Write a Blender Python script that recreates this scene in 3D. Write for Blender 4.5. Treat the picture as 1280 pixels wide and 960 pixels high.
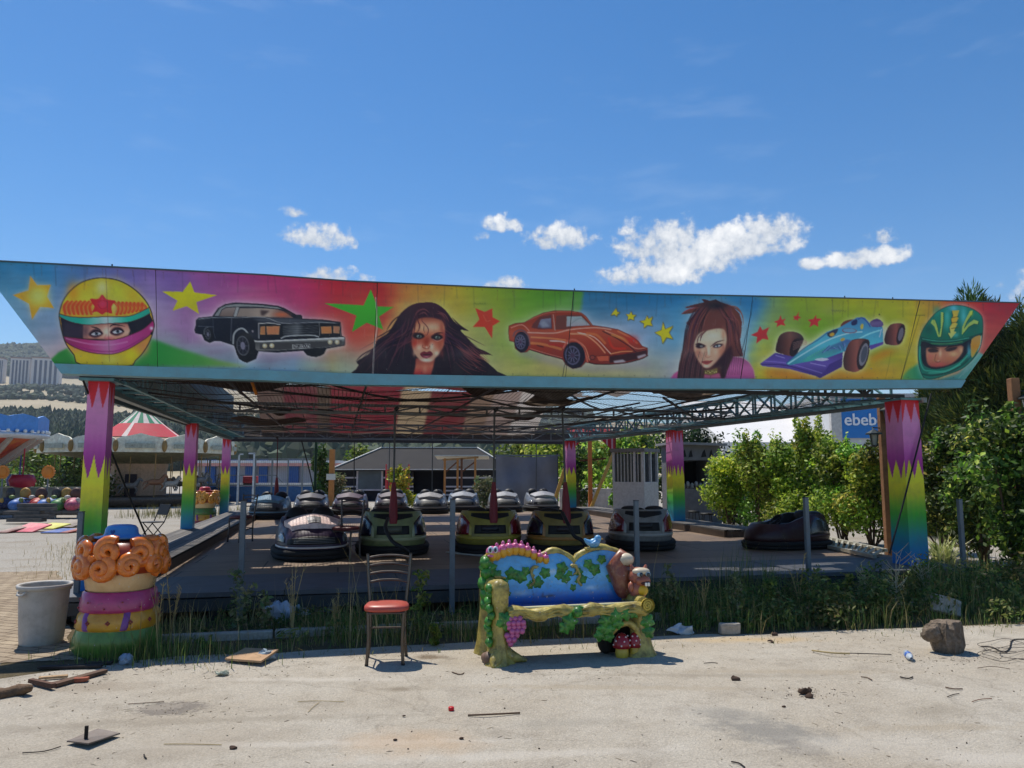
import bpy,bmesh,math,random
import numpy as np
from mathutils import Vector,Matrix,noise as mnoise
from mathutils.geometry import tessellate_polygon
for _o in list(bpy.data.objects):
 bpy.data.objects.remove(_o,do_unlink=True)
random.seed(7)
rng=np.random.default_rng(7)
SC=bpy.context.scene
COL=SC.collection
PI=math.pi
# camera
FPX=955.0
TH=math.atan(110.0/FPX)
EYE=1.6
cam_data=bpy.data.cameras.new("camera")
cam_data.sensor_width=36.0
cam_data.lens=FPX/1280.0*36.0
cam_data.clip_start=0.05
cam_data.clip_end=9000
cam=bpy.data.objects.new("camera",cam_data)
COL.objects.link(cam)
cam.location=(0,0,EYE)
cam.rotation_euler=(PI/2+TH,0,0)
SC.camera=cam
# light
SUN_TO=Vector((-0.31,0.41,1.0)).normalized()
SUN_ELEV=math.asin(SUN_TO.z)
SUN_AZ=math.atan2(SUN_TO.x,SUN_TO.y)
sun_data=bpy.data.lights.new("sun",'SUN')
sun_data.energy=3.1
sun_data.angle=math.radians(0.5)
sun_data.color=(1.0,0.94,0.85)
sun=bpy.data.objects.new("sun",sun_data)
COL.objects.link(sun)
sun.rotation_euler=(-SUN_TO).to_track_quat('-Z','Y').to_euler()
SC.view_settings.view_transform='Standard'
SC.view_settings.look='None'
SC.view_settings.exposure=0.72
SC.view_settings.gamma=1.0
SC.view_settings.use_curve_mapping=False
SC.render.engine='CYCLES'
SC.cycles.use_denoising=True
SC.cycles.max_bounces=8
SC.cycles.diffuse_bounces=3
SC.cycles.glossy_bounces=3
SC.cycles.transmission_bounces=6
SC.cycles.transparent_max_bounces=12
SC.cycles.caustics_reflective=False
SC.cycles.caustics_refractive=False
SC.cycles.sample_clamp_indirect=6
def s2l(c):
 return c/12.92 if c<=0.04045 else((c+0.055)/1.055)**2.4
def rgb(h,k=1.0):
 """'#rrggbb' or 0..255 triple in sRGB -> linear RGBA"""
 if isinstance(h,str):
  h=h.lstrip('#')
  h=[int(h[i:i+2],16)for i in(0,2,4)]
 return tuple(min(1.0,s2l(c/255.0)*k)for c in h)+(1.0,)
def ray(px,py):
 x=(px-640)/FPX
 y=(480-py)/FPX
 c,s=math.cos(TH),math.sin(TH)
 return Vector((x,c-y*s,s+y*c))
def at(px,py,Y):
 """world point seen at photo pixel (px, py), Y metres in front of the eye"""
 d=ray(px,py)
 return Vector((0,0,EYE))+d*(Y/d.y)
def on(px,py,h=0.0):
 d=ray(px,py)
 return Vector((0,0,EYE))+d*((h-EYE)/d.z)
RA=math.radians(12.7)
CA,SA=math.cos(RA),math.sin(RA)
RY=9.2
def R(u,v,h=0.0):
 return Vector((u*CA-v*SA,RY+u*SA+v*CA,h))
def uv_of(p):
 x,y=p[0],p[1]-RY
 return(x*CA+y*SA,-x*SA+y*CA)
def onv(px,py,v):
 """world point at pixel on the vertical plane v = const of the ride"""
 d=ray(px,py)
 n=Vector((-SA,CA,0))
 o=Vector((0,0,EYE))
 p0=R(0,v,0)
 return o+d*((p0-o).dot(n)/d.dot(n))
# world
world=bpy.data.worlds.new("World")
SC.world=world
world.use_nodes=True
nt=world.node_tree
nt.nodes.clear()
wn,wl=nt.nodes,nt.links
w_out=wn.new('ShaderNodeOutputWorld')
w_bg=wn.new('ShaderNodeBackground')
w_bg.inputs['Strength'].default_value=0.15
sky=wn.new('ShaderNodeTexSky')
sky.sky_type='NISHITA'
sky.sun_disc=False
sky.sun_elevation=SUN_ELEV
sky.sun_rotation=SUN_AZ
sky.altitude=900
sky.air_density=1.0
sky.dust_density=0.35
sky.ozone_density=2.2
w_tc=wn.new('ShaderNodeTexCoord')
def wmath(op,a,b=None,c=None,clamp=False):
 n=wn.new('ShaderNodeMath')
 n.operation=op
 n.use_clamp=clamp
 for i,v in enumerate((a,b,c)):
  if v is None:
   continue
  if isinstance(v,(int,float)):
   n.inputs[i].default_value=v
  else:
   wl.new(v,n.inputs[i])
 return n.outputs[0]
def wdot(vec,const):
 n=wn.new('ShaderNodeVectorMath')
 n.operation='DOT_PRODUCT'
 wl.new(vec,n.inputs[0])
 n.inputs[1].default_value=const
 return n.outputs['Value']
WDIR=w_tc.outputs['Generated']
w_n1=wn.new('ShaderNodeTexNoise')
w_n1 .inputs['Scale'].default_value=21
w_n1 .inputs['Detail'].default_value=6
w_n1 .inputs['Roughness'].default_value=0.55
wl.new(WDIR,w_n1 .inputs['Vector'])
w_n2=wn.new('ShaderNodeTexNoise')
w_n2 .inputs['Scale'].default_value=75
w_n2 .inputs['Detail'].default_value=5
w_n2 .inputs['Roughness'].default_value=0.6
wl.new(WDIR,w_n2 .inputs['Vector'])
CLOUDS=[(402,298,44,20,1.0),(368,266,17,9,.75),(413,345,42,12,.9),(600,296,14,8,.8),(628,282,26,14,.8),(699,300,44,21,1.05),(632,356,30,13,.95),(828,308,58,38,1.1),(872,322,70,32,1.05),(924,308,66,30,1.1),(958,292,40,24,1.05),(790,346,46,15,.9),(830,340,60,24,1.05),(1080,324,40,14,.9),(1010,331,15,9,.85),(1103,297,14,9,.6)]
CLOUDS+=[(-260,300,90,36,1.0),(1520,330,110,34,1.0),(1680,260,60,24,.9)]
field=None
fieldlow=None
for(cx,cy,hw,hh,wgt)in CLOUDS:
 d0=ray(cx,cy).normalized()
 rt=d0 .cross(Vector((0,0,1))).normalized()
 up=rt.cross(d0).normalized()
 k=d0 .dot(Vector((0,math.cos(TH),math.sin(TH))))
 a=wdot(WDIR,tuple(rt*(FPX/hw*k**-1*k**2)))
 b0=wdot(WDIR,tuple(up*(FPX/hh*k)))
 b=wmath('MAXIMUM',b0,wmath('MULTIPLY',b0,-1.55))
 r2=wmath('ADD',wmath('MULTIPLY',a,a),wmath('MULTIPLY',b,b))
 fac=wmath('MULTIPLY_ADD',r2,-wgt,wgt)
 front=wmath('GREATER_THAN',wdot(WDIR,tuple(d0)),0.3)
 fac=wmath('MULTIPLY_ADD',front,9.0,wmath('SUBTRACT',fac,9.0))
 low=wmath('ADD',fac,wmath('MULTIPLY',b0,0.45))
 field=fac if field is None else wmath('SMOOTH_MAX',field,fac,0.25)
 fieldlow=low if fieldlow is None else wmath('SMOOTH_MAX',fieldlow,low,0.25)
ns=wmath('ADD',wmath('MULTIPLY_ADD',w_n1 .outputs['Fac'],2.6,-1.25),wmath('MULTIPLY_ADD',w_n2 .outputs['Fac'],2.6,-1.3))
dens=wmath('ADD',field,ns)
w_mr=wn.new('ShaderNodeMapRange')
w_mr.interpolation_type='SMOOTHSTEP'
w_mr.inputs['From Min'].default_value=-0.05
w_mr.inputs['From Max'].default_value=0.9
wl.new(dens,w_mr.inputs['Value'])
shade=wmath('ADD',wmath('MULTIPLY',fieldlow,.75),wmath('ADD',wmath('MULTIPLY_ADD',w_n1 .outputs['Fac'],4.2,-2.1),wmath('MULTIPLY_ADD',w_n2 .outputs['Fac'],2.6,-1.3)))
w_sr=wn.new('ShaderNodeValToRGB')
w_sr.color_ramp.elements[0].position=0.12
w_sr.color_ramp.elements[0].color=(2.5,2.75,3.1,1)
w_sr.color_ramp.elements[1].position=0.8
w_sr.color_ramp.elements[1].color=(4.6,4.6,4.6,1)
wl.new(wmath('MULTIPLY',shade,0.5),w_sr.inputs['Fac'])
w_hs=wn.new('ShaderNodeHueSaturation')
w_hs.inputs['Saturation'].default_value=1.36
w_hs.inputs['Value'].default_value=0.56
wl.new(sky.outputs['Color'],w_hs.inputs['Color'])
w_mix=wn.new('ShaderNodeMix')
w_mix.data_type='RGBA'
wl.new(w_mr.outputs['Result'],w_mix.inputs['Factor'])
wl.new(w_hs.outputs['Color'],w_mix.inputs['A'])
wl.new(w_sr.outputs['Color'],w_mix.inputs['B'])
w_map=wn.new('ShaderNodeMapping')
w_map.inputs['Scale'].default_value=(5,5,22)
w_map.inputs['Rotation'].default_value=(.1,-.12,.3)
wl.new(WDIR,w_map.inputs['Vector'])
w_n3=wn.new('ShaderNodeTexNoise')
w_n3 .inputs['Scale'].default_value=1.3
w_n3 .inputs['Detail'].default_value=7
w_n3 .inputs['Roughness'].default_value=0.6
wl.new(w_map.outputs['Vector'],w_n3 .inputs['Vector'])
w_m3=wn.new('ShaderNodeMapRange')
w_m3 .inputs['From Min'].default_value=0.56
w_m3 .inputs['From Max'].default_value=0.85
w_m3 .inputs['To Max'].default_value=0.13
wl.new(w_n3 .outputs['Fac'],w_m3 .inputs['Value'])
w_mix2=wn.new('ShaderNodeMix')
w_mix2 .data_type='RGBA'
wl.new(w_m3 .outputs['Result'],w_mix2 .inputs['Factor'])
wl.new(w_mix.outputs['Result'],w_mix2 .inputs['A'])
w_mix2 .inputs['B'].default_value=(3.4,3.8,4.3,1)
wl.new(w_mix2 .outputs['Result'],w_bg.inputs['Color'])
wl.new(w_bg.outputs['Background'],w_out.inputs['Surface'])
# materials
MATS={}
def mat(key,col=None,rough=0.65,metal=0.0,var=0.18,scale=6.0,bump=0.0,bscale=40.0,spec=0.4,dirt=None,dirt_amt=0.0,coat=0.0,translucent=0.0,emit=None,alpha=1.0):
 """procedural principled material: base colour broken up by two octaves of noise"""
 if key in MATS:
  return MATS[key]
 m=bpy.data.materials.new(key)
 m.use_nodes=True
 t=m.node_tree
 n,l=t.nodes,t.links
 bs=n['Principled BSDF']
 c=rgb(col)if not(isinstance(col,tuple)and len(col)==4)else col
 tc=n.new('ShaderNodeTexCoord')
 no=n.new('ShaderNodeTexNoise')
 no.inputs['Scale'].default_value=scale
 no.inputs['Detail'].default_value=6
 no.inputs['Roughness'].default_value=0.65
 l.new(tc.outputs['Object'],no.inputs['Vector'])
 ra=n.new('ShaderNodeValToRGB')
 ra.color_ramp.elements[0].position=0.3
 ra.color_ramp.elements[1].position=0.7
 ra.color_ramp.elements[0].color=tuple(x*(1-var)for x in c[:3])+(1,)
 ra.color_ramp.elements[1].color=tuple(min(1,x*(1+var))for x in c[:3])+(1,)
 l.new(no.outputs['Fac'],ra.inputs['Fac'])
 src=ra.outputs['Color']
 if dirt is not None:
  n2=n.new('ShaderNodeTexNoise')
  n2 .inputs['Scale'].default_value=scale*2.3
  n2 .inputs['Detail'].default_value=8
  n2 .inputs['Roughness'].default_value=0.7
  l.new(tc.outputs['Object'],n2 .inputs['Vector'])
  r2=n.new('ShaderNodeMapRange')
  r2 .inputs['From Min'].default_value=0.45
  r2 .inputs['From Max'].default_value=0.72
  r2 .inputs['To Max'].default_value=dirt_amt
  l.new(n2 .outputs['Fac'],r2 .inputs['Value'])
  mx=n.new('ShaderNodeMix')
  mx.data_type='RGBA'
  l.new(r2 .outputs['Result'],mx.inputs['Factor'])
  l.new(src,mx.inputs['A'])
  mx.inputs['B'].default_value=rgb(dirt)
  src=mx.outputs['Result']
 l.new(src,bs.inputs['Base Color'])
 bs.inputs['Metallic'].default_value=metal
 bs.inputs['Specular IOR Level'].default_value=spec
 bs.inputs['Coat Weight'].default_value=coat
 bs.inputs['Alpha'].default_value=alpha
 rr=n.new('ShaderNodeMapRange')
 rr.inputs['To Min'].default_value=max(0.03,rough-0.1)
 rr.inputs['To Max'].default_value=min(1.0,rough+0.1)
 l.new(no.outputs['Fac'],rr.inputs['Value'])
 l.new(rr.outputs['Result'],bs.inputs['Roughness'])
 if bump>0:
  nb=n.new('ShaderNodeTexNoise')
  nb.inputs['Scale'].default_value=bscale
  nb.inputs['Detail'].default_value=5
  l.new(tc.outputs['Object'],nb.inputs['Vector'])
  bu=n.new('ShaderNodeBump')
  bu.inputs['Strength'].default_value=bump
  bu.inputs['Distance'].default_value=0.02
  l.new(nb.outputs['Fac'],bu.inputs['Height'])
  l.new(bu.outputs['Normal'],bs.inputs['Normal'])
 if translucent>0:
  tr=n.new('ShaderNodeBsdfTranslucent')
  l.new(src,tr.inputs['Color'])
  ms=n.new('ShaderNodeMixShader')
  ms.inputs[0].default_value=translucent
  l.new(bs.outputs[0],ms.inputs[1])
  l.new(tr.outputs[0],ms.inputs[2])
  l.new(ms.outputs[0],n['Material Output'].inputs['Surface'])
 if emit:
  bs.inputs['Emission Color'].default_value=rgb(col)
  bs.inputs['Emission Strength'].default_value=emit
 MATS[key]=m
 return m
def vmat(key,rough=0.5,dirt_amt=0.25,dirt=(120,110,95),scale=5.0,spec=0.35,coat=0.0,translucent=0.0,bump=0.0,bscale=50):
 """material that reads painted colours from the mesh attribute Col"""
 if key in MATS:
  return MATS[key]
 m=mat(key,(128,128,128),rough=rough,spec=spec,coat=coat,var=0.0,scale=scale,dirt=dirt,dirt_amt=dirt_amt,translucent=translucent,bump=bump,bscale=bscale)
 n,l=m.node_tree.nodes,m.node_tree.links
 at_=n.new('ShaderNodeVertexColor')
 at_.layer_name='Col'
 for node in n:
  if node.type=='MIX':
   l.new(at_.outputs['Color'],node.inputs['A'])
 return m
def chips(key,col,scale=38,thr=.66,amt=.85):
 """small chips where the paint has gone"""
 m=MATS[key]
 n,l=m.node_tree.nodes,m.node_tree.links
 bs=n['Principled BSDF']
 src=bs.inputs['Base Color'].links[0].from_socket
 tc=n.new('ShaderNodeTexCoord')
 no=n.new('ShaderNodeTexNoise')
 no.inputs['Scale'].default_value=scale
 no.inputs['Detail'].default_value=3
 no.inputs['Roughness'].default_value=.6
 l.new(tc.outputs['Object'],no.inputs['Vector'])
 mr=n.new('ShaderNodeMapRange')
 mr.inputs['From Min'].default_value=thr
 mr.inputs['From Max'].default_value=thr+.03
 mr.inputs['To Max'].default_value=amt
 l.new(no.outputs['Fac'],mr.inputs['Value'])
 x=n.new('ShaderNodeMix')
 x.data_type='RGBA'
 l.new(mr.outputs['Result'],x.inputs['Factor'])
 l.new(src,x.inputs['A'])
 x.inputs['B'].default_value=rgb(col)
 l.new(x.outputs['Result'],bs.inputs['Base Color'])
# mesh builder
class MB:
 def __init__(self):
  self.v,self.f,self.m,self.s=[],[],[],[]
 def add(self,vs,fs,mi=0,smooth=False):
  n=len(self.v)
  self.v.extend(tuple(p)for p in vs)
  for f in fs:
   self.f.append([i+n for i in f])
   self.m.append(mi)
   self.s.append(smooth)
  return self
 def box(self,c,d,rot=None,mi=0,bev=0.0):
  hx,hy,hz=d[0]/2,d[1]/2,d[2]/2
  if bev>0:
   bm=bmesh.new()
   bmesh.ops.create_cube(bm,size=1.0)
   for v in bm.verts:
    v.co=Vector((v.co.x*d[0],v.co.y*d[1],v.co.z*d[2]))
   bmesh.ops.bevel(bm,geom=list(bm.edges),offset=bev,segments=2,affect='EDGES',profile=0.5)
   vs=[v.co.copy()for v in bm.verts]
   fs=[[v.index for v in f.verts]for f in bm.faces]
   bm.free()
  else:
   vs=[Vector((x*hx,y*hy,z*hz))for z in(-1,1)for y in(-1,1)for x in(-1,1)]
   fs=[(0,2,3,1),(4,5,7,6),(0,1,5,4),(2,6,7,3),(0,4,6,2),(1,3,7,5)]
  if rot is not None:
   if not isinstance(rot,Matrix):
    rot=Matrix.Rotation(rot,3,'Z')
   vs=[rot@v for v in vs]
  c=Vector(c)
  return self.add([v+c for v in vs],fs,mi)
 def bar(self,p,q,w,h=None,mi=0,roll=0.0):
  """square bar from p to q"""
  p,q=Vector(p),Vector(q)
  h=h or w
  d=q-p
  L=d.length
  if L<1e-6:
   return self
  z=d/L
  ref=Vector((0,0,1))if abs(z.z)<0.98 else Vector((1,0,0))
  x=ref.cross(z).normalized()
  y=z.cross(x)
  M=Matrix((x,y,z)).transposed()
  if roll:
   M=M@Matrix.Rotation(roll,3,'Z')
  return self.box((p+q)/2,(w,h,L),M,mi)
 def tube(self,path,r,n=8,mi=0,closed=False,caps=True,smooth=True):
  path=[Vector(p)for p in path]
  m=len(path)
  rr=r if isinstance(r,(list,tuple))else[r]*m
  tang=[]
  for i in range(m):
   if closed:
    t=path[(i+1)%m]-path[i-1]
   else:
    t=path[min(i+1,m-1)]-path[max(i-1,0)]
   tang.append(t.normalized()if t.length>1e-9 else Vector((0,0,1)))
  ref=Vector((0,0,1))if abs(tang[0].z)<0.9 else Vector((1,0,0))
  x=ref.cross(tang[0]).normalized()
  vs=[]
  for i in range(m):
   x=(x-tang[i]*x.dot(tang[i]))
   x=x.normalized()if x.length>1e-6 else Vector((1,0,0))
   y=tang[i].cross(x)
   for k in range(n):
    a=2*PI*k/n
    vs.append(path[i]+(x*math.cos(a)+y*math.sin(a))*rr[i])
  fs=[]
  for i in range(m if closed else m-1):
   j=(i+1)%m
   for k in range(n):
    k2=(k+1)%n
    fs.append((i*n+k,i*n+k2,j*n+k2,j*n+k))
  self.add(vs,fs,mi,smooth)
  if caps and not closed:
   self.add(vs[:n],[list(range(n))[::-1]],mi)
   self.add(vs[-n:],[list(range(n))],mi)
  return self
 def lathe(self,prof,n=24,c=(0,0,0),mi=0,smooth=True,sx=1.0,sy=1.0,cap=False,M=None,wob=None):
  c=Vector(c)
  vs,fs=[],[]
  for(r,z)in prof:
   for k in range(n):
    a=2*PI*k/n
    rad=r*(wob(a,z)if wob else 1.0)
    p=Vector((rad*math.cos(a)*sx,rad*math.sin(a)*sy,z))
    if M is not None:
     p=M@p
    vs.append(p+c)
  for i in range(len(prof)-1):
   for k in range(n):
    k2=(k+1)%n
    fs.append((i*n+k,i*n+k2,(i+1)*n+k2,(i+1)*n+k))
  if cap:
   fs.append(list(range(n))[::-1])
   fs.append([(len(prof)-1)*n+k for k in range(n)])
  return self.add(vs,fs,mi,smooth)
 def ell(self,c,r,n=16,m=10,M=None,mi=0):
  c=Vector(c)
  if not isinstance(r,(tuple,list)):
   r=(r,r,r)
  vs,fs=[],[]
  for i in range(m+1):
   t=PI*i/m
   for k in range(n):
    a=2*PI*k/n
    p=Vector((r[0]*math.sin(t)*math.cos(a),r[1]*math.sin(t)*math.sin(a),-r[2]*math.cos(t)))
    if M is not None:
     p=M@p
    vs.append(p+c)
  for i in range(m):
   for k in range(n):
    k2=(k+1)%n
    fs.append((i*n+k,i*n+k2,(i+1)*n+k2,(i+1)*n+k))
  return self.add(vs,fs,mi,True)
 def loft(self,rings,mi=0,smooth=True,caps=True,closed=True):
  n=len(rings[0])
  vs=[p for r in rings for p in r]
  fs=[]
  for i in range(len(rings)-1):
   for k in range(n if closed else n-1):
    k2=(k+1)%n
    fs.append((i*n+k,i*n+k2,(i+1)*n+k2,(i+1)*n+k))
  self.add(vs,fs,mi,smooth)
  if caps and closed:
   self.add(rings[0],[list(range(n))[::-1]],mi)
   self.add(rings[-1],[list(range(n))],mi)
  return self
 def prism(self,outline,depth,M=None,mi=0,smooth=False):
  """outline: 2D (x, z) polygon, extruded along +y by depth; M: 4x4 placement"""
  n=len(outline)
  a=[Vector((p[0],0,p[1]))for p in outline]
  b=[Vector((p[0],depth,p[1]))for p in outline]
  tri=tessellate_polygon([[Vector((p[0],p[1],0))for p in outline]])
  fs=[list(t)for t in tri]+[[i+n for i in t][::-1]for t in tri]
  vs=a+b
  if M is not None:
   vs=[M@v for v in vs]
  self.add(vs,fs,mi,False)
  side=[(i,(i+1)%n,(i+1)%n+n,i+n)for i in range(n)]
  self.add(vs,side,mi,smooth)
  return self
 def grid(self,fn,nu,nv,mi=0,smooth=True):
  vs=[fn(i/nu,j/nv)for j in range(nv+1)for i in range(nu+1)]
  fs=[(j*(nu+1)+i,j*(nu+1)+i+1,(j+1)*(nu+1)+i+1,(j+1)*(nu+1)+i)for j in range(nv)for i in range(nu)]
  return self.add(vs,fs,mi,smooth)
 def jitter(self,amp,sc=6.0,seed=0.0):
  o=Vector((seed,seed*1.7,-seed))
  self.v=[tuple(Vector(p)+mnoise.noise_vector(Vector(p)*sc+o)*amp)for p in self.v]
  return self
 def build(self,name,mats,parent=None,colors=None):
  me=bpy.data.meshes.new(name)
  me.from_pydata([tuple(p)for p in self.v],[],self.f)
  if not isinstance(mats,(list,tuple)):
   mats=[mats]
  for m in mats:
   me.materials.append(m)
  me.polygons.foreach_set('material_index',self.m)
  me.polygons.foreach_set('use_smooth',self.s)
  if colors is not None:
   a=me.color_attributes.new('Col','FLOAT_COLOR','POINT')
   a.data.foreach_set('color',np.asarray(colors,dtype=np.float32).ravel())
  me.update()
  o=bpy.data.objects.new(name,me)
  COL.objects.link(o)
  if parent is not None:
   o.parent=parent
  return o
def np_mesh(name,verts,faces,mats,parent=None,colors=None,smooth=False,mi=None):
 """verts (n,3), faces (m,k) arrays with constant k"""
 me=bpy.data.meshes.new(name)
 verts=np.asarray(verts,dtype=np.float32)
 faces=np.asarray(faces,dtype=np.int32)
 nf,k=faces.shape
 me.vertices.add(len(verts))
 me.vertices.foreach_set('co',verts.ravel())
 me.loops.add(nf*k)
 me.loops.foreach_set('vertex_index',faces.ravel())
 me.polygons.add(nf)
 me.polygons.foreach_set('loop_start',np.arange(0,nf*k,k,dtype=np.int32))
 me.polygons.foreach_set('use_smooth',np.full(nf,smooth,dtype=bool))
 for m in(mats if isinstance(mats,(list,tuple))else[mats]):
  me.materials.append(m)
 if mi is not None:
  me.polygons.foreach_set('material_index',np.asarray(mi,dtype=np.int32))
 if colors is not None:
  c=np.ones((len(verts),4),dtype=np.float32)
  c[:,:3]=colors
  a=me.color_attributes.new('Col','FLOAT_COLOR','POINT')
  a.data.foreach_set('color',c.ravel())
 me.update(calc_edges=True)
 o=bpy.data.objects.new(name,me)
 COL.objects.link(o)
 if parent is not None:
  o.parent=parent
 return o
def thing(name,label,cat,loc=(0,0,0),rz=0.0,group=None):
 o=bpy.data.objects.new(name,None)
 o.empty_display_size=0.1
 COL.objects.link(o)
 o.location=loc
 o.rotation_euler=(0,0,rz)
 o['label']=label
 o['category']=cat
 if group:
  o['group']=group
 return o
def tag(o,label=None,cat=None,group=None,kind=None):
 for k,v in(('label',label),('category',cat),('group',group),('kind',kind)):
  if v:
   o[k]=v
 return o
def smooth_curve(pts,n=6,closed=False):
 """Catmull-Rom through the points"""
 P=[np.asarray(p,float)for p in pts]
 m=len(P)
 out=[]
 for i in range(m if closed else m-1):
  p0=P[i-1]if(closed or i>0)else P[0]
  p1=P[i]
  p2=P[(i+1)%m]
  p3=P[(i+2)%m]if(closed or i+2<m)else P[-1]
  for k in range(n):
   t=k/n
   out.append(0.5*((2*p1)+(p2-p0)*t+(2*p0-5*p1+4*p2-p3)*t*t+(3*p1-p0-3*p2+p3)*t**3))
 if not closed:
  out.append(P[-1])
 return[tuple(p)for p in out]
def rotm(axis,a):
 return Matrix.Rotation(a,3,axis)
# mural painter
class Paint:
 """small airbrush: polygons, strokes and soft spots on a float canvas (photo pixel units)"""
 def __init__(self,x0,y0,x1,y1,res=2.0):
  self.x0,self.y0,self.res=x0,y0,res
  self.w,self.h=int((x1-x0)*res),int((y1-y0)*res)
  self.a=np.zeros((self.h,self.w,3),np.float32)
 def _bbox(self,pts,pad):
  p=np.asarray(pts,float)
  r=self.res
  xa=max(0,int((p[:,0].min()-pad-self.x0)*r)-1)
  xb=min(self.w,int((p[:,0].max()+pad-self.x0)*r)+2)
  ya=max(0,int((p[:,1].min()-pad-self.y0)*r)-1)
  yb=min(self.h,int((p[:,1].max()+pad-self.y0)*r)+2)
  if xb<=xa or yb<=ya:
   return None
  X,Y=np.meshgrid(self.x0+(np.arange(xa,xb)+0.5)/r,self.y0+(np.arange(ya,yb)+0.5)/r)
  return xa,xb,ya,yb,X,Y
 @staticmethod
 def _blur(m,k):
  k=int(round(k))
  if k<1:
   return m
  for _ in range(2):
   for ax in(0,1):
    n=m.shape[ax]
    pad=[(0,0),(0,0)]
    pad[ax]=(k+1,k)
    c=np.cumsum(np.pad(m,pad,mode='edge'),axis=ax)
    hi=np.take(c,np.arange(2*k+1,n+2*k+1),axis=ax)
    lo=np.take(c,np.arange(0,n),axis=ax)
    m=(hi-lo)/(2*k+1)
  return m
 def _put(self,bb,mask,col,alpha):
  xa,xb,ya,yb,X,Y=bb
  c=col(X,Y)if callable(col)else np.asarray(col,np.float32)
  m=(mask*alpha)[...,None]
  self.a[ya:yb,xa:xb]=self.a[ya:yb,xa:xb]*(1-m)+c*m
 def mask(self,pts,bb):
  xa,xb,ya,yb,X,Y=bb
  o=np.zeros(X.shape,np.float32)
  p=np.asarray(pts,float)
  n=len(p)
  for dx,dy in((-.25,-.25),(.25,-.25),(-.25,.25),(.25,.25)):
   XX,YY=X+dx/self.res,Y+dy/self.res
   ins=np.zeros(X.shape,bool)
   for i in range(n):
    ax,ay=p[i]
    bx,by=p[(i+1)%n]
    if ay==by:
     continue
    cr=((ay>YY)!=(by>YY))&(XX<(bx-ax)*(YY-ay)/(by-ay)+ax)
    ins^=cr
   o+=ins*0.25
  return o
 def poly(self,pts,col,smooth=0,blur=0.0,alpha=1.0):
  if smooth:
   pts=smooth_curve(pts,smooth,True)
  bb=self._bbox(pts,blur*2+1)
  if bb is None:
   return
  m=self.mask(pts,bb)
  if blur:
   m=self._blur(m,blur*self.res)
  self._put(bb,m,col,alpha)
 def line(self,pts,w,col,alpha=1.0,smooth=4,soft=0.6,taper=False):
  if smooth and len(pts)>2:
   pts=smooth_curve(pts,smooth)
  bb=self._bbox(pts,w+soft+1)
  if bb is None:
   return
  X,Y=bb[4],bb[5]
  best=np.full(X.shape,-9.0,np.float32)
  m=len(pts)-1
  for i in range(m):
   ax,ay=pts[i]
   bx,by=pts[i+1]
   dx,dy=bx-ax,by-ay
   L=dx*dx+dy*dy+1e-9
   t=np.clip(((X-ax)*dx+(Y-ay)*dy)/L,0,1)
   d=np.hypot(X-ax-t*dx,Y-ay-t*dy)
   hw=w/2
   if taper:
    hw=hw*np.sin(np.clip(((i+t)/m)*PI*.96+.06,0,PI))
   best=np.maximum(best,hw-d)
  self._put(bb,np.clip(best/soft+0.5,0,1),col,alpha)
 def ell(self,cx,cy,rx,ry,col,rot=0.0,blur=0.0,alpha=1.0):
  c,s=math.cos(rot),math.sin(rot)
  pts=[(cx+rx*math.cos(t)*c-ry*math.sin(t)*s,cy+rx*math.cos(t)*s+ry*math.sin(t)*c)for t in np.linspace(0,2*PI,28,endpoint=False)]
  self.poly(pts,col,blur=blur,alpha=alpha)
 def spot(self,cx,cy,rx,ry,col,alpha=1.0,rot=0.0):
  """gaussian airbrush spot"""
  R_=max(rx,ry)*2.4
  bb=self._bbox([(cx-R_,cy-R_),(cx+R_,cy+R_)],0)
  if bb is None:
   return
  X,Y=bb[4]-cx,bb[5]-cy
  c,s=math.cos(rot),math.sin(rot)
  U,V=(X*c+Y*s)/rx,(-X*s+Y*c)/ry
  self._put(bb,np.exp(-(U*U+V*V)),col,alpha)
 def sample(self,X,Y):
  fx=np.clip((X-self.x0)*self.res-0.5,0,self.w-1.001)
  fy=np.clip((Y-self.y0)*self.res-0.5,0,self.h-1.001)
  ix,iy=fx.astype(int),fy.astype(int)
  tx,ty=(fx-ix)[...,None],(fy-iy)[...,None]
  a=self.a
  return(a[iy,ix]*(1-tx)+a[iy,ix+1]*tx)*(1-ty)+(a[iy+1,ix]*(1-tx)+a[iy+1,ix+1]*tx)*ty
def ramp(*stops,axis=1):
 """vertical (axis 1) or horizontal colour ramp in photo pixels: (pos, colour) ..."""
 ps=[s[0]for s in stops]
 cs=np.array([s[1]for s in stops],np.float32)
 def f(X,Y):
  t=Y if axis else X
  return np.stack([np.interp(t,ps,cs[:,k])for k in range(3)],-1)
 return f
def zoom(s,ox,oy):
 return lambda pts:[(ox+x/s,oy+y/s)for x,y in pts]
MU=Paint(-45,312,1290,495)
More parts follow.
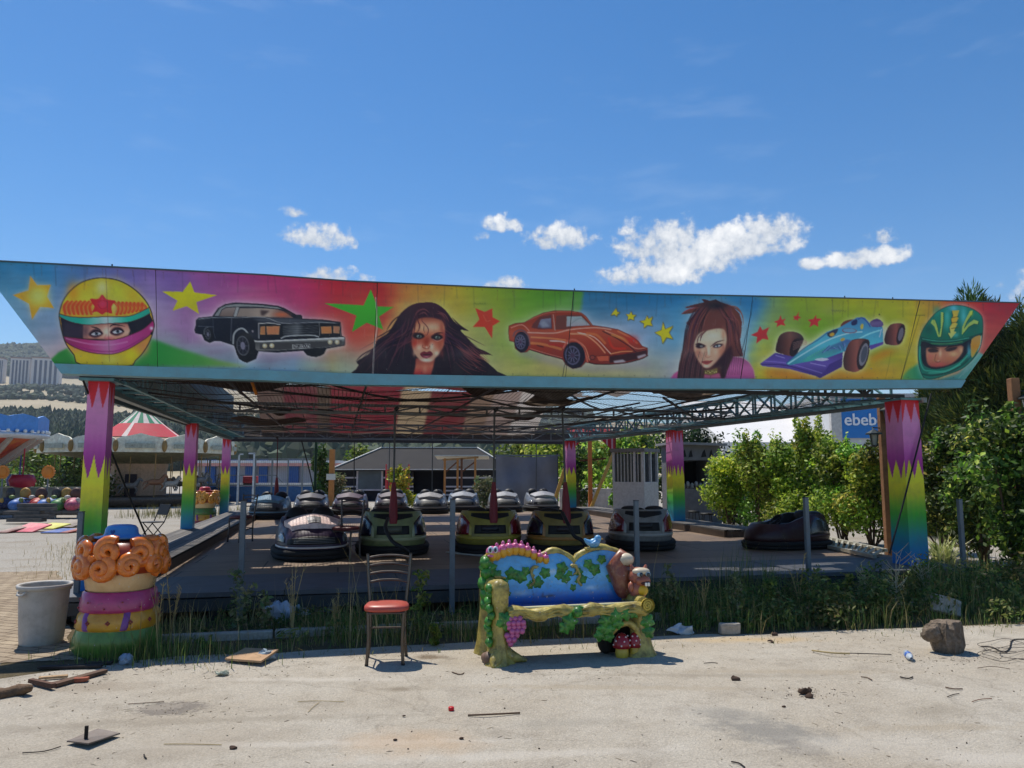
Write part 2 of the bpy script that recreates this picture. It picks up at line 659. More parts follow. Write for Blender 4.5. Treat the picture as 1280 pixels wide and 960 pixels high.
BGC=[(-45,(32,92,122),(70,118,135),(150,132,138)),(0,(34,95,126),(82,125,140),(155,135,138)),(60,(36,97,132),(100,120,138),(152,136,132)),(100,(60,88,128),(110,105,130),(140,120,120)),(140,(82,78,125),(120,105,130),(120,120,110)),(190,(95,72,122),(135,118,138),(95,120,100)),(230,(105,66,118),(128,88,122),(105,128,120)),(300,(132,45,96),(138,75,105),(95,122,128)),(370,(148,36,72),(152,62,86),(95,122,132)),(420,(145,26,36),(158,48,42),(128,128,90)),(470,(142,32,30),(160,66,42),(120,128,118)),(500,(152,76,36),(165,122,55),(120,125,110)),(550,(150,130,36),(155,138,62),(120,125,100)),(600,(112,124,30),(130,132,64),(122,128,84)),(650,(78,118,25),(98,128,40),(142,136,68)),(690,(62,112,24),(95,125,50),(140,130,66)),(716,(60,112,40),(110,125,90),(140,130,66)),(722,(32,86,112),(110,122,128),(142,132,68)),(800,(24,84,120),(112,130,146),(138,132,96)),(850,(28,90,125),(75,122,142),(132,132,126)),(938,(34,94,130),(92,132,142),(110,132,120)),(950,(60,105,115),(95,132,110),(140,138,50)),(965,(85,115,80),(120,136,62),(158,138,30)),(1000,(105,122,30),(94,126,26),(170,96,20)),(1060,(132,132,22),(75,122,22),(176,118,22)),(1110,(134,132,25),(112,128,26),(172,122,22)),(1145,(142,130,26),(160,136,28),(135,128,35)),(1165,(150,100,32),(155,120,36),(120,120,50)),(1200,(162,52,36),(150,70,50),(120,90,60)),(1240,(135,24,36),(145,58,48),(140,80,60)),(1290,(122,24,30),(128,40,36),(135,60,50))]
_bx=np.array([b[0]for b in BGC],float)
TOPX=[-45,0,330,430,700,820,1030,1274,1290]
TOPY=[324.6,327,344,351.6,363.6,367.9,372.5,379,379.4]
BOTX=[-45,68,180,330,430,510,700,820,1030,1206,1290]
BOTY=[453,454.5,458,462.8,466.5,468.2,471,473,474.5,475,475]
def top_y(x):
 return np.interp(x,TOPX,TOPY)
def bot_y(x):
 return np.interp(x,BOTX,BOTY)
def paint_mural():
 P=MU
 X,Y=np.meshgrid(P.x0+(np.arange(P.w)+.5)/P.res,P.y0+(np.arange(P.h)+.5)/P.res)
 ty,by=top_y(X),bot_y(X)
 t=np.clip((Y-ty)/(by-ty),0,1)
 r2=np.random.default_rng(3)
 nz=r2 .normal(size=P.a.shape[:2]).astype(np.float32)
 st=P._blur(nz,3)
 for k in(14,30):
  c=np.cumsum(np.pad(st,((0,0),(k+1,k)),mode='wrap'),axis=1)
  st=(c[:,2*k+1:]-c[:,:-2*k-1])/(2*k+1)
 st=st[:P.h,:P.w]/(st.std()+1e-6)
 big=P._blur(nz,24)
 big=big/(big.std()+1e-6)
 t=np.clip(t+big*0.05+st*0.008,0,1)
 xx=X+big*8+(t-.5)*10
 top,mid,bot=(np.stack([np.interp(xx,_bx,np.array([b[j][k]for b in BGC],float))for k in range(3)],-1)for j in(1,2,3))
 tt=t[...,None]
 w0=np.clip(1-tt*2,0,1)
 w2=np.clip(tt*2-1,0,1)
 w0,w2=w0*w0*(3-2*w0),w2*w2*(3-2*w2)
 P.a[:]=top*w0+bot*w2+mid*(1-w0-w2)
 P.a=np.clip(P.a*1.04+5,0,255)
 P.a*=(1+st*0.014)[...,None]
 BK=(22,20,24)
# left helmet
 z=zoom(7.679,65,340)
 P.poly(z([(-10,840),(60,775),(150,728),(215,800),(275,890),(-10,890)]),(38,112,42),blur=1.2)
 P.poly(z([(730,905),(860,800),(950,640),(1040,670),(1200,730),(1600,850),(1900,910)]),ramp((200,(36,115,45)),(250,(62,125,50)),(300,(120,135,70)),axis=0),blur=2.0)
 helm=z([(68,430),(75,370),(110,270),(180,175),(280,100),(400,62),(520,58),(650,85),(770,150),(870,240),(940,345),(975,470),(980,530),(945,650),(880,765),(800,850),(725,905),(280,890),(215,800),(150,715),(115,640),(85,530)])
 P.poly(helm,(205,190,150),blur=5,alpha=.55)
 P.poly(helm,ramp((350,(160,140,30)),(380,(178,165,45)),(400,(175,125,30)),(430,(180,120,40)),(445,(180,150,30)),(460,(175,140,25))),smooth=3)
 for(cx,cy,rx,ry,c,a)in((200,200,60,100,(190,118,20),.8),(300,130,60,40,(185,140,20),.6),(480,150,60,70,(190,185,120),.8),(620,180,60,100,(168,170,40),.6),(780,230,60,70,(190,140,20),.6),(850,300,40,40,(195,120,30),.6),(300,820,60,50,(195,150,30),.7),(220,740,50,30,(200,120,60),.7),(560,840,90,50,(185,170,70),.7),(760,790,60,60,(195,165,25),.8),(880,720,50,70,(190,110,60),.8),(600,330,30,60,(210,170,120),.5)):
  (px,py),=z([(cx,cy)])
  P.spot(px,py,rx/7.679,ry/7.679,c,a)
 for i in range(7):
  x=110+i*41
  P.line(z([(x+40,285),(x+5,330),(x+20,400)]),3.6,(190,62,22))
  P.line(z([(x+48,290),(x+28,340),(x+34,395)]),2.0,(178,120,60),alpha=.7)
 for i in range(8):
  x=600+i*38
  P.line(z([(x,290+i*2),(x+35,340),(x+20,405-i*6)]),3.4,(192,60,22))
  P.line(z([(x+12,300),(x+28,345),(x+14,395-i*6)]),1.6,(185,120,60),alpha=.6)
 P.poly(z([(85,330),(320,280),(385,330),(380,380),(240,410),(85,385)]),(190,60,20),blur=2,alpha=.35)
 P.poly(z([(600,330),(720,290),(880,300),(900,330),(760,400),(610,400)]),(190,60,20),blur=2,alpha=.35)
 P.poly(z([(480,215),(525,262),(605,275),(570,330),(575,400),(520,385),(480,408),(430,380),(380,388),(405,330),(362,258),(440,258)]),(172,30,32),smooth=3)
 P.spot(*z([(485,305)])[0],6,6,(205,45,75),.9)
 P.line(z([(440,290),(480,270),(530,290),(520,340),(470,350),(440,310)]),1.2,(140,20,40),alpha=.7)
 P.poly(z([(80,440),(300,500),(540,495),(760,460),(930,385),(975,480),(880,570),(730,620),(500,655),(110,640)]),(24,22,30),smooth=0)
 P.poly(z([(300,505),(560,490),(725,495),(750,560),(730,610),(620,645),(300,640)]),ramp((404,(140,85,70)),(415,(190,140,115)),(424,(180,110,85))),blur=.7)
 P.spot(*z([(530,570)])[0],6,8,(222,180,155),.7)
 P.spot(*z([(320,570)])[0],6,10,(70,45,50),.8)
 P.spot(*z([(545,640)])[0],5,3,(190,70,85),.7)
 P.poly(z([(110,470),(290,510),(280,640),(110,620)]),(60,45,58),blur=2,alpha=.5)
 for(ex,ey,sgn)in((425,588,-1),(628,568,1)):
  P.poly(z([(ex-75,ey+10),(ex-30,ey-38),(ex+30,ey-35),(ex+65,ey+5),(ex+10,ey+42),(ex-40,ey+38)]),(60,35,40),smooth=3,blur=.5)
  P.poly(z([(ex-48,ey+10),(ex-15,ey-8),(ex+25,ey-8),(ex+46,ey+6),(ex+5,ey+20),(ex-28,ey+20)]),(160,158,156),smooth=3)
  P.ell(*z([(ex+2,ey+4)])[0],2.3,1.9,(52,66,74))
  P.ell(*z([(ex+2,ey)])[0],1.2,1.2,(15,15,20))
  P.line(z([(ex-58,ey+6),(ex-15,ey-24),(ex+30,ey-22),(ex+58,ey+4)]),1.5,(25,15,22))
 P.line(z([(370,525),(420,535),(470,556)]),1.8,(40,25,28),taper=True)
 P.line(z([(552,530),(590,505),(700,520)]),1.9,(40,25,28),taper=True)
 P.line(z([(520,600),(505,632),(535,645)]),.8,(150,80,70),alpha=.7)
 P.poly(z([(68,400),(160,425),(300,437),(520,428),(700,428),(800,405),(930,345),(945,395),(860,440),(740,480),(600,490),(470,500),(330,508),(180,480),(75,432)]),ramp((65,(40,120,105)),(100,(30,135,110)),(133,(150,170,160)),(160,(30,145,115)),(190,(30,130,105)),axis=0))
 P.poly(z([(110,618),(320,645),(500,655),(640,640),(760,600),(880,545),(970,465),(982,530),(945,600),(850,670),(730,740),(600,785),(470,785),(330,765),(200,715),(120,660)]),ramp((80,(110,35,65)),(110,(150,40,90)),(135,(165,95,130)),(150,(155,60,115)),(190,(140,35,85)),axis=0))
 P.line(z([(170,690),(350,745),(550,765),(700,730),(880,630)]),1.8,(120,25,85),alpha=.6)
 P.line(z([(140,640),(350,690),(560,700),(720,670)]),2.0,(185,120,150),alpha=.5)
 for ln,w in(([(68,400),(160,425),(300,437),(520,428),(700,428),(800,405),(935,340)],.9),([(75,432),(180,480),(330,508),(470,498),(600,490),(740,480),(860,440),(945,395)],.8),([(110,618),(320,645),(500,655),(640,640),(760,600),(880,545),(970,465)],.9),([(120,660),(200,715),(330,765),(470,787),(600,785),(730,740),(850,670),(945,600),(980,530)],1.0)):
  P.line(z(ln),w,(60,25,25))
 P.line(helm+helm[:1],1.25,(34,30,28),smooth=3)
 P.spot(*z([(955,540)])[0],2.2,2.2,(215,190,190),.9)
 P.ell(*z([(955,590)])[0],1.4,1.8,(25,20,20))
# big stars
 s1=zoom(3.879,0,310)
 P.poly(s1([(147,135),(180,180),(247,178),(228,235),(262,292),(195,285),(155,348),(140,270),(62,228),(138,205)]),(200,185,130),blur=3,alpha=.5)
 P.poly(s1([(147,135),(180,180),(247,178),(228,235),(262,292),(195,285),(155,348),(140,270),(62,228),(138,205)]),(190,130,30))
 P.spot(*s1([(185,235)])[0],12,11,(215,200,90),.85)
 P.poly(s1([(922,162),(942,215),(1052,228),(952,262),(965,320),(905,282),(836,305),(860,255),(785,210),(885,212)]),ramp((350,(192,178,20)),(390,(175,155,25))))
 s2=zoom(3.879,180,330)
 P.poly(s2([(1100,122),(1130,205),(1210,208),(1140,255),(1160,318),(1080,285),(1008,330),(1030,250),(872,190),(1065,200)]),ramp((360,(62,150,38)),(420,(50,132,32))))
 s4=zoom(4.571,580,350)
 P.poly(s4([(64,160),(118,182),(163,162),(162,212),(206,236),(165,262),(160,336),(118,268),(50,268),(88,225)]),(178,50,30))
 P.line(s4([(110,200),(128,235),(150,230)]),.7,(220,120,80),alpha=.5)
 for pts,c in(([(870,160),(875,182),(892,185),(876,197),(872,210),(860,197),(838,203),(850,185)],0),([(957,178),(962,198),(985,200),(970,212),(972,230),(950,222),(935,232),(938,210),(925,195),(945,196)],0),([(1048,202),(1055,222),(1080,208),(1068,238),(1078,262),(1048,258),(1028,275),(1028,248),(1003,236),(1035,228)],0),([(1138,238),(1150,280),(1195,262),(1172,300),(1195,338),(1158,328),(1135,365),(1126,322),(1090,300),(1128,285)],0)):
  p_=s4(pts)
  P.poly([(x+.7,y+.9)for x,y in p_],(60,70,40),blur=.4,alpha=.8)
  P.poly(p_,(195,165,25))
  P.line(p_+p_[:1],.5,(70,60,20),smooth=0,alpha=.8)
 s5=zoom(4.923,820,350)
 for pts in([(640,282),(655,310),(697,290),(680,330),(692,368),(655,362),(615,392),(622,350),(582,340),(625,318)],[(768,215),(775,245),(800,236),(785,258),(798,282),(770,275),(742,290),(748,265),(726,258),(756,245)],[(880,192),(876,222),(893,232),(874,238),(876,252),(858,242),(842,250),(852,236),(844,222),(864,222)],[(985,212),(985,236),(1018,240),(995,258),(998,288),(972,274),(942,292),(952,262),(932,245),(968,240)]):
  P.poly(s5(pts),(172,40,40))
# black saloon car
 z=zoom(6.244,235,370)
 body=z([(62,190),(85,170),(190,160),(235,95),(290,65),(370,52),(560,62),(700,78),(750,95),(850,150),(890,158),(890,178),(1050,185),(1190,205),(1198,310),(1225,325),(1222,385),(1080,410),(1060,450),(1000,475),(930,460),(900,425),(700,440),(550,430),(530,490),(460,520),(400,490),(360,385),(250,350),(205,350),(170,365),(130,345),(110,300),(60,290),(52,265),(62,230)])
 P.poly(body,(215,205,195),blur=7,alpha=.6)
 P.poly(body,(205,200,190),blur=2.5,alpha=.55)
 P.poly(body,ramp((378,(26,28,34)),(400,(22,24,32)),(420,(18,20,28)),(450,(16,17,22))))
 P.poly(z([(245,158),(265,110),(300,92),(375,88),(350,160)]),ramp((385,(120,105,95)),(396,(95,78,68)),axis=1))
 P.poly(z([(380,160),(405,95),(560,95),(700,105),(745,120),(825,172),(640,165)]),ramp((310,(120,105,92)),(335,(150,130,112)),(350,(110,80,68)),axis=0))
 P.poly(z([(565,110),(640,115),(590,155),(570,150)]),(60,45,42),blur=1)
 P.spot(*z([(730,145)])[0],9,3,(165,80,48),.9)
 P.poly(z([(205,155),(250,95),(300,72),(390,62),(560,72),(700,88),(745,105),(710,100),(560,85),(400,82),(300,85),(262,105),(240,155)]),(150,150,140),alpha=.7)
 P.poly(z([(355,160),(378,85),(400,88),(378,160)]),(135,132,125))
 P.poly(z([(500,178),(640,170),(850,178),(1050,192),(1180,212),(880,205),(740,215),(700,205),(560,200)]),(60,62,66),blur=.8)
 P.line(z([(380,168),(600,168),(740,212),(1000,205),(1190,215)]),.9,(150,150,145),alpha=.7)
 P.line(z([(85,180),(200,168),(375,168)]),.9,(150,155,150),alpha=.7)
 P.line(z([(80,235),(200,240)]),.8,(90,95,100),alpha=.6,smooth=0)
 P.line(z([(340,165),(335,350)]),.8,(95,95,98),alpha=.8,smooth=0)
 P.line(z([(195,165),(200,280),(215,330)]),.6,(80,80,85),alpha=.7)
 P.line(z([(352,370),(358,300),(390,262),(430,255),(465,290),(485,350)]),1.9,(140,140,135))
 P.line(z([(125,300),(130,262),(150,245),(180,265)]),1.0,(110,110,110),alpha=.7)
 P.poly(z([(555,215),(740,220),(1020,212),(1190,212),(1192,320),(555,330)]),(20,21,24))
 P.poly(z([(740,225),(1015,215),(1020,300),(740,312)]),ramp((350,(24,25,28)),(372,(80,82,82)),(380,(30,31,34)),(400,(26,26,30)),axis=0))
 for i in range(9):
  P.line(z([(740,235+i*8),(1015,224+i*8)]),.4,(120,120,115)if i%2 else(20,20,22),alpha=.55,smooth=0)
 for q,c in(([(568,240),(602,238),(602,300),(565,300)],(150,95,55)),([(615,238),(715,235),(708,298),(618,300)],(165,100,62)),([(1040,240),(1118,238),(1120,290),(1042,292)],(165,100,55)),([(1135,236),(1182,238),(1180,290),(1138,288)],(150,100,70))):
  P.poly(z(q),c)
  P.line(z(q+q[:1]),.6,(200,160,110),smooth=0,alpha=.5)
 P.line(z([(550,215),(640,212),(720,222)]),1.0,(170,165,155))
 P.line(z([(552,218),(552,330)]),1.0,(160,155,150),smooth=0)
 P.line(z([(728,330),(780,312),(960,306),(1020,318)]),1.3,(150,150,145))
 P.line(z([(1025,212),(1028,310)]),.8,(120,118,112),smooth=0)
 P.line(z([(1190,215),(1195,315)]),.9,(130,128,120),smooth=0)
 P.poly(z([(488,335),(545,350),(780,340),(1225,320),(1225,380),(1080,402),(700,425),(545,428),(488,395)]),ramp((393+30,(140,138,128)),(428,(60,60,58)),(438,(95,92,86))))
 P.line(z([(488,338),(545,355),(780,346),(1222,326)]),1.4,(180,176,165))
 P.poly(z([(560,375),(1060,352),(1200,345),(1200,385),(1060,398),(700,420),(560,415)]),(52,50,48))
 for cx,cy in((600,390),(655,388),(1110,360),(1165,360)):
  P.ell(*z([(cx,cy)])[0],3.0,2.9,(150,135,100))
  P.spot(*z([(cx-4,cy-4)])[0],1.5,1.5,(220,210,180),.9)
 P.poly(z([(815,378),(955,372),(955,408),(815,412)]),(140,138,130))
 P.poly(z([(822,382),(950,376),(950,404),(822,408)]),(48,46,46))
 for i,(a_,b_)in enumerate(((830,840),(846,858),(872,880),(886,896),(902,914),(922,930),(936,944))):
  P.line(z([(a_,402),(a_+4,384),(b_,400)]),.5,(190,186,175),smooth=0)
 for(cx,cy,rx,ry,rot)in((448,400,80,118,-.12),(165,305,36,58,-.1),(990,440,72,34,0)):
  P.ell(*z([(cx,cy)])[0],rx/6.244,ry/6.244,(18,18,20),rot)
  if rx<100 and ry>40:
   P.ell(*z([(cx-rx*.25,cy-ry*.1)])[0],rx*.62/6.244,ry*.66/6.244,(74,74,76),rot)
   P.ell(*z([(cx-rx*.25,cy-ry*.1)])[0],rx*.54/6.244,ry*.58/6.244,(28,28,34),rot)
   P.ell(*z([(cx-rx*.25,cy-ry*.1)])[0],rx*.22/6.244,ry*.26/6.244,(105,100,112),rot)
   for k in range(8):
    a=k*PI/4
    P.line(z([(cx-rx*.25,cy-ry*.1),(cx-rx*.25+rx*.5*math.cos(a),cy-ry*.1+ry*.52*math.sin(a))]),.5,(90,88,98),smooth=0,alpha=.7)
 P.poly(z([(840,150),(880,145),(892,175),(850,170)]),(34,34,38),smooth=2)
 P.ell(*z([(505,275)])[0],1.2,1.4,(120,110,110))
 P.line(body+body[:1],.8,(14,14,18),smooth=0,alpha=.8)
# woman with long dark hair
 z3=zoom(4.741,430,340)
 hair=z3([(60,610),(90,560),(75,530),(140,490),(180,440),(200,400),(260,360),(300,300),(340,240),(400,195),(470,180),(540,185),(600,225),(650,290),(700,330),(735,350),(690,345),(740,400),(790,450),(870,490),(800,490),(860,545),(910,590),(930,620),(400,615)])
 P.poly(hair,(200,180,120),blur=7,alpha=.55)
 P.poly(hair,ramp((380,(52,26,34)),(410,(30,18,26)),(470,(24,14,22))),smooth=3)
 rr=np.random.default_rng(11)
 for i in range(60):
  s=rr.random()
  x0=330+280*rr.random()
  side=-1 if x0<480 else 1
  y0=205+abs(x0-480)*.55+rr.random()*20
  x1=x0+side*(60+250*rr.random())
  y1=430+190*rr.random()
  c=[(70,34,44),(48,24,34),(14,9,16),(92,46,50),(34,20,40)][i%5]
  P.line(z3([(x0,y0),(x0+side*25,(y0+y1)/2-30),((x0+x1)/2+side*20,(y0+y1)/2+30),(x1,y1)]),1.0+rr.random()*1.1,c,alpha=.6,taper=True)
 for i in range(26):
  x0=640+rr.random()*110
  y0=390+rr.random()*150
  P.line(z3([(x0,y0),(x0+50,y0+30+20*rr.random()),(x0+90+50*rr.random(),y0+60+40*rr.random())]),.8,(112,50,46),alpha=.75,taper=True)
 for pts in([(290,330),(230,370),(190,390)],[(180,450),(110,490),(70,530)],[(170,480),(100,540),(60,600)],[(640,270),(690,320),(740,350)],[(780,450),(830,470),(880,495)],[(740,420),(790,455),(850,480)],[(340,250),(290,290),(250,350)]):
  P.line(z3(pts),1.6,(38,20,26),taper=True)
 z=zoom(9.6,500,375)
 P.poly(z([(190,700),(420,700),(400,800),(370,900),(165,900),(185,790)]),ramp((448,(120,50,42)),(458,(165,85,60)),(469,(150,45,38))),blur=.6)
 P.spot(*z([(230,880)])[0],6,3,(165,40,38),.8)
 P.spot(*z([(300,830)])[0],3,5,(190,120,90),.6)
 face=z([(150,400),(165,330),(205,240),(290,210),(400,215),(500,250),(535,320),(535,430),(525,540),(485,620),(430,690),(370,740),(300,745),(235,715),(175,640),(145,540)])
 P.poly(face,ramp((398,(132,66,46)),(410,(182,116,80)),(425,(150,70,48)),(440,(178,124,94)),(452,(168,126,100))),smooth=3,blur=.4)
 for(cx,cy,rx,ry,c,a)in((390,320,90,50,(205,150,115),.8),(270,330,50,50,(190,140,100),.7),(180,520,44,50,(150,46,32),.95),(480,530,36,70,(140,66,44),.8),(320,500,42,64,(130,42,22),.95),(500,330,30,80,(130,62,44),.7),(380,560,30,50,(215,180,150),.7),(230,570,40,40,(205,155,125),.8),(320,570,12,14,(225,180,150),.8),(320,720,60,18,(215,185,160),.8),(170,640,20,40,(190,140,110),.6),(520,420,20,60,(120,40,40),.7),(500,640,30,50,(90,40,36),.7),(160,440,14,60,(110,45,42),.7),(440,640,30,30,(215,185,155),.6)):
  P.spot(*z([(cx,cy)])[0],rx/9.6,ry/9.6,c,a)
 for(ex,ey)in((225,432),(445,447)):
  P.poly(z([(ex-75,ey-5),(ex-30,ey-38),(ex+35,ey-35),(ex+72,ey+5),(ex+20,ey+36),(ex-40,ey+30)]),(30,20,22),smooth=3,blur=.5)
  P.ell(*z([(ex+5,ey+4)])[0],3.2,1.9,(88,92,82))
  P.ell(*z([(ex+5,ey+2)])[0],1.5,1.6,(18,26,22))
  P.spot(*z([(ex-5,ey-4)])[0],.7,.7,(200,205,195),.8)
 P.line(z([(150,408),(200,398),(275,428)]),1.7,(42,22,24),taper=True)
 P.line(z([(375,440),(440,400),(525,395)]),1.9,(60,25,25),taper=True)
 P.line(z([(395,470),(450,492),(510,470)]),.9,(200,150,140),alpha=.5)
 P.line(z([(275,540),(270,565),(300,580),(345,578),(360,550)]),.9,(110,45,32),alpha=.8)
 P.poly(z([(240,645),(285,615),(320,625),(360,612),(395,650),(355,690),(310,700),(265,685)]),(95,28,36),smooth=3)
 P.poly(z([(262,655),(320,648),(375,655),(320,668)]),(40,12,18))
 P.spot(*z([(320,682)])[0],4,1.4,(170,95,100),.8)
 for pts,w in(([(270,190),(265,250),(310,300),(340,350),(330,410),(310,420)],1.1),([(240,170),(215,240),(235,300),(225,360),(200,390)],1.6),([(200,200),(180,300),(165,420)],2.0),([(460,160),(520,210),(540,300),(560,330)],2.0),([(290,300),(285,350),(295,400)],.7)):
  P.line(z(pts),w,(70,28,32),alpha=.9,taper=True)
 for pts in([(200,130),(290,110),(360,160)],[(220,180),(290,150),(340,200)],[(430,160),(500,170),(560,240)],[(440,130),(540,180),(590,270)],[(180,220),(200,150),(260,120)]):
  P.line(z(pts),1.2,(130,66,62),alpha=.7,taper=True)
# orange sports car
 z=zoom(6.737,630,380)
 body=z([(40,185),(90,165),(175,155),(250,110),(330,75),(430,55),(560,58),(650,75),(690,105),(745,180),(850,195),(960,215),(1060,260),(1130,310),(1165,355),(1210,370),(1210,435),(1150,465),(1000,500),(780,510),(690,490),(650,530),(580,545),(520,510),(490,460),(350,430),(215,385),(190,405),(140,410),(95,375),(85,320),(45,310),(38,250)])
 P.poly(body,(215,205,195),blur=6,alpha=.55)
 P.poly(z([(100,380),(300,420),(500,480),(760,530),(1200,480),(1250,520),(760,575),(420,520),(120,430)]),(120,110,125),blur=4,alpha=.55)
 P.poly(body,ramp((388,(120,42,26)),(405,(130,48,28)),(415,(150,62,38)),(430,(135,45,28)),(455,(105,34,24))))
 P.poly(z([(230,200),(245,165),(300,110),(400,90),(410,210),(300,215)]),(88,40,34))
 P.poly(z([(280,200),(310,130),(395,118),(400,205)]),ramp((400,(105,105,118)),(410,(70,62,76))))
 P.poly(z([(300,160),(340,140),(390,190),(320,200)]),(130,132,140),blur=1.2,alpha=.8)
 P.poly(z([(430,215),(440,100),(560,88),(655,95),(740,182),(600,190),(520,215)]),(92,46,36))
 P.poly(z([(525,190),(530,105),(650,105),(725,180),(620,185)]),ramp((395,(125,140,135)),(406,(135,130,130))))
 P.line(z([(560,170),(640,120),(700,160)]),.9,(90,100,100),alpha=.6)
 P.line(z([(415,90),(430,220)]),1.3,(150,110,95),smooth=0)
 P.line(z([(180,150),(330,85),(440,66),(570,66),(660,85),(740,180)]),1.0,(168,92,66),alpha=.8)
 for pts,w,c,a in(([(200,240),(420,245),(560,215),(760,200),(900,215)],1.4,(205,160,140),.7),([(230,280),(400,290),(520,305)],2.0,(190,110,60),.8),([(390,310),(480,315),(540,330)],1.8,(200,185,170),.7),([(230,330),(330,340),(480,380)],3.2,(178,100,50),.8),([(280,350),(330,362)],1.6,(60,25,20),.8),([(380,340),(470,350),(520,360)],2.4,(150,30,24),.7),([(560,250),(680,260),(780,330),(850,410)],1.8,(205,130,90),.8),([(620,240),(760,280),(880,400),(900,420)],1.0,(225,190,170),.8),([(900,420),(1000,400),(1080,400)],1.3,(210,130,80),.8),([(830,230),(950,290),(1060,360),(1110,405)],1.2,(40,20,18),.9),([(850,225),(980,280),(1100,370),(1200,370)],1.0,(210,150,120),.7),([(880,290),(920,370),(1020,375)],3.0,(165,40,22),.8),([(910,260),(1000,290),(1040,320)],3.2,(178,110,50),.7),([(960,230),(1060,280),(1120,330)],2.2,(190,110,70),.6),([(700,250),(780,262),(850,330)],3.0,(175,95,48),.7),([(60,200),(150,175),(210,225)],1.2,(210,150,130),.6),([(600,300),(680,360),(720,470)],1.6,(190,120,90),.7),([(215,385),(350,425),(490,465)],1.0,(50,20,20),.9),([(220,375),(350,415),(490,452)],.8,(190,140,120),.6)):
  P.line(z(pts),w,c,alpha=a)
 P.spot(*z([(1080,300)])[0],7,5,(165,35,28),.9)
 P.poly(z([(890,440),(1000,425),(1100,410),(1205,385),(1205,430),(1130,462),(1000,490),(890,495)]),(50,22,24))
 P.poly(z([(920,480),(1000,468),(1030,488),(930,498)]),(150,140,140),blur=.4)
 P.poly(z([(1120,440),(1190,420),(1200,435),(1130,462)]),(150,135,135),blur=.4)
 P.line(z([(710,490),(800,508),(1000,500),(1150,465),(1210,435)]),1.1,(35,16,18))
 P.line(z([(760,440),(880,432),(1000,425),(1205,372)]),.9,(70,22,20))
 P.poly(z([(780,440),(880,436),(882,478),(800,480)]),(165,70,45))
 P.ell(*z([(745,450)])[0],3.8,3.2,(60,26,26))
 P.ell(*z([(745,450)])[0],2.6,2.2,(120,50,40))
 P.line(z([(80,270),(95,235),(150,220),(200,265),(215,350)]),2.0,(95,60,60))
 P.line(z([(500,370),(530,320),(580,300),(640,330),(690,430),(705,490)]),2.2,(165,80,60))
 for(cx,cy,rx,ry)in((148,320,62,88),(592,432,92,112)):
  P.ell(*z([(cx,cy)])[0],rx/6.737,ry/6.737,(22,18,30),-.12)
  P.ell(*z([(cx-rx*.16,cy)])[0],rx*.7/6.737,ry*.72/6.737,(74,70,88),-.12)
  P.ell(*z([(cx-rx*.16,cy)])[0],rx*.58/6.737,ry*.6/6.737,(30,26,40),-.12)
  for k in range(10):
   a=k*PI/5
   P.line(z([(cx-rx*.16+rx*.18*math.cos(a),cy+ry*.18*math.sin(a)),(cx-rx*.16+rx*.52*math.cos(a),cy+ry*.52*math.sin(a))]),1.0,(110,104,124),smooth=0,alpha=.8)
  P.ell(*z([(cx-rx*.16,cy)])[0],rx*.18/6.737,ry*.18/6.737,(60,40,60),-.12)
 P.line(body+body[:1],.7,(60,24,22),smooth=0,alpha=.75)
# woman in pink
 z=zoom(9.145,840,370)
 hair=z([(60,940),(75,800),(110,640),(150,480),(200,350),(160,310),(240,230),(300,170),(210,200),(100,210),(180,160),(260,130),(140,130),(240,100),(370,70),(340,40),(430,55),(500,40),(560,70),(640,100),(700,130),(770,200),(800,300),(790,430),(770,540),(800,620),(810,690),(700,690),(600,940),(360,940)])
 P.poly(hair,(205,195,180),blur=7,alpha=.6)
 P.poly(z([(-20,945),(20,890),(80,850),(80,945)]),(165,70,110),blur=.5)
 P.poly(z([(350,945),(390,860),(560,830),(700,690),(800,705),(880,760),(930,840),(950,945)]),ramp((445,(120,60,90)),(460,(165,85,125)),(474,(140,60,100))),blur=.5)
 P.line(z([(700,690),(800,705),(880,760),(930,840),(950,945)]),.8,(190,130,120),alpha=.7)
 P.poly(hair,ramp((375,(52,28,28)),(385,(88,46,38)),(420,(94,50,42)),(475,(62,34,32))))
 for i in range(64):
  x0=300+380*rr.random()
  y0=90+60*rr.random()
  if x0<470:
   x1,y1=80+(x0-300)*1.2+40*rr.random(),560+380*rr.random()
  else:
   x1,y1=640+150*rr.random(),420+240*rr.random()
  c=[(104,50,46),(88,42,44),(30,16,22),(122,66,56),(60,30,50),(22,14,20)][i%6]
  P.line(z([(x0,y0),(x0*.65+x1*.35+(20 if x0>470 else-20),y0+120),(x0*.2+x1*.8,(y0+y1)/2),(x1,y1)]),.7+rr.random()*1.2,c,alpha=.6,taper=True)
 P.spot(*z([(500,110)])[0],14,5,(20,16,26),.9)
 for pts,c in(([(300,130),(200,150),(110,200)],(130,60,60)),([(330,100),(240,120),(150,140)],(70,32,36)),([(440,60),(380,45),(340,40)],(60,28,30)),([(520,80),(505,50),(500,35)],(40,22,26)),([(620,90),(740,150),(790,200)],(92,50,44)),([(760,330),(770,500),(815,690)],(80,36,40)),([(730,560),(760,640),(800,690)],(60,28,34)),([(640,110),(740,130),(800,220),(815,330)],(120,70,50))):
  P.line(z(pts),1.5,c,taper=True)
 face=z([(255,640),(250,560),(280,480),(330,420),(440,385),(540,370),(600,390),(622,460),(620,540),(590,650),(520,740),(440,810),(390,825),(340,800),(290,730)])
 P.poly(face,ramp((408,(170,145,115)),(425,(190,165,135)),(440,(175,125,95)),(458,(185,140,112))),smooth=3,blur=.4)
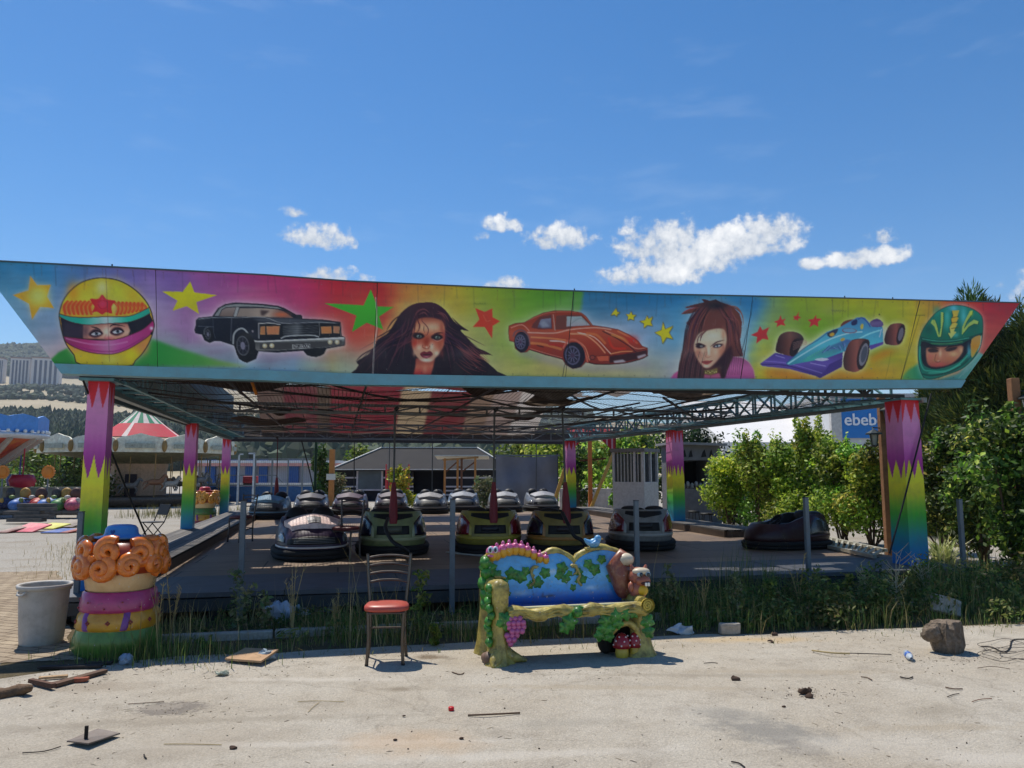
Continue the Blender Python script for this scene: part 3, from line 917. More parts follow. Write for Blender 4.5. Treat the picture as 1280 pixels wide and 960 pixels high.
 for(cx,cy,rx,ry,c,a)in((470,450,80,40,(200,180,150),.7),(590,440,24,70,(175,110,80),.7),(330,470,40,40,(180,165,140),.5),(560,640,40,60,(165,95,70),.7),(300,650,34,50,(165,95,70),.7),(420,630,20,60,(218,185,158),.7),(500,640,36,40,(205,160,130),.6),(405,690,26,14,(185,120,92),.6),(350,640,20,30,(205,165,135),.5),(390,800,30,14,(215,175,150),.7),(590,590,20,50,(140,75,60),.6)):
  P.spot(*z([(cx,cy)])[0],rx/9.145,ry/9.145,c,a)
 P.poly(z([(270,565),(310,540),(365,558),(380,580),(320,600),(280,590)]),(40,24,28),smooth=3,blur=.5)
 P.ell(*z([(335,575)])[0],2.0,1.3,(96,92,86))
 P.poly(z([(465,580),(500,548),(560,545),(585,555),(540,588),(490,592)]),(44,28,32),smooth=3,blur=.4)
 P.poly(z([(490,580),(520,560),(560,560),(530,585)]),(170,165,160),smooth=2)
 P.ell(*z([(520,570)])[0],1.4,1.5,(50,66,66))
 P.line(z([(262,555),(310,545),(390,572)]),1.7,(38,22,26),taper=True)
 P.line(z([(440,580),(510,528),(600,505)]),1.5,(58,32,32),taper=True)
 P.line(z([(385,590),(400,650),(385,690),(410,705),(440,690)]),.8,(140,85,65),alpha=.7)
 P.line(z([(450,600),(470,590),(480,600)]),.8,(160,110,90),alpha=.6)
 P.poly(z([(335,750),(390,738),(430,740),(465,738),(440,765),(400,785),(360,775)]),(140,62,55),smooth=3)
 P.line(z([(340,752),(400,758),(462,740)]),.7,(80,30,32))
 P.poly(z([(250,640),(280,720),(340,800),(360,940),(60,940),(100,780),(180,640)]),(46,24,30),blur=1.2,alpha=.75)
 P.poly(z([(590,650),(680,560),(700,690),(640,800),(600,940),(560,940),(560,800),(460,820)]),(36,18,26),blur=1.5,alpha=.85)
 for i in range(14):
  x=75+i*20
  P.line(z([(x+60,640),(x+20,780),(x,935)]),.7,(120,70,66)if i%3 else(22,14,20),alpha=.55)
 for i in range(9):
  x=600+i*24
  P.line(z([(x+30,620),(x+14,760),(x,900)]),.8,(70,34,48),alpha=.5)
 P.poly(z([(365,850),(440,845),(520,820),(520,880),(440,905),(370,890)]),(110,90,45),blur=.7)
 for k in range(12):
  P.ell(*z([(372+k*12,868+8*math.sin(k*1.7))])[0],.7,1.0,(176,160,90)if k%2 else(60,45,25))
 P.poly(z([(370,895),(440,908),(540,880),(560,940),(360,940)]),(150,70,92),blur=.4)
 P.line(z([(285,560),(300,480),(350,410)]),1.3,(70,34,36),taper=True)
 P.line(z([(320,520),(345,440),(410,385)]),1.8,(80,38,38),taper=True)
# racing car
 z=zoom(6.4,940,385)
 outline=z([(65,440),(180,360),(185,300),(220,220),(290,185),(380,200),(415,240),(420,265),(480,262),(580,190),(700,150),(760,100),(830,85),(880,70),(930,100),(960,130),(970,80),(1040,75),(1050,150),(1075,160),(1120,120),(1220,125),(1230,160),(1200,280),(1160,300),(1070,295),(940,340),(900,480),(850,515),(740,500),(725,470),(550,560),(515,545),(300,490),(80,465)])
 P.poly(outline,(215,205,180),blur=4.5,alpha=.8)
 P.poly(z([(100,480),(300,500),(540,560),(760,520),(960,520),(1000,560),(100,560)]),(195,95,20),blur=5,alpha=.6)
 P.poly(z([(940,400),(1060,330),(1180,330),(1100,380),(960,430)]),(190,95,20),blur=4,alpha=.7)
 def tyre(pts,c0,c1,x0,x1):
  P.poly(z(pts),ramp((x0,c0),((x0*.45+x1*.55),c1),(x1,c0),axis=0),smooth=3)
 tyre([(190,320),(215,230),(270,192),(350,192),(400,220),(412,262),(340,285),(320,390),(250,370),(195,352)],(38,22,24),(96,56,46),969,1003)
 P.poly(z([(310,300),(340,250),(400,240),(412,262),(380,330),(340,390),(300,370)]),(34,22,26),smooth=2)
 for k in range(5):
  P.line(z([(330,335-k*14),(400+k*4,300-k*10),(440,290-k*6)]),.7,(150,110,95),alpha=.7)
 P.poly(z([(705,155),(730,110),(790,92),(835,95),(830,140),(760,150)]),(90,48,36),smooth=2)
 P.poly(z([(65,445),(185,358),(330,390),(730,330),(720,470),(545,562),(515,545),(300,488),(80,465)]),ramp((440,(64,50,108)),(455,(84,66,132)),(472,(52,38,92))))
 P.line(z([(70,450),(280,460),(520,535),(545,555)]),1.6,(56,40,96))
 P.line(z([(100,425),(300,445),(560,520)]),1.0,(128,110,170),alpha=.7)
 P.line(z([(190,380),(260,400)]),1.0,(160,150,190),alpha=.6,smooth=0)
 P.line(z([(470,440),(590,465)]),1.0,(170,160,190),alpha=.6,smooth=0)
 P.poly(z([(545,562),(720,470),(725,400),(620,450)]),(58,42,100))
 P.poly(z([(272,445),(400,340),(500,262),(600,190),(700,155),(840,75),(900,75),(940,120),(1045,155),(1050,280),(940,320),(760,340),(600,400),(440,430),(300,458)]),ramp((400,(60,105,140)),(415,(62,130,150)),(430,(70,150,160)),(455,(52,120,130))))
 P.poly(z([(400,420),(560,330),(760,250),(800,260),(740,330),(600,390),(440,430)]),ramp((425,(56,84,128)),(448,(60,140,128))),blur=.6)
 P.line(z([(290,445),(440,350),(600,260),(760,205),(880,190)]),1.6,(160,205,215),alpha=.8)
 P.line(z([(860,245),(940,205),(1020,180)]),1.8,(130,200,205),alpha=.8)
 P.line(z([(275,440),(420,320),(520,260),(600,200)]),1.2,(34,70,110),alpha=.8)
 P.poly(z([(600,200),(690,165),(660,220),(620,235)]),(40,44,60),smooth=2)
 P.ell(*z([(640,212)])[0],3.2,2.2,(175,130,45),-.3)
 P.ell(*z([(725,252)])[0],3.0,1.9,(165,135,60),-.4)
 P.ell(*z([(880,148)])[0],2.0,3.6,(170,150,60),.2)
 P.ell(*z([(780,182)])[0],9.5,3.2,(110,70,80),.05)
 P.ell(*z([(780,180)])[0],8.2,2.4,(84,130,150),.05)
 P.poly(z([(795,110),(838,90),(840,130),(800,140)]),(30,34,66),smooth=2)
 P.line(z([(850,90),(880,78),(920,110),(945,150)]),1.2,(40,58,120))
 P.poly(z([(945,110),(1000,85),(1045,115),(1040,150),(960,150)]),(70,52,92),smooth=2)
 for k in range(4):
  P.line(z([(950,112+10*k),(1040,112+10*k)]),.5,(150,140,165),smooth=0,alpha=.7)
 P.ell(*z([(1018,52)])[0],.8,1.0,(40,30,30))
 P.poly(z([(940,300),(1050,270),(1050,290),(950,335)]),(76,58,122))
 P.line(z([(1035,170),(1020,230)]),1.4,(170,175,195),alpha=.8,smooth=0)
 for k in range(14):
  P.line(z([(560+14*k,360-6*k),(620+10*k,300+4*k)]),.7,[(50,44,104),(120,120,175),(40,90,110)][k%3],smooth=0,alpha=.75)
 P.poly(z([(500,412),(560,398),(620,410),(560,425)]),(190,195,200),smooth=2,alpha=.8)
 for k in range(9):
  P.ell(*z([(450+k*17,395-k*9)])[0],.8,.9,(70,160,120),alpha=.8)
 tyre([(732,400),(760,310),(800,258),(870,246),(930,255),(942,290),(925,390),(880,480),(830,512),(760,500),(735,470)],(52,30,28),(128,70,58),1054,1086)
 P.ell(*z([(890,375)])[0],7.0,19,(40,28,30),.22)
 P.ell(*z([(895,372)])[0],5.0,14.5,(104,100,104),.22)
 P.ell(*z([(898,370)])[0],3.6,10.5,(64,66,74),.22)
 tyre([(1060,230),(1085,160),(1120,128),(1190,122),(1222,140),(1225,190),(1200,270),(1160,298),(1080,292),(1060,270)],(46,26,26),(118,62,52),1106,1132)
 P.ell(*z([(1188,212)])[0],4.6,12.5,(38,26,28),.25)
 P.ell(*z([(1190,210)])[0],3.0,8.5,(92,84,90),.25)
 P.line(z([(800,258),(870,246),(930,255)]),.8,(60,30,28))
# right helmet
 z=zoom(9.6,1140,375)
 P.poly(z([(-120,920),(-60,850),(80,760),(200,800),(250,960),(-120,960)]),ramp((1128,(80,130,60)),(1150,(34,112,80)),axis=0),blur=1.5)
 P.poly(z([(300,965),(560,880),(700,720),(800,625),(880,665),(1000,560),(700,965)]),ramp((1190,(56,110,100)),(1228,(80,135,120)),axis=0),blur=.8)
 for k in range(6):
  P.line(z([(560+50*k,940-40*k),(660+40*k,820-30*k)]),.8,(140,150,150),alpha=.4,smooth=0)
 helm=z([(75,560),(90,470),(130,360),(200,250),(290,150),(390,90),(500,62),(620,70),(740,110),(830,180),(852,260),(848,400),(825,540),(780,640),(700,740),(590,830),(440,890),(270,945),(150,935),(100,850),(75,720)])
 P.poly(helm,(205,200,175),blur=3.5,alpha=.75)
 P.poly(helm,ramp((380,(24,110,92)),(400,(20,98,76)),(420,(16,86,64)),(450,(18,84,68)),(470,(20,92,72))),smooth=3)
 for(cx,cy,rx,ry,c,a)in((500,100,60,40,(90,165,180),.8),(620,200,40,120,(80,165,165),.7),(420,280,40,90,(60,150,130),.6),(300,130,50,60,(26,120,100),.6),(200,350,60,60,(14,66,56),.8),(740,300,60,60,(14,76,58),.8),(520,420,40,30,(80,170,160),.6),(420,190,30,60,(70,160,150),.6)):
  P.spot(*z([(cx,cy)])[0],rx/9.6,ry/9.6,c,a)
 dk=(16,66,44)
 for pts in([(480,125),(570,125),(540,205),(560,215),(525,275),(545,285),(500,375),(530,385),(465,465),(430,395),(460,395),(450,330),(480,280),(470,230),(495,195)],):
  P.poly(z([(x-8,y+6)for x,y in pts]),dk)
  P.poly(z(pts),ramp((388,(176,150,55)),(400,(190,140,40)),(410,(178,160,70)),(422,(150,165,90))))
 for k in(200,262,330):
  P.line(z([(470,k+14),(555,k-2)]),.9,(70,60,20),smooth=0,alpha=.8)
 for pts in([(225,275),(240,240),(270,235),(300,310),(325,430),(345,330),(345,150),(375,150),(375,250),(345,440),(315,445),(270,320)],[(595,420),(600,330),(640,240),(700,130),(735,125),(720,170),(650,270),(620,350),(680,280),(745,235),(800,255),(790,290),(745,285),(680,320)]):
  P.poly(z([(x+8,y+6)for x,y in pts]),dk)
  P.poly(z(pts),(140,160,72))
 P.spot(*z([(715,160)])[0],2,3,(170,190,50),.8)
 P.poly(z([(105,440),(250,475),(420,480),(600,465),(720,430),(848,390),(830,440),(700,480),(580,520),(400,540),(230,530),(110,480)]),(14,60,48))
 P.line(z([(130,465),(300,492),(500,488),(680,455)]),1.0,(60,150,120),alpha=.8)
 P.line(z([(230,520),(420,525),(600,500)]),.9,(90,150,80),alpha=.7)
 P.poly(z([(115,490),(250,535),(420,545),(600,520),(700,470),(710,560),(640,660),(560,740),(430,800),(290,830),(190,810),(130,760),(112,640)]),(20,20,26),smooth=2)
 P.poly(z([(170,600),(210,570),(420,560),(590,545),(612,590),(570,680),(480,760),(360,800),(230,800),(180,740)]),ramp((432,(130,80,60)),(442,(165,105,75)),(452,(150,85,62)),(458,(140,60,50))),smooth=2,blur=.5)
 for(cx,cy,rx,ry,c,a)in((340,640,18,50,(200,150,115),.8),(500,650,50,30,(195,150,100),.7),(220,680,30,40,(165,85,70),.7),(330,770,60,18,(165,70,62),.7),(580,600,24,34,(190,145,100),.7),(450,710,40,24,(160,95,55),.6),(280,720,20,14,(150,110,60),.6),(320,730,14,10,(180,150,120),.6)):
  P.spot(*z([(cx,cy)])[0],rx/9.6,ry/9.6,c,a)
 P.poly(z([(190,595),(260,575),(320,605),(300,625),(220,628)]),(40,26,26),smooth=2,blur=.6)
 P.poly(z([(400,600),(450,570),(540,560),(520,595),(440,618)]),(40,26,28),smooth=2,blur=.6)
 P.line(z([(200,575),(270,572),(330,590)]),1.5,(30,20,22),taper=True)
 P.line(z([(385,595),(460,555),(570,550)]),1.7,(30,20,22),taper=True)
 P.line(z([(290,650),(275,720),(300,745),(340,735)]),.9,(100,50,40),alpha=.7)
 P.poly(z([(715,470),(800,425),(825,440),(815,530),(770,620),(715,695),(700,600)]),ramp((420,(170,125,60)),(434,(165,110,30)),(446,(150,130,55))),smooth=2)
 P.line(z([(830,430),(820,530),(785,620)]),.8,(205,205,180),alpha=.8)
 P.line(z([(100,560),(95,700),(130,820),(200,850),(400,850),(560,770),(660,670)]),1.6,(46,140,112),alpha=.85)
 P.line(z([(130,890),(250,905),(430,870),(600,780),(700,680)]),2.2,(12,58,48),alpha=.9)
 P.line(z([(200,875),(400,862),(580,775)]),1.0,(70,160,130),alpha=.7)
 P.spot(*z([(680,610)])[0],2.4,8,(70,150,165),.7)
 P.line(helm+helm[:1],.8,(14,40,32),smooth=3,alpha=.8)
 P.line([(1043,389),(1050,388)],.5,(70,80,40),alpha=.6,smooth=0)
 for k in range(6):
  P.line([(1039+3*k,387.5),(1041+3*k,389.5+(k%2)),(1042+3*k,388)],.5,(60,66,45),alpha=.6,smooth=0)
 for k in range(5):
  P.line([(592+3.2*k,380),(594+3.2*k,378.6+(k%2)),(595+3*k,380.4)],.5,(60,84,30),alpha=.7,smooth=0)
 for k in range(160):
  x=-30+1300*rr.random()
  y=top_y(x)+5+100*rr.random()
  P.line([(x,y),(x+rr.normal()*.6,y+2+9*rr.random())],.5,[(40,40,42),(190,185,170)][k%2],alpha=.16,smooth=0)
 for k in range(40):
  x=-30+1300*rr.random()
  P.line([(x,top_y(x)+1),(x+rr.normal(),top_y(x)+8+22*rr.random())],1.6,(45,45,48),alpha=.16,smooth=0)
 for x in range(-24,1275,19):
  for y in(top_y(x)+3,bot_y(x)-3):
   P.spot(x,y,.55,.55,(52,42,36),.7)
   if rr.random()<.4:
    P.line([(x,y),(x+rr.normal()*.4,y+3+10*rr.random())],.8,(92,62,44),alpha=.3,smooth=0)
 for k in range(14):
  x=-20+1280*rr.random()
  P.spot(x,top_y(x)+8+95*rr.random(),10+20*rr.random(),4+6*rr.random(),(150,145,138),.13)
 for(xa,ya,xb,yb,w,a,c)in((69,333,70,357,.7,.6,(40,50,60)),(132,336,137,452,.7,.55,(60,45,45)),(167,340,168,358,.6,.5,(50,40,50)),(717,366,716,388,1.0,.8,(20,50,40)),(941,376,939,392,.7,.7,(20,40,50)),(939,392,926,445,.8,.8,(24,30,34)),(1054,376,1053,396,.6,.5,(70,80,20)),(1150,394,1140,428,.8,.6,(60,60,20)),(1140,428,1126,474,.9,.7,(50,60,20)),(1114,440,1107,474,.6,.4,(70,60,20)),(1144,394,1156,394,.8,.6,(60,60,20)),(1129,376,1129,396,.6,.5,(60,60,20)),(707,450,701,482,.8,.8,(24,24,20))):
  P.line([(xa,ya),(xb,yb)],w,c,alpha=a,smooth=0)
 P.line([(470,372),(471,410),(468,430),(466,468)],1.0,(200,190,175),alpha=.85)
 P.line([(471.6,352),(472,468)],.6,(60,40,30),alpha=.6,smooth=0)
paint_mural()
MURAL_GAIN=2.15
def mural_lin(c):
 c=np.clip(c/255.0,0,1)
 l=np.where(c<=0.04045,c/12.92,((c+0.055)/1.055)**2.4)
 l=l*MURAL_GAIN
 return np.clip(l/(1+np.maximum(l-.75,0)*.6),0.004,0.9)
VF=-0.12
_f=on(640,700,0)
fascia=thing('fascia_sign','long airbrushed sign board with helmets, cars, women and stars over the bumper car ride','sign board',R(0,VF,0),RA)
FINV=(Matrix.Translation(R(0,VF,0))@Matrix.Rotation(RA,4,'Z')).inverted()
def f_local(px,py,v=VF):
 return FINV@onv(px,py,v)
def fascia_grid():
 """panels between the seams; the ends are raked"""
 TL,TR,BL,BR=-30.0,1274.5,68.0,1206.0
 seams=[(TL,BL),(194.5,197),(472,466),(717,707),(941,926),(1150,1126),(TR,BR)]
 cc,ss=math.cos(TH),math.sin(TH)
 n=np.array([-SA,CA,0.0])
 p0=np.array(R(0,VF,0))
 o=np.array([0,0,EYE])
 inv=np.array(FINV)
 pm=vmat('sign_paint',rough=.42,dirt_amt=.22,dirt=(92,88,84),scale=1.6,spec=.3)
 edge=mat('sign_board_edge',(120,110,100),rough=.8)
 nrow=124
 for k in range(6):
  (ta,ba),(tb,bb_)=seams[k],seams[k+1]
  g0,g1=(.35 if k else 0),(.35 if k<5 else 0)
  ncol=int(max(tb-ta,bb_-ba))
  s=np.linspace(0,1,ncol+1)
  t=np.linspace(0,1,nrow+1)
  S,T=np.meshgrid(s,t)
  xt=ta+g0+(tb-ta-g0-g1)*S
  xb=ba+g0+(bb_-ba-g0-g1)*S
  PX=xt*(1-T)+xb*T
  PYT,PYB=top_y(xt),bot_y(xb)
  PY=PYT*(1-T)+PYB*T
  col=mural_lin(MU.sample(PX,PY)).reshape(-1,3)
  dx=(PX-640)/FPX
  dy=(480-PY)/FPX
  D=np.stack([dx,cc-dy*ss,ss+dy*cc],-1).reshape(-1,3)
  tt=((p0-o)@n)/(D@n)
  W=o+D*tt[:,None]
  L=W@inv[:3,:3].T+inv[:3,3]
  nv=len(L)
  L[:,1]+=.004*np.sin(L[:,0]*2.3+k)*np.sin(L[:,2]*4.1+k*2)+.0025*np.sin(L[:,0]*6.1+L[:,2]*3)
  back=L+np.array([0,0.03,0])
  a=(np.arange(nrow)[:,None]*(ncol+1)+np.arange(ncol)[None,:]).ravel()
  q=np.stack([a,a+ncol+1,a+ncol+2,a+1],-1)
  rim=np.concatenate([np.arange(ncol+1),(np.arange(1,nrow+1)*(ncol+1)+ncol),(nrow*(ncol+1)+np.arange(ncol-1,-1,-1)),(np.arange(nrow-1,0,-1)*(ncol+1))])
  vs=np.concatenate([L,back[rim]])
  m=len(rim)
  r2=nv+np.arange(m)
  nx=np.roll(np.arange(m),-1)
  side=np.stack([rim,rim[nx],r2[nx],r2],-1)
  cols=np.concatenate([col,np.full((m,3),.12)])
  np_mesh('painted_panel',vs,np.concatenate([q,side]),[pm,edge],fascia,cols,mi=np.concatenate([np.zeros(len(q)),np.ones(len(side))]))
 b=MB()
 sheet=[f_local(x,y,VF)+Vector((0,.035,0))for x,y in((-27,328),(640,362.5),(1272,380),(1205,474),(640,469.5),(69,454))]
 sh2=[p+Vector((0,.02,0))for p in sheet]
 b.add(sheet+sh2,[(0,1,4,5),(1,2,3,4),(6,11,10,7),(7,10,9,8),(0,6,7,1),(1,7,8,2),(2,8,9,3),(3,9,10,4),(4,10,11,5),(5,11,6,0)])
 b.build('backing_sheet',mat('grey_steel',(96,98,98),rough=.6,metal=.3,dirt=(70,55,42),dirt_amt=.5),fascia)
 bx=[68.5,180,330,430,510,700,820,1030,1205]
 bb=[467.3,471,475.5,481,482,484.7,486.2,486.6,485.0]
 xs=[78,180,330,430,510,700,820,1030,1199]
 top_=[f_local(x,float(bot_y(x))+.4)for x in bx]
 low_=[f_local(x,y)for x,y in zip(xs,bb)]
 b=MB()
 vs=[]
 for o_ in(-.035,.14):
  for p in top_+low_:
   vs.append(p+Vector((0,o_,0)))
 nb=len(bx)
 fs=[]
 for i in range(nb-1):
  fs+=[(i,i+nb,i+nb+1,i+1),(2*nb+i,2*nb+i+1,3*nb+i+1,3*nb+i),(i,i+1,2*nb+i+1,2*nb+i),(nb+i,3*nb+i,3*nb+i+1,nb+i+1)]
 fs+=[(0,2*nb,3*nb,nb),(nb-1,2*nb-1,4*nb-1,3*nb-1)]
 b.add(vs,fs)
 b.build('lower_beam',mat('beam_teal',(110,166,178),rough=.5,var=.1,scale=2.5,dirt=(120,120,112),dirt_amt=.35),fascia)
 b=MB()
 cx=[-29,60,330,430,700,820,1030,1273]
 pts=[f_local(x,float(top_y(x))-.5)for x in cx]
 for i in range(len(pts)-1):
  b.bar(pts[i]+Vector((0,.02,0)),pts[i+1]+Vector((0,.02,0)),.07,.015)
 b.build('top_capping',mat('capping',(74,92,98),rough=.5),fascia)
 for x in(140,718,1116,1056):
  p=f_local(x,float(top_y(x)))
  MB().tube([p,p+Vector((0,0,.035))],.008,6).build('lifting_stud',mat('dark_steel',(58,58,60),rough=.5,metal=.4),fascia)
fascia_grid()
chips('sign_paint',(140,134,126),16,.70,.55)
# bumper car ride: deck, pillars, roof
HD=0.30
U0,U1,V1=-5.15,6.45,15.9
steel_dk=mat('dark_steel',(58,58,60),rough=.5,metal=.4)
galv=mat('galvanised',(126,132,134),rough=.5,metal=.35,dirt=(90,76,60),dirt_amt=.35)
teal=mat('truss_teal',(100,150,160),rough=.55,dirt=(60,55,50),dirt_amt=.4)
rust=mat('rusty_steel',(112,70,46),rough=.8,dirt=(60,40,30),dirt_amt=.6)
wood_grey=mat('weathered_plank',(112,106,98),rough=.9,var=.22,scale=9,bump=.3,dirt=(80,70,60),dirt_amt=.4)
wood_tan=mat('tan_timber',(150,112,68),rough=.8,var=.25,scale=7,bump=.2)
def deck_material():
 m=mat('deck_plates',(146,124,102),rough=.62,var=.22,scale=.9,dirt=(110,94,80),dirt_amt=.5,bump=.12,bscale=30)
 n,l=m.node_tree.nodes,m.node_tree.links
 br=n.new('ShaderNodeTexBrick')
 br.inputs['Scale'].default_value=1.0
 br.inputs['Brick Width'].default_value=2.0
 br.inputs['Row Height'].default_value=1.0
 br.inputs['Mortar Size'].default_value=.012
 br.inputs['Color1'].default_value=(1,1,1,1)
 br.inputs['Color2'].default_value=(.78,.78,.8,1)
 br.inputs['Mortar'].default_value=(.25,.24,.22,1)
 tc=n.new('ShaderNodeTexCoord')
 l.new(tc.outputs['Object'],br.inputs['Vector'])
 bs=n['Principled BSDF']
 src=bs.inputs['Base Color'].links[0].from_socket
 mx=n.new('ShaderNodeMix')
 mx.data_type='RGBA'
 mx.blend_type='MULTIPLY'
 mx.inputs['Factor'].default_value=1.0
 l.new(src,mx.inputs['A'])
 l.new(br.outputs['Color'],mx.inputs['B'])
 l.new(mx.outputs['Result'],bs.inputs['Base Color'])
 return m
def plank_mat(key,col,w=.14,**kw):
 """timber with board joints across local x"""
 m=mat(key,col,**kw)
 n,l=m.node_tree.nodes,m.node_tree.links
 tc=n.new('ShaderNodeTexCoord')
 wv=n.new('ShaderNodeTexBrick')
 wv.inputs['Scale'].default_value=1.0
 wv.inputs['Brick Width'].default_value=2.6
 wv.inputs['Row Height'].default_value=w
 wv.inputs['Mortar Size'].default_value=.006
 wv.inputs['Color1'].default_value=(1,1,1,1)
 wv.inputs['Color2'].default_value=(.7,.7,.7,1)
 wv.inputs['Mortar'].default_value=(.12,.12,.12,1)
 mp=n.new('ShaderNodeMapping')
 mp.inputs['Rotation'].default_value=(0,0,PI/2)
 l.new(tc.outputs['Object'],mp.inputs['Vector'])
 l.new(mp.outputs['Vector'],wv.inputs['Vector'])
 bs=n['Principled BSDF']
 src=bs.inputs['Base Color'].links[0].from_socket
 mx=n.new('ShaderNodeMix')
 mx.data_type='RGBA'
 mx.blend_type='MULTIPLY'
 mx.inputs['Factor'].default_value=1.0
 l.new(src,mx.inputs['A'])
 l.new(wv.outputs['Color'],mx.inputs['B'])
 l.new(mx.outputs['Result'],bs.inputs['Base Color'])
 return m
def ride_platform():
 t=thing('ride_platform','low raised bumper car floor of worn brown metal plates with a grey front strip','platform',R(0,0,0),RA)
 uc=(U0+U1)/2
 b=MB()
 b.box((uc,(1.45+V1)/2,HD-.02),(U1-U0,V1-1.45,.04))
 b.build('deck',deck_material(),t)
 b=MB()
 nb=9
 for i in range(nb):
  w=(U1-U0)/nb
  b.box((U0+w*(i+.5),.72,HD-.022+.003*(i%2)),(w-.008,1.44,.05))
 b.build('front_strip',mat('grey_apron',(88,90,94),rough=.6,var=.2,scale=1.5,dirt=(70,62,55),dirt_amt=.5),t)
 b=MB()
 b.box((uc,.03,HD-.125),(U1-U0-.02,.06,.13))
 b.box((U0+.03,V1/2,HD-.125),(.06,V1-.2,.13))
 b.box((U1-.03,V1/2,HD-.125),(.06,V1-.2,.13))
 b.build('edge_beam',mat('edge_beam_grey',(56,62,66),rough=.6,metal=.2,dirt=(70,55,42),dirt_amt=.5),t)
 for i in range(8):
  u=U0+.25+(U1-U0-.5)*i/7
  b=MB()
  b.box((u,.16,(HD-.05)/2),(.1,.1,HD-.05))
  b.box((u,.16,.012),(.2,.2,.024))
  b.build('support_leg',steel_dk,t)
 b=MB()
 b.box((uc,.8,.13),(U1-U0-.3,.05,.22))
 b.build('void_shade_board',mat('void_shade',(34,34,36),rough=.8),t)  # added dark sheet, paints the shade of the open void below the deck
 for(ua,ub,va,vb)in((-5.13,-4.2,1.35,15.6),(5.52,6.43,5.2,15.6)):
  b=MB()
  b.box(((ua+ub)/2,(va+vb)/2,HD+.135),(ub-ua,vb-va,.03))
  w=b.build('side_walkway',plank_mat('walkway_planks',(118,114,110),rough=.85,var=.2,scale=7,bump=.2,dirt=(160,155,145),dirt_amt=.3),t)
  b=MB()
  b.box((ua+.02 if ua>0 else ub-.02,(va+vb)/2,HD+.06),(.045,vb-va-.02,.118))
  b.box(((ua+ub)/2,va+.02,HD+.06),(ub-ua-.1,.045,.118))
  b.build('kerb_board',mat('kerb_board',(84,70,58),rough=.85,var=.25,scale=5),w)
 return t
ride_platform()
def pillar_mesh(w,d,h,teeth,flip):
 """square column: painted bands with saw-tooth joints; returns np arrays"""
 V_,F_,C_=[],[],[]
 corners=[(-w/2,-d/2),(w/2,-d/2),(w/2,d/2),(-w/2,d/2)]
 for k in range(4):
  (xa,ya),(xb,yb)=corners[k],corners[(k+1)%4]
  nu,nv=26,120
  s=np.linspace(0,1,nu+1)
  z=np.linspace(0,1,nv+1)
  S,Z=np.meshgrid(s,z)
  fl=1.06-.06*Z
  x=(xa+(xb-xa)*S)*fl
  y=(ya+(yb-ya)*S)*fl
  n0=sum(len(v)for v in V_)
  V_.append(np.stack([x,y,Z*h],-1).reshape(-1,3))
  a=(np.arange(nv)[:,None]*(nu+1)+np.arange(nu)[None,:]).ravel()+n0
  F_.append(np.stack([a,a+1,a+nu+2,a+nu+1],-1))
  tri=np.abs(((S*teeth+.5*(k%2))%1.0)-.5)*2
  tri=tri if not flip else 1-tri
  zz=Z+(np.sin(S*23+k)*.004)
  col=np.stack([np.interp(zz,[0,.13,.27,.38,.49,.57],[v[i]for v in((22,72,140),(26,98,165),(35,125,130),(60,150,50),(172,172,40),(205,190,45))])for i in range(3)],-1)
  up=np.stack([np.interp(zz,[.4,.55,.66,.78,.9,1],[v[i]for v in((120,30,105),(122,32,110),(140,45,122),(172,100,150),(180,118,160),(176,110,150))])for i in range(3)],-1)
  red=np.stack([np.interp(zz,[.75,1],[v[i]for v in((182,36,52),(170,28,40))])for i in range(3)],-1)
  j1=.575+.10*tri
  m1=np.clip((zz-j1)/.006,0,1)[...,None]
  j2=.985-.11*(1-tri)
  m2=np.clip((zz-j2)/.006,0,1)[...,None]
  c=col*(1-m1)+up*m1
  c=c*(1-m2)+red*m2
  c=np.clip(c/255,0,1)
  C_.append(np.where(c<=.04045,c/12.92,((c+.055)/1.055)**2.4).reshape(-1,3))
 return np.concatenate(V_),np.concatenate(F_),np.clip(np.concatenate(C_)*1.7,0,.9)
pm=vmat('pillar_paint',rough=.45,dirt_amt=.25,dirt=(105,100,95),scale=2.2)
PIL=[(-4.70,.56,2.62,'front left rainbow zigzag pillar behind the curly haired litter bin',2),(5.92,.56,2.62,'front right rainbow zigzag pillar with a dark cable across it, by the shrubs',2),(-5.02,8.0,2.60,'middle rainbow zigzag pillar on the left walkway in front of the merry-go-round',2),(5.87,8.2,2.60,'middle rainbow zigzag pillar on the right beside the pale ticket booth',3),(-5.3,15.2,2.60,'rear rainbow zigzag pillar on the left, smallest of the row by the blue fence',2),(5.28,14.9,2.60,'rear rainbow zigzag pillar on the right beside the red striped awning',2)]
for i,(u,v,h,lab,teeth)in enumerate(PIL):
 t=thing('rainbow_pillar',lab,'pillar',R(u,v,0),RA,'rainbow zigzag pillars holding the ride roof')
 V_,F_,C_=pillar_mesh(*((.22,.23)if u<0 else(.29,.34)),h,teeth,i%2)
 np_mesh('painted_shaft',V_,F_,pm,t,C_)
 b=MB()
 b.box((0,0,.012),(.44,.5,.024))
 b.build('base_plate',steel_dk,t)
 b=MB()
 b.box((0,0,h+.015),(.36,.42,.03))
 b.build('cap_plate',teal,t)
for(pa,pb,lab)in(((104,476,.36),(187,680,1.7),'dark guy cable slanting down from the front left rainbow pillar'),((1164,492,.36),(1112,692,.34),'dark guy cable slanting across the front right rainbow pillar')):
 p,q=onv(*pa),onv(*pb)
 if pb[0]>1000:
  q=onv(1112,692,.3)
 o=MB().tube([p,p.lerp(q,.33)+Vector((0,0,-.02)),p.lerp(q,.66)+Vector((0,0,-.025)),q],.012,6).build('guy_cable',mat('black_cable',(26,26,28),rough=.6))
 tag(o,lab,'cable')
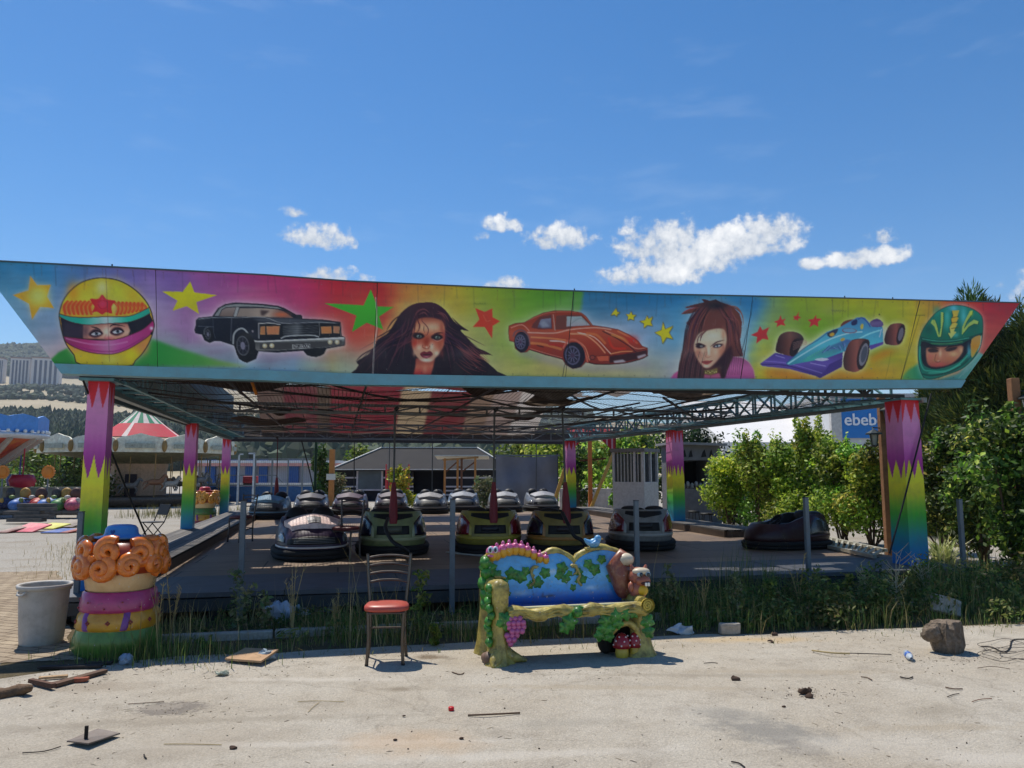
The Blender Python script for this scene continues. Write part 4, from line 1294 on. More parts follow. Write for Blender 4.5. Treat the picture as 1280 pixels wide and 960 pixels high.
POSTS=[(102,640,'grey steel post standing against the front left rainbow pillar'),(305,626,'grey steel post at the platform edge beside the purple bumper car'),(566,624,'grey steel post at the platform edge left of the painted bench'),(795,626,'grey steel post rising behind the squirrel end of the bench'),(1007,622,'grey steel post in front of the dark red bumper car'),(1199,624,'grey steel post in the weeds right of the front right pillar')]
for px,py,lab in POSTS:
 p=onv(px,py,-.2 if px>150 else.3)
 t=thing('steel_post',lab,'post',(p.x,p.y,0),RA+random.uniform(-.1,.1),'grey posts along the platform front')
 b=MB()
 b.box((0,0,p.z/2),(.055,.055,p.z),bev=.006)
 b.jitter(.004,2,px)
 b.build('shaft',mat('post_grey',(108,118,124),rough=.6,metal=.2,dirt=(96,80,66),dirt_amt=.5,scale=4),t)
 b=MB()
 b.box((0,0,p.z+.004),(.06,.06,.008))
 b.build('end_cap',steel_dk,t)
def truss(t,u0,v0,u1,v1,h0,h1,bay=.62,r=.025,wide=.3,m=None,name='truss'):
 a,c=Vector((u0,v0,0)),Vector((u1,v1,0))
 L=(c-a).length
 d=(c-a)/L
 nrm=Vector((-d.y,d.x,0))*wide/2
 b=MB()
 n=max(2,int(L/bay))
 for s in((-1,1)if wide else(0,)):
  for h in(h0,h1):
   b.bar(a+nrm*s+Vector((0,0,h)),c+nrm*s+Vector((0,0,h)),r*2)
  for i in range(n):
   p=a+d*(L*i/n)+nrm*s
   q=a+d*(L*(i+1)/n)+nrm*s
   hi=(h0,h1)if i%2==0 else(h1,h0)
   b.bar(p+Vector((0,0,hi[0])),q+Vector((0,0,hi[1])),r*1.2)
   b.bar(p+Vector((0,0,h0)),p+Vector((0,0,h1)),r*1.2)
 if wide:
  for i in range(n+1):
   p=a+d*(L*i/n)
   for h in(h0,h1):
    b.bar(p+nrm+Vector((0,0,h)),p-nrm+Vector((0,0,h)),r*1.2)
 return b.build(name,m or teal,t)
roof=thing('ride_roof','open truss roof over the bumper cars with sagging faded red and beige tarpaulins','roof',R(0,0,0),RA)
truss(roof,-4.72,.9,-5.0,15.2,2.66,3.05,wide=.34,name='side_truss')
truss(roof,5.87,.9,5.4,15.2,2.66,3.05,wide=.34,name='side_truss')
truss(roof,-5.0,15.25,5.4,15.25,2.62,2.95,wide=.0,name='cross_truss',m=galv)
truss(roof,-5.0,5.1,5.7,5.1,2.66,2.8,wide=.0,name='cross_truss',m=galv)
truss(roof,-5.05,10.9,5.6,10.9,2.66,2.8,wide=.0,name='cross_truss',m=galv)
truss(roof,-4.9,.45,5.87,.45,2.68,3.3,wide=.0,name='cross_truss',m=steel_dk)
b=MB()
for i in range(34):
 v=.9+14.2*i/34
 b.box((-4.55-.3*i/34,v+.2,2.92),(.012,.36,.42),rot=.12*((i%3)-1))
b.build('inner_side_sheet',teal,roof)
b=MB()
b.box((-5.14,8.3,3.2),(.05,13.8,1.3),rot=.006)
b.build('side_fascia',mat('fascia_back',(86,110,116),rough=.6,dirt=(70,62,55),dirt_amt=.5),roof)
b=MB()
b.box((0.1,15.55,2.69),(10.9,.08,.34))
b.box((0.1,15.55,2.885),(10.9,.1,.03),mi=1)
b.build('rear_beam',[mat('rear_beam_dark',(66,66,70),rough=.7,dirt=(100,95,88),dirt_amt=.4),galv],roof)
b=MB()
b.bar((-4.9,.75,2.62),(-5.3,15.4,2.6),.1,.07)
b.bar((6.1,.3,2.62),(5.62,15.4,2.6),.06,.07)
b.build('eave_angle',galv,roof)
sag=lambda u,v:2.70-.07*math.sin((u+4.9)/10.7*PI*5)**2-.05*math.sin(v*1.25)**2+.03*math.sin(u*1.7+v*2.3)
b=MB()
for i in range(11):
 u=-4.85+i*1.06
 b.tube([(u+.03*math.sin(k*1.9+i),.5+k*.925,sag(u,.5+k*.925))for k in range(17)],.006,4,caps=False)
for j in range(15):
 v=.6+j*1.0+.2*math.sin(j*5)
 b.tube([(-4.9+.445*k,v+.04*math.sin(k+j),sag(-4.9+.445*k,v)+.02*math.sin(j*3))for k in range(25)],.005,4,caps=False)
b.build('wire_net',mat('net_wire',(50,46,44),rough=.6,metal=.4),roof)
def net_material():
 m=mat('net_mesh',(70,58,52),rough=.8,var=.25,scale=1.2)
 n,l=m.node_tree.nodes,m.node_tree.links
 br=n.new('ShaderNodeTexBrick')
 br.offset=0
 br.inputs['Scale'].default_value=1
 br.inputs['Brick Width'].default_value=.05
 br.inputs['Row Height'].default_value=.05
 br.inputs['Mortar Size'].default_value=.0036
 br.inputs['Mortar Smooth'].default_value=0
 tc=n.new('ShaderNodeTexCoord')
 l.new(tc.outputs['Object'],br.inputs['Vector'])
 tr=n.new('ShaderNodeBsdfTransparent')
 ms=n.new('ShaderNodeMixShader')
 l.new(br.outputs['Fac'],ms.inputs[0])
 l.new(tr.outputs[0],ms.inputs[1])
 l.new(n['Principled BSDF'].outputs[0],ms.inputs[2])
 l.new(ms.outputs[0],n['Material Output'].inputs['Surface'])
 return m
b=MB()
b.grid(lambda s,t_:Vector((-4.85+10.5*s,.5+14.6*t_,sag(-4.85+10.5*s,.5+14.6*t_)+.012)),44,60)
b.build('net_sheet',net_material(),roof)
def tarp(name,u0,u1,v0,v1,hfn,colours,nu=60,nv=30,holes=None,transl=.32,thick=False):
 """sagging tarpaulin with stripes along v; a few torn openings"""
 u=np.linspace(u0,u1,nu+1)
 v=np.linspace(v0,v1,nv+1)
 U,V=np.meshgrid(u,v)
 H=np.vectorize(hfn)(U,V)
 H=H+.05*np.sin(U*2.3+V*.7)+.04*np.sin(V*2.9-U*1.3)
 edge=.05*np.sin(U*3.1)+.03*np.sin(U*7.7+1)
 Vj=V+edge*((V==v0)*1.0-(V==v1)*1.0)
 P_=np.stack([U,Vj,H],-1).reshape(-1,3)
 stops=[c[0]for c in colours]
 col=np.zeros((len(P_),3))
 Uf=(U+.12*np.sin(V*1.9)).ravel()
 for k in range(len(colours)):
  hi=colours[k+1][0]if k+1<len(colours)else 99
  m=(Uf>=colours[k][0])&(Uf<hi)
  col[m]=rgb(colours[k][1])[:3]
 a=(np.arange(nv)[:,None]*(nu+1)+np.arange(nu)[None,:])
 q=np.stack([a,a+1,a+nu+2,a+nu+1],-1)
 keep=np.ones((nv,nu),bool)
 if holes:
  uc,vc=(U[:-1,:-1]+U[1:,1:])/2,(V[:-1,:-1]+V[1:,1:])/2
  for(hu,hv,ru,rv,ang)in holes:
   c,s=math.cos(ang),math.sin(ang)
   X_,Y_=(uc-hu)*c+(vc-hv)*s,-(uc-hu)*s+(vc-hv)*c
   keep&=((X_/ru)**2+(Y_/rv)**2)>1
 return np_mesh(name,P_,q[keep].reshape(-1,4),vmat('tarp_cloth',rough=.95,spec=.05,dirt=(120,105,90),dirt_amt=.35,scale=1.2,translucent=.5,bump=.2,bscale=9),roof,col,smooth=True)
STR=[(-9,'#5c4c46'),(-3.6,'#5e3036'),(-2.7,'#4c4038'),(-2.3,'#6e2a33'),(-.35,'#9a866a'),(.55,'#662e32'),(1.7,'#7c6656'),(2.4,'#8c7a72'),(3.2,'#b4aca4'),(4.2,'#9c8c84')]
STF=[(-9,'#57504a'),(-3.9,'#5a4640'),(-2.6,'#4a423c'),(-1.4,'#5e4844'),(-.4,'#746452'),(.5,'#54403e'),(1.6,'#6c5c50'),(2.4,'#857a72'),(3.3,'#a8a29c'),(4.2,'#948880')]
tarp('tarpaulin',-4.8,5.7,.3,8.55,lambda u,v:3.78+.12*math.sin(v*.4)-.12*math.cos((v-.35)/2.7*2*PI)+.05*math.sin(u*1.2),STF,84,72,holes=[(-2.7,4.2,1.3,.10,.25),(2.9,2.2,1.0,.16,-.2),(4.7,3.6,.7,.22,.1),(4.3,7.25,1.0,1.15,0),(3.6,2.4,1.0,.1,.2),(4.6,1.5,.5,.3,.3),(-3.6,6.5,.8,.09,.2),(1.2,5.2,.9,.08,-.3),(-3.1,4.35,.42,.36,0)])
tarp('tarpaulin',-4.8,3.2,9.65,11.75,lambda u,v:3.85+.08*math.sin(u*.9+v),STR,64,24)
tarp('tarpaulin',3.9,5.7,9.7,11.6,lambda u,v:3.7+.1*math.sin(u*1.9+v),[(-9,'#8c8078')],16,18,holes=[(4.8,10.6,.4,.6,0)])
def gable(s,t_):
 u=-4.3+8.4*s
 h=2.78+1.22*t_-.1*math.sin(s*PI)*t_
 v=14.95-2.15*t_+.05*math.sin(u*4+t_*3)
 return Vector((u,v,h))
nu_,nv_=90,20
S_,T_=np.meshgrid(np.linspace(0,1,nu_+1),np.linspace(0,1,nv_+1))
pts=np.array([gable(a_,b_)for a_,b_ in zip(S_.ravel(),T_.ravel())])
col=np.zeros((len(pts),3))
for k in range(len(STR)):
 hi=STR[k+1][0]if k+1<len(STR)else 99
 m_=(pts[:,0]>=STR[k][0])&(pts[:,0]<hi)
 col[m_]=rgb(STR[k][1])[:3]
a_=(np.arange(nv_)[:,None]*(nu_+1)+np.arange(nu_)[None,:]).ravel()
np_mesh('gable_tarpaulin',pts,np.stack([a_,a_+1,a_+nu_+2,a_+nu_+1],-1),vmat('tarp_cloth'),roof,col,smooth=True)
b=MB()
for u in(-3.4,-1.7,0,1.7,3.4):
 b.bar((u,.5,2.72),(u,15.2,2.70),.026)
for(ua,va,ub,vb)in((-4.6,2,-1,8.5),(1.5,12,4.6,3.0),(2.5,1.2,5.4,6),(-4.5,8,-2,14)):
 b.bar((ua,va,2.66),(ub,vb,2.70),.03)
for(ua,va,ub,vb,d)in((-4.4,1.5,0,3.0,.25),(-4.6,5,1.5,6.2,.3),(-1,2,3.5,4.4,.28),(0.5,7,5,8.2,.3),(-4,10,2,10.6,.2),(1.2,3.4,5.2,2.6,.3),(-3,3.6,1,8,.25),(2,5,5.3,9.5,.25),(-4.7,3,-2,5.5,.2)):
 b.tube([(ua+(ub-ua)*k/8,va+(vb-va)*k/8,3.25-d*math.sin(PI*k/8))for k in range(9)],.022,5)
b.build('rafter',steel_dk,roof)
b=MB()
rp=random.Random(14)
for k in range(9):
 u0,v0,w_,d_,h_=rp.uniform(-4.6,4.2),(rp.uniform(1,6.8)if k%4 else rp.uniform(10.6,11.2)),rp.uniform(.7,2.0),rp.uniform(.5,1.6),rp.uniform(2.78,3.2)
 an=rp.uniform(-.5,.5)
 if k==7:
  u0,v0=1.0,2.2
 b=MB()
 def patch_fn(s,q):
  x,y=(s-.5)*w_*(1+.15*math.sin(q*5+k)),(q-.5)*d_*(1+.2*math.sin(s*4+k))
  return Vector((u0+x*math.cos(an)-y*math.sin(an),v0+x*math.sin(an)+y*math.cos(an),h_-.16*math.sin(PI*s)*math.sin(PI*q)+.05*math.sin(7*s+k)*math.cos(5*q)))
 b.grid(patch_fn,14,12)
 b.build('patch_sheet',mat('patch_sheet_%d'%(k%4),[(92,74,62),(116,104,92),(76,64,58),(150,142,132)][k%4],rough=.95,spec=.05,var=.45,scale=5,translucent=.4,dirt=(60,50,44),dirt_amt=.6),roof)
pp=[(-3.2,1.0,3.0),(-3.18,1.02,2.86),(-3.12,1.02,2.74),(-3.05,1.0,2.56)]
o=MB().tube([R(*p)for p in pp],.02,6).build('orange_strap',mat('orange_strap',(196,116,30),rough=.6))
tag(o,'short orange strap dangling below the sign beam','strap')
# bumper cars
def car_surface(a,b_,hr,hf,zb=.13):
 """outer skin: angle phi (0 = +x, rear = -90 deg), height t -> point"""
 def P_(phi,t,off=0.0):
  c,s=math.cos(phi),math.sin(phi)
  e=2.6
  r=(abs(c/a)**e+abs(s/b_)**e)**(-1/e)
  H=hr+(hf-hr)*(0.5+0.5*max(-1,min(1,s*1.6)))
  tuck=1-.16*max(0,t-.25)**1.5-(.34 if s>0 else.16)*max(0,t-.55)**1.6-.06*(1-min(1,t/.18))**2
  k=tuck+off/max(r,.2)
  return Vector((r*c*k,r*s*k,zb+H*t))
 return P_
def car(px,pyb,w_px,lab,body,light,trim,plate=(90,92,95),facing='rear',yaw=0.0,pole=None,pole_col=None,sleeve=True,seat=(24,24,27),panel=None,nose_hi=None,grp='dodgem cars parked on the deck'):
 p=on(px,pyb,HD)
 dist=math.hypot(p.x,p.y)
 view=math.atan2(-p.x,p.y)
 rz=RA*.5+view*.35+yaw+(PI if facing=='front' else 0)
 fwd=Vector((-math.sin(rz),math.cos(rz),0))
 half=.9
 ctr=p*(1+(half if facing!='side' else.45)/dist)
 t=thing('bumper_car',lab,'bumper car',(ctr.x,ctr.y,HD),rz,grp)
 t.scale=(.9,.88,.86)if facing=='side' else(1,1,1)
 wid=1.08 if facing!='side' else.95
 a_,b_=wid/2,.86
 hr,hf=(.55,.37)if facing!='front' else(.47,.34)
 S=car_surface(a_,b_,hr,hf)
 bm_=mat('car_'+body[0],body[1],rough=.42,coat=.15,spec=.4,var=.2,scale=4,dirt=(70,64,58),dirt_amt=.4)
 dark=mat('car_black',(20,20,22),rough=.55,spec=.35)
 lm=mat('car_light_'+light[0],light[1],rough=.22,spec=.6,coat=.5,var=.15,scale=8)
 tm=mat('car_trim_'+trim[0],trim[1],rough=.35,coat=.3,var=.1)
 N=56
 b=MB()
 rings=[]
 for tt in(0,.08,.18,.3,.45,.6,.72,.83,.92,.97,1.0):
  rings.append([S(2*PI*k/N,tt)for k in range(N)])
 last=rings[-1]
 inner=[Vector((q.x*.84,q.y*.86,q.z-.005))for q in last]
 inner2=[Vector((q.x*.8,q.y*.8,q.z-.22))for q in last]
 b.loft(rings+[inner],caps=False)
 b.build('body',bm_,t)
 b=MB()
 b.loft([inner,inner2],caps=False)
 b.add(inner2,[list(range(N))])
 b.build('cockpit',dark,t)
 b=MB()
 ring=[]
 for k in range(48):
  q=S(2*PI*k/48,.05,.03)
  ring.append(Vector((q.x,q.y,.115)))
 b.tube(ring,.052,8,closed=True)
 ring=[Vector((q.x*1.0,q.y*1.0,.055))for q in ring]
 b.tube(ring,.045,6,closed=True,mi=0)
 b.build('rubber_bumper',mat('bumper_rubber',(22,22,24),rough=.75),t)
 b=MB()
 b.lathe([(.01,.03),(.3,.03),(.32,.1),(.01,.1)],16,sx=1.1,sy=2.0)
 b.build('chassis',dark,t)
 def patch(ph0,ph1,t0,t1,off,outline=None,n=12,m=6,base=-PI/2):
  """patch of the skin lifted by off; ph in radians from the end's middle"""
  bb=MB()
  def fn(s,q):
   lo=t0 if not outline else outline(s)[0]
   hi=t1 if not outline else outline(s)[1]
   return S(base+ph0+(ph1-ph0)*s,lo+(hi-lo)*q,off)
  vs=[fn(i/n,j/m)for j in range(m+1)for i in range(n+1)]
  vs2=[fn(i/n,j/m)-Vector((0,0,0))for j in range(m+1)for i in range(n+1)]
  fs=[(j*(n+1)+i,j*(n+1)+i+1,(j+1)*(n+1)+i+1,(j+1)*(n+1)+i)for j in range(m)for i in range(n)]
  rim=[i for i in range(n+1)]+[(j*(n+1)+n)for j in range(1,m+1)]+[m*(n+1)+i for i in range(n-1,-1,-1)]+[j*(n+1)for j in range(m-1,0,-1)]
  base_i=len(vs)
  for i in rim:
   q=vs[i]
   vs.append(Vector((q.x*(1-off/.6),q.y*(1-off/.6),q.z)))
  for k in range(len(rim)):
   k2=(k+1)%len(rim)
   fs.append((rim[k2],rim[k],base_i+k,base_i+k2))
  bb.add(vs,fs,0,True)
  return bb
 if facing in('rear','side'):
  e=-PI/2
  for sgn in(-1,1):
   ol=(lambda s:(.30+.04*s,.34+.04*s+.52*math.sin(PI*(.1+.75*s))**.7))
   q=patch(sgn*1.2,sgn*.42,0,0,.014,ol,base=e)
   if sgn>0:
    q.f=[f[::-1]for f in q.f]
   q.build('tail_light',lm,t)
   q=patch(sgn*1.28,sgn*.36,.3,.98,.006,(lambda s:(.24+.05*s,.27+.05*s+.66*math.sin(PI*(.1+.85*s))**.6)),base=e)
   if sgn>0:
    q.f=[f[::-1]for f in q.f]
   q.build('light_surround',tm,t)
  patch(-.30,.30,.38,.62,.01,base=e).build('plate_recess',dark,t)
  bb=patch(-.16,.16,.45,.61,.016,base=e,n=4,m=2)
  bb.build('number_plate',mat('plate_'+str(plate[0]),plate,rough=.4),t)
  patch(-.42,.42,0,0,.011,(lambda s:(.86-.1*(1-abs(2*s-1)),.95)),base=e).build('rear_vent',dark,t)
  patch(-1.25,1.25,.20,.29,.01,base=e,n=24,m=2).build('trim_strip',tm,t)
 else:
  e=PI/2
  patch(-.5,.5,.2,.62,.01,(lambda s:(.34,.34+.36*math.sin(PI*(.2+.6*s)))),base=e).build('grille',dark,t)
  for k in range(4):
   patch(-.36,.36,.4+.065*k,.42+.065*k,.018,base=e,n=8,m=1).build('grille_bar',galv,t)
  for sgn in(-1,1):
   q=patch(sgn*.98,sgn*.6,0,0,.012,(lambda s:(.4,.4+.4*math.sin(PI*(.15+.75*s))**.7)),base=e)
   if sgn>0:
    q.f=[f[::-1]for f in q.f]
   q.build('headlight',lm,t)
  nm=mat('car_nose_'+(nose_hi[0]if nose_hi else trim[0]),nose_hi[1]if nose_hi else trim[1],rough=.5,coat=.08,var=.25,scale=6,dirt=(96,86,74),dirt_amt=.4)
  b=MB()
  def hood(s,q):
   x=(s-.5)*2
   y=b_*(.80-.44*q)
   return Vector((x*a_*(.60+.18*q),y-.08*x*x,.13+hf*1.0+.03+.12*q*(1-.5*x*x)+.05*(1-abs(x))**.7))
  b.grid(hood,14,8)
  b.grid(lambda s,q:hood(s,q)+Vector((0,0,-.14)),14,8)
  sk=[hood(i/14,0)for i in range(15)]
  b.loft([sk,[p_+Vector((0,.01,-.14))for p_ in sk]],closed=False,caps=False)
  for ss in(0,1):
   sk=[hood(ss,i/8)for i in range(9)]
   b.loft([sk,[p_+Vector((0,0,-.14))for p_ in sk]],closed=False,caps=False)
  b.build('hood',nm,t)
  if panel:
   b=MB()
   b.grid(lambda s,q:hood(.36+.28*s,.02+.6*q)+Vector((0,.012,.012)),4,4)
   b.build('badge_plate',mat('badge_silver',panel,rough=.25,metal=.7),t)
  patch(-1.2,1.2,.16,.24,.01,base=e,n=24,m=2).build('trim_strip',tm,t)
 sm=mat('car_seat_'+str(seat[0]),seat,rough=.55,spec=.4)
 b=MB()
 for x in(-.2,.2):
  b.ell((x,-.46,.55 if facing!='front' else.54),(.2,.13,.17 if facing!='front' else.2),16,10)
  b.box((x,-.15,.42),(.36,.5,.12),bev=.03)
 b.build('seat',sm,t)
 for x in(-.2,.2):
  b=MB()
  b.ell((x,-.50,.655 if facing=='front' else.685),(.155,.1,.085 if facing=='front' else.05),14,8)
  b.build('head_pad',sm,t)
 b=MB()
 ctrw=Vector((0,.22,.54))
 Mx=rotm('X',-.9)
 b.tube([ctrw+Mx@Vector((.15*math.cos(k*PI/8),.15*math.sin(k*PI/8),0))for k in range(16)],.018,6,closed=True)
 for k in range(3):
  q=ctrw+Mx@Vector((.15*math.cos(k*2*PI/3),.15*math.sin(k*2*PI/3),0))
  b.tube([ctrw,q],.012,5)
 b.tube([ctrw,Vector((0,.42,.44))],.022,6)
 b.build('steering_wheel',dark,t)
 if pole:
  lx,lean=pole
  pm_=mat('pole_'+(pole_col[0]if pole_col else 'grey'),pole_col[1]if pole_col else(86,88,90),rough=.5,metal=.2)
  y0=-.78
  base=Vector((lx,y0,.3))
  L=2.60-HD
  top=Vector((lx+lean,y0+.12,L))
  b=MB()
  b.tube([base,top],.045 if pole_col and pole_col[0]=='green' else.016,8)
  pl=b.build('current_pole',pm_,t)
  b=MB()
  b.tube([top+Vector((0,0,-.02)),top+Vector((.05,.0,.03))],.03,8)
  b.build('pole_shoe',steel_dk,pl)
  if sleeve:
   b=MB()
   m0=base.lerp(top,.1)
   m1=base.lerp(top,.42)
   b.tube([m0,m0 .lerp(m1,.6),m1],[.075,.06,.03],10)
   b.build('pole_sleeve',mat('red_sleeve',(128,34,42),rough=.5),pl)
 return t
YEL=('yellow',(176,158,62))
RED=('red',(120,24,34))
NAVY=('navy',(24,26,44))
car(388,703,84,'dark purple bumper car with a pale pink hood and a silver badge, behind the chair',('purple',(52,36,64)),('smoke',(130,130,128)),('white',(205,200,196)),facing='front',yaw=.12,nose_hi=('pink',(250,212,206)),panel=(205,205,208))
car(490,697,84,'pale green bumper car with navy tail lights and a red pole sleeve',('green',(132,140,92)),NAVY,('lime',(158,164,124)),plate=(90,94,80),pole=(0.0,0.0))
car(610,695,84,'yellow bumper car with dark red tail lights, left of the two yellow cars',('yellow',(150,138,56)),RED,YEL,plate=(40,40,48),pole=(.05,.02),yaw=-.05)
car(699,696,88,'tan yellow bumper car with navy tail lights and orange trim',('tan',(142,122,62)),NAVY,('orange',(176,122,56)),plate=(46,40,44),pole=(.05,-.05),yaw=-.05)
car(800,690,92,'silver grey bumper car with dark red tail lights beside the sunlit deck',('silver',(136,134,130)),RED,('grey',(168,166,160)),plate=(30,30,34),yaw=-.12)
car(984,688,118,'dark red bumper car standing side-on at the right end of the deck',('maroon',(52,18,26)),('smoked',(60,62,66)),('maroon2',(62,26,32)),facing='side',yaw=PI/2+.28,plate=(60,60,62))
BR=[(338,650,'grey bumper car with a light blue hood at the left end of the back row',('bluegrey',(74,82,86)),('lightblue',(104,142,164)),(.0,.0),('darkred',(80,30,36)),True),(389,645,'plain charcoal bumper car under the thick green pole in the back row',('charcoal',(70,68,72)),('charcoal2',(78,72,70)),(-.05,.0),('green',(34,70,48)),False),(438,644,'dusky plum bumper car in front of the barred tent window',('plum',(74,58,66)),('plum2',(92,70,72)),(0,.02),('black',(36,36,40)),False),(489,642,'brown grey bumper car in front of the golden conifer',('browngrey',(78,66,66)),('browngrey2',(92,76,74)),(.1,0),None,False),(538,643,'grey bumper car with a top-lit pale hood before the dark tent doorway',('whitegrey',(92,96,100)),('palegrey',(148,144,138)),(0,0),None,False),(579,641,'blue grey bumper car with a top-lit pale hood before the wooden pergola',('greyblue',(84,90,98)),('bluewhite',(146,148,150)),(0,0),None,False),(630,641,'white bumper car behind the thick red pole sleeve',('offwhite',(110,110,108)),('offwhite2',(150,150,150)),(.0,0),None,False),(676,640,'silver bumper car at the right end of the back row, before the grey tarp wall',('silver2',(112,112,114)),('silver3',(148,148,150)),(0,0),None,False)]  # grey hoods paler than their bodies: light from above put into the colour
for i,(px,py,lab,bc,hc,pole,pc,slv)in enumerate(BR):
 car(px,py,40,lab,bc,('smoke',(130,130,128)),hc,facing='front',yaw=random.uniform(-.12,.12),nose_hi=hc,pole=pole if i not in(5,6)else None,pole_col=pc,sleeve=slv)
p,q=R(-4.3,12.2,2.6),on(392,640,HD+.02)+Vector((0,.6,0))
tag(MB().tube([at(377,551,21.5),at(386,585,21.6),at(393,616,21.7)],.018,6).build('loose_pole',mat('black_cable')),'thin black pole leaning beside the thick green pole in the back row','pole')
for pts,lab in(([(485,648,11.3),(482,660,10.9),(490,676,10.7),(502,684,10.6),(510,690,10.75)],'black cable slung over the tail of the pale green bumper car'),([(703,641,11.4),(710,655,11.05),(718,670,10.95),(728,676,10.9),(736,690,11.0)],'black cable slung over the tail of the tan yellow bumper car')):
 tag(MB().tube(smooth_curve([tuple(at(*p))for p in pts],4),.028,8).build('power_cable',mat('black_cable')),lab,'cable')
for(pa,pb,w,lab)in(((560,690),(640,698),.1,'pale strip of board lying in front of the yellow bumper car'),((655,688),(692,686),.14,'pale board lying on the deck behind the caterpillar')):
 p,q=on(*pa,HD+.015),on(*pb,HD+.015)
 tag(MB().bar(p,q,w,.02).build('loose_board',mat('pale_board',(190,186,176),rough=.7)),lab,'board')
# ground, hills
def ground_mat(key,c1,c2,c3,s1=.35,s2=3.0,s3=60.0,bump=.5,bs=70,speck=.25,rough=.95):
 m=bpy.data.materials.new(key)
 m.use_nodes=True
 n,l=m.node_tree.nodes,m.node_tree.links
 bs_=n['Principled BSDF']
 tc=n.new('ShaderNodeTexCoord')
 def nz(s,d=6,r=.65):
  q=n.new('ShaderNodeTexNoise')
  q.inputs['Scale'].default_value=s
  q.inputs['Detail'].default_value=d
  q.inputs['Roughness'].default_value=r
  l.new(tc.outputs['Object'],q.inputs['Vector'])
  return q.outputs['Fac']
 def mix(f,a,b,lo=.35,hi=.65,blend='MIX'):
  mr=n.new('ShaderNodeMapRange')
  mr.inputs['From Min'].default_value=lo
  mr.inputs['From Max'].default_value=hi
  l.new(f,mr.inputs['Value'])
  x=n.new('ShaderNodeMix')
  x.data_type='RGBA'
  x.blend_type=blend
  l.new(mr.outputs['Result'],x.inputs['Factor'])
  for k,v in(('A',a),('B',b)):
   if isinstance(v,tuple):
    x.inputs[k].default_value=v
   else:
    l.new(v,x.inputs[k])
  return x.outputs['Result']
 a=mix(nz(s1),rgb(c1),rgb(c2))
 a=mix(nz(s2,8,.7),a,rgb(c3),.48,.8)
 d=tuple(x*(1-speck)for x in(1,1,1))+(1,)
 hi=(1+speck,1+speck,1+speck,1)
 sp=mix(nz(s3,4,.8),d,hi,.3,.7)
 x=n.new('ShaderNodeMix')
 x.data_type='RGBA'
 x.blend_type='MULTIPLY'
 x.inputs['Factor'].default_value=1
 l.new(a,x.inputs['A'])
 l.new(sp,x.inputs['B'])
 l.new(x.outputs['Result'],bs_.inputs['Base Color'])
 bs_.inputs['Roughness'].default_value=rough
 bs_.inputs['Specular IOR Level'].default_value=.2
 bu=n.new('ShaderNodeBump')
 bu.inputs['Strength'].default_value=bump
 bu.inputs['Distance'].default_value=.02
 l.new(nz(bs,6,.7),bu.inputs['Height'])
 l.new(bu.outputs['Normal'],bs_.inputs['Normal'])
 MATS[key]=m
 return m
def sheet(name,pts,z,m,sub=0.0):
 """flat polygon with a slightly ragged edge"""
 if sub:
  q=[]
  for i,p in enumerate(pts):
   p2=pts[(i+1)%len(pts)]
   L=math.hypot(p2[0]-p[0],p2[1]-p[1])
   k=max(1,int(L/sub))if L<40 else 1
   for j in range(k):
    x,y=p[0]+(p2[0]-p[0])*j/k,p[1]+(p2[1]-p[1])*j/k
    w=mnoise.noise_vector(Vector((x*1.3,y*1.3,z*50)))*(sub*.45)
    q.append((x+w.x,y+w.y))
  pts=q
 tri=tessellate_polygon([[Vector((p[0],p[1],0))for p in pts]])
 b=MB()
 fs=[]
 for t_ in tri:
  a_,b_,c_=(Vector((*pts[i],0))for i in t_)
  fs.append(t_ if(b_-a_).cross(c_-a_).z>0 else t_[::-1])
 b.add([(p[0],p[1],z)for p in pts],fs)
 o=b.build(name,m)
 o['kind']='structure'
 return o
gm=ground_mat('gravel_soil',(166,161,152),(154,147,134),(136,124,106),s1=.12,s2=1.1,s3=26,bump=.8,bs=30,speck=.35)
b=MB()
ringsz=[0,20,60,140,400,1200,4000]
vs=[(0,0,0)]
fs=[]
for r in ringsz[1:]:
 vs+=[(r*math.cos(2*PI*k/32),r*math.sin(2*PI*k/32),0)for k in range(32)]
for k in range(32):
 fs.append((0,1+k,1+(k+1)%32))
 for j in range(len(ringsz)-2):
  a=1+j*32
  fs.append((a+k,a+32+k,a+32+(k+1)%32,a+(k+1)%32))
b.add(vs,fs)
b.build('ground',gm)['kind']='structure'
def uvp(u,v):
 p=R(u,v)
 return(p.x,p.y)
yard_m=ground_mat('yard_concrete',(188,180,165),(176,165,147),(152,142,127),s1=.7,s2=3.2,s3=75,bump=.8,bs=70,speck=.3,rough=.9)
sheet('concrete_yard',[(-14,-6),(14,-6),(16,5.5),uvp(9.5,-2.62),uvp(6.0,-2.2),uvp(2.2,-1.85),uvp(0,-1.7),uvp(-2.2,-1.62),uvp(-3.6,-1.7),uvp(-4.6,-2.1),uvp(-4.9,-2.9),(-14,4.2)],.004,yard_m,.35)
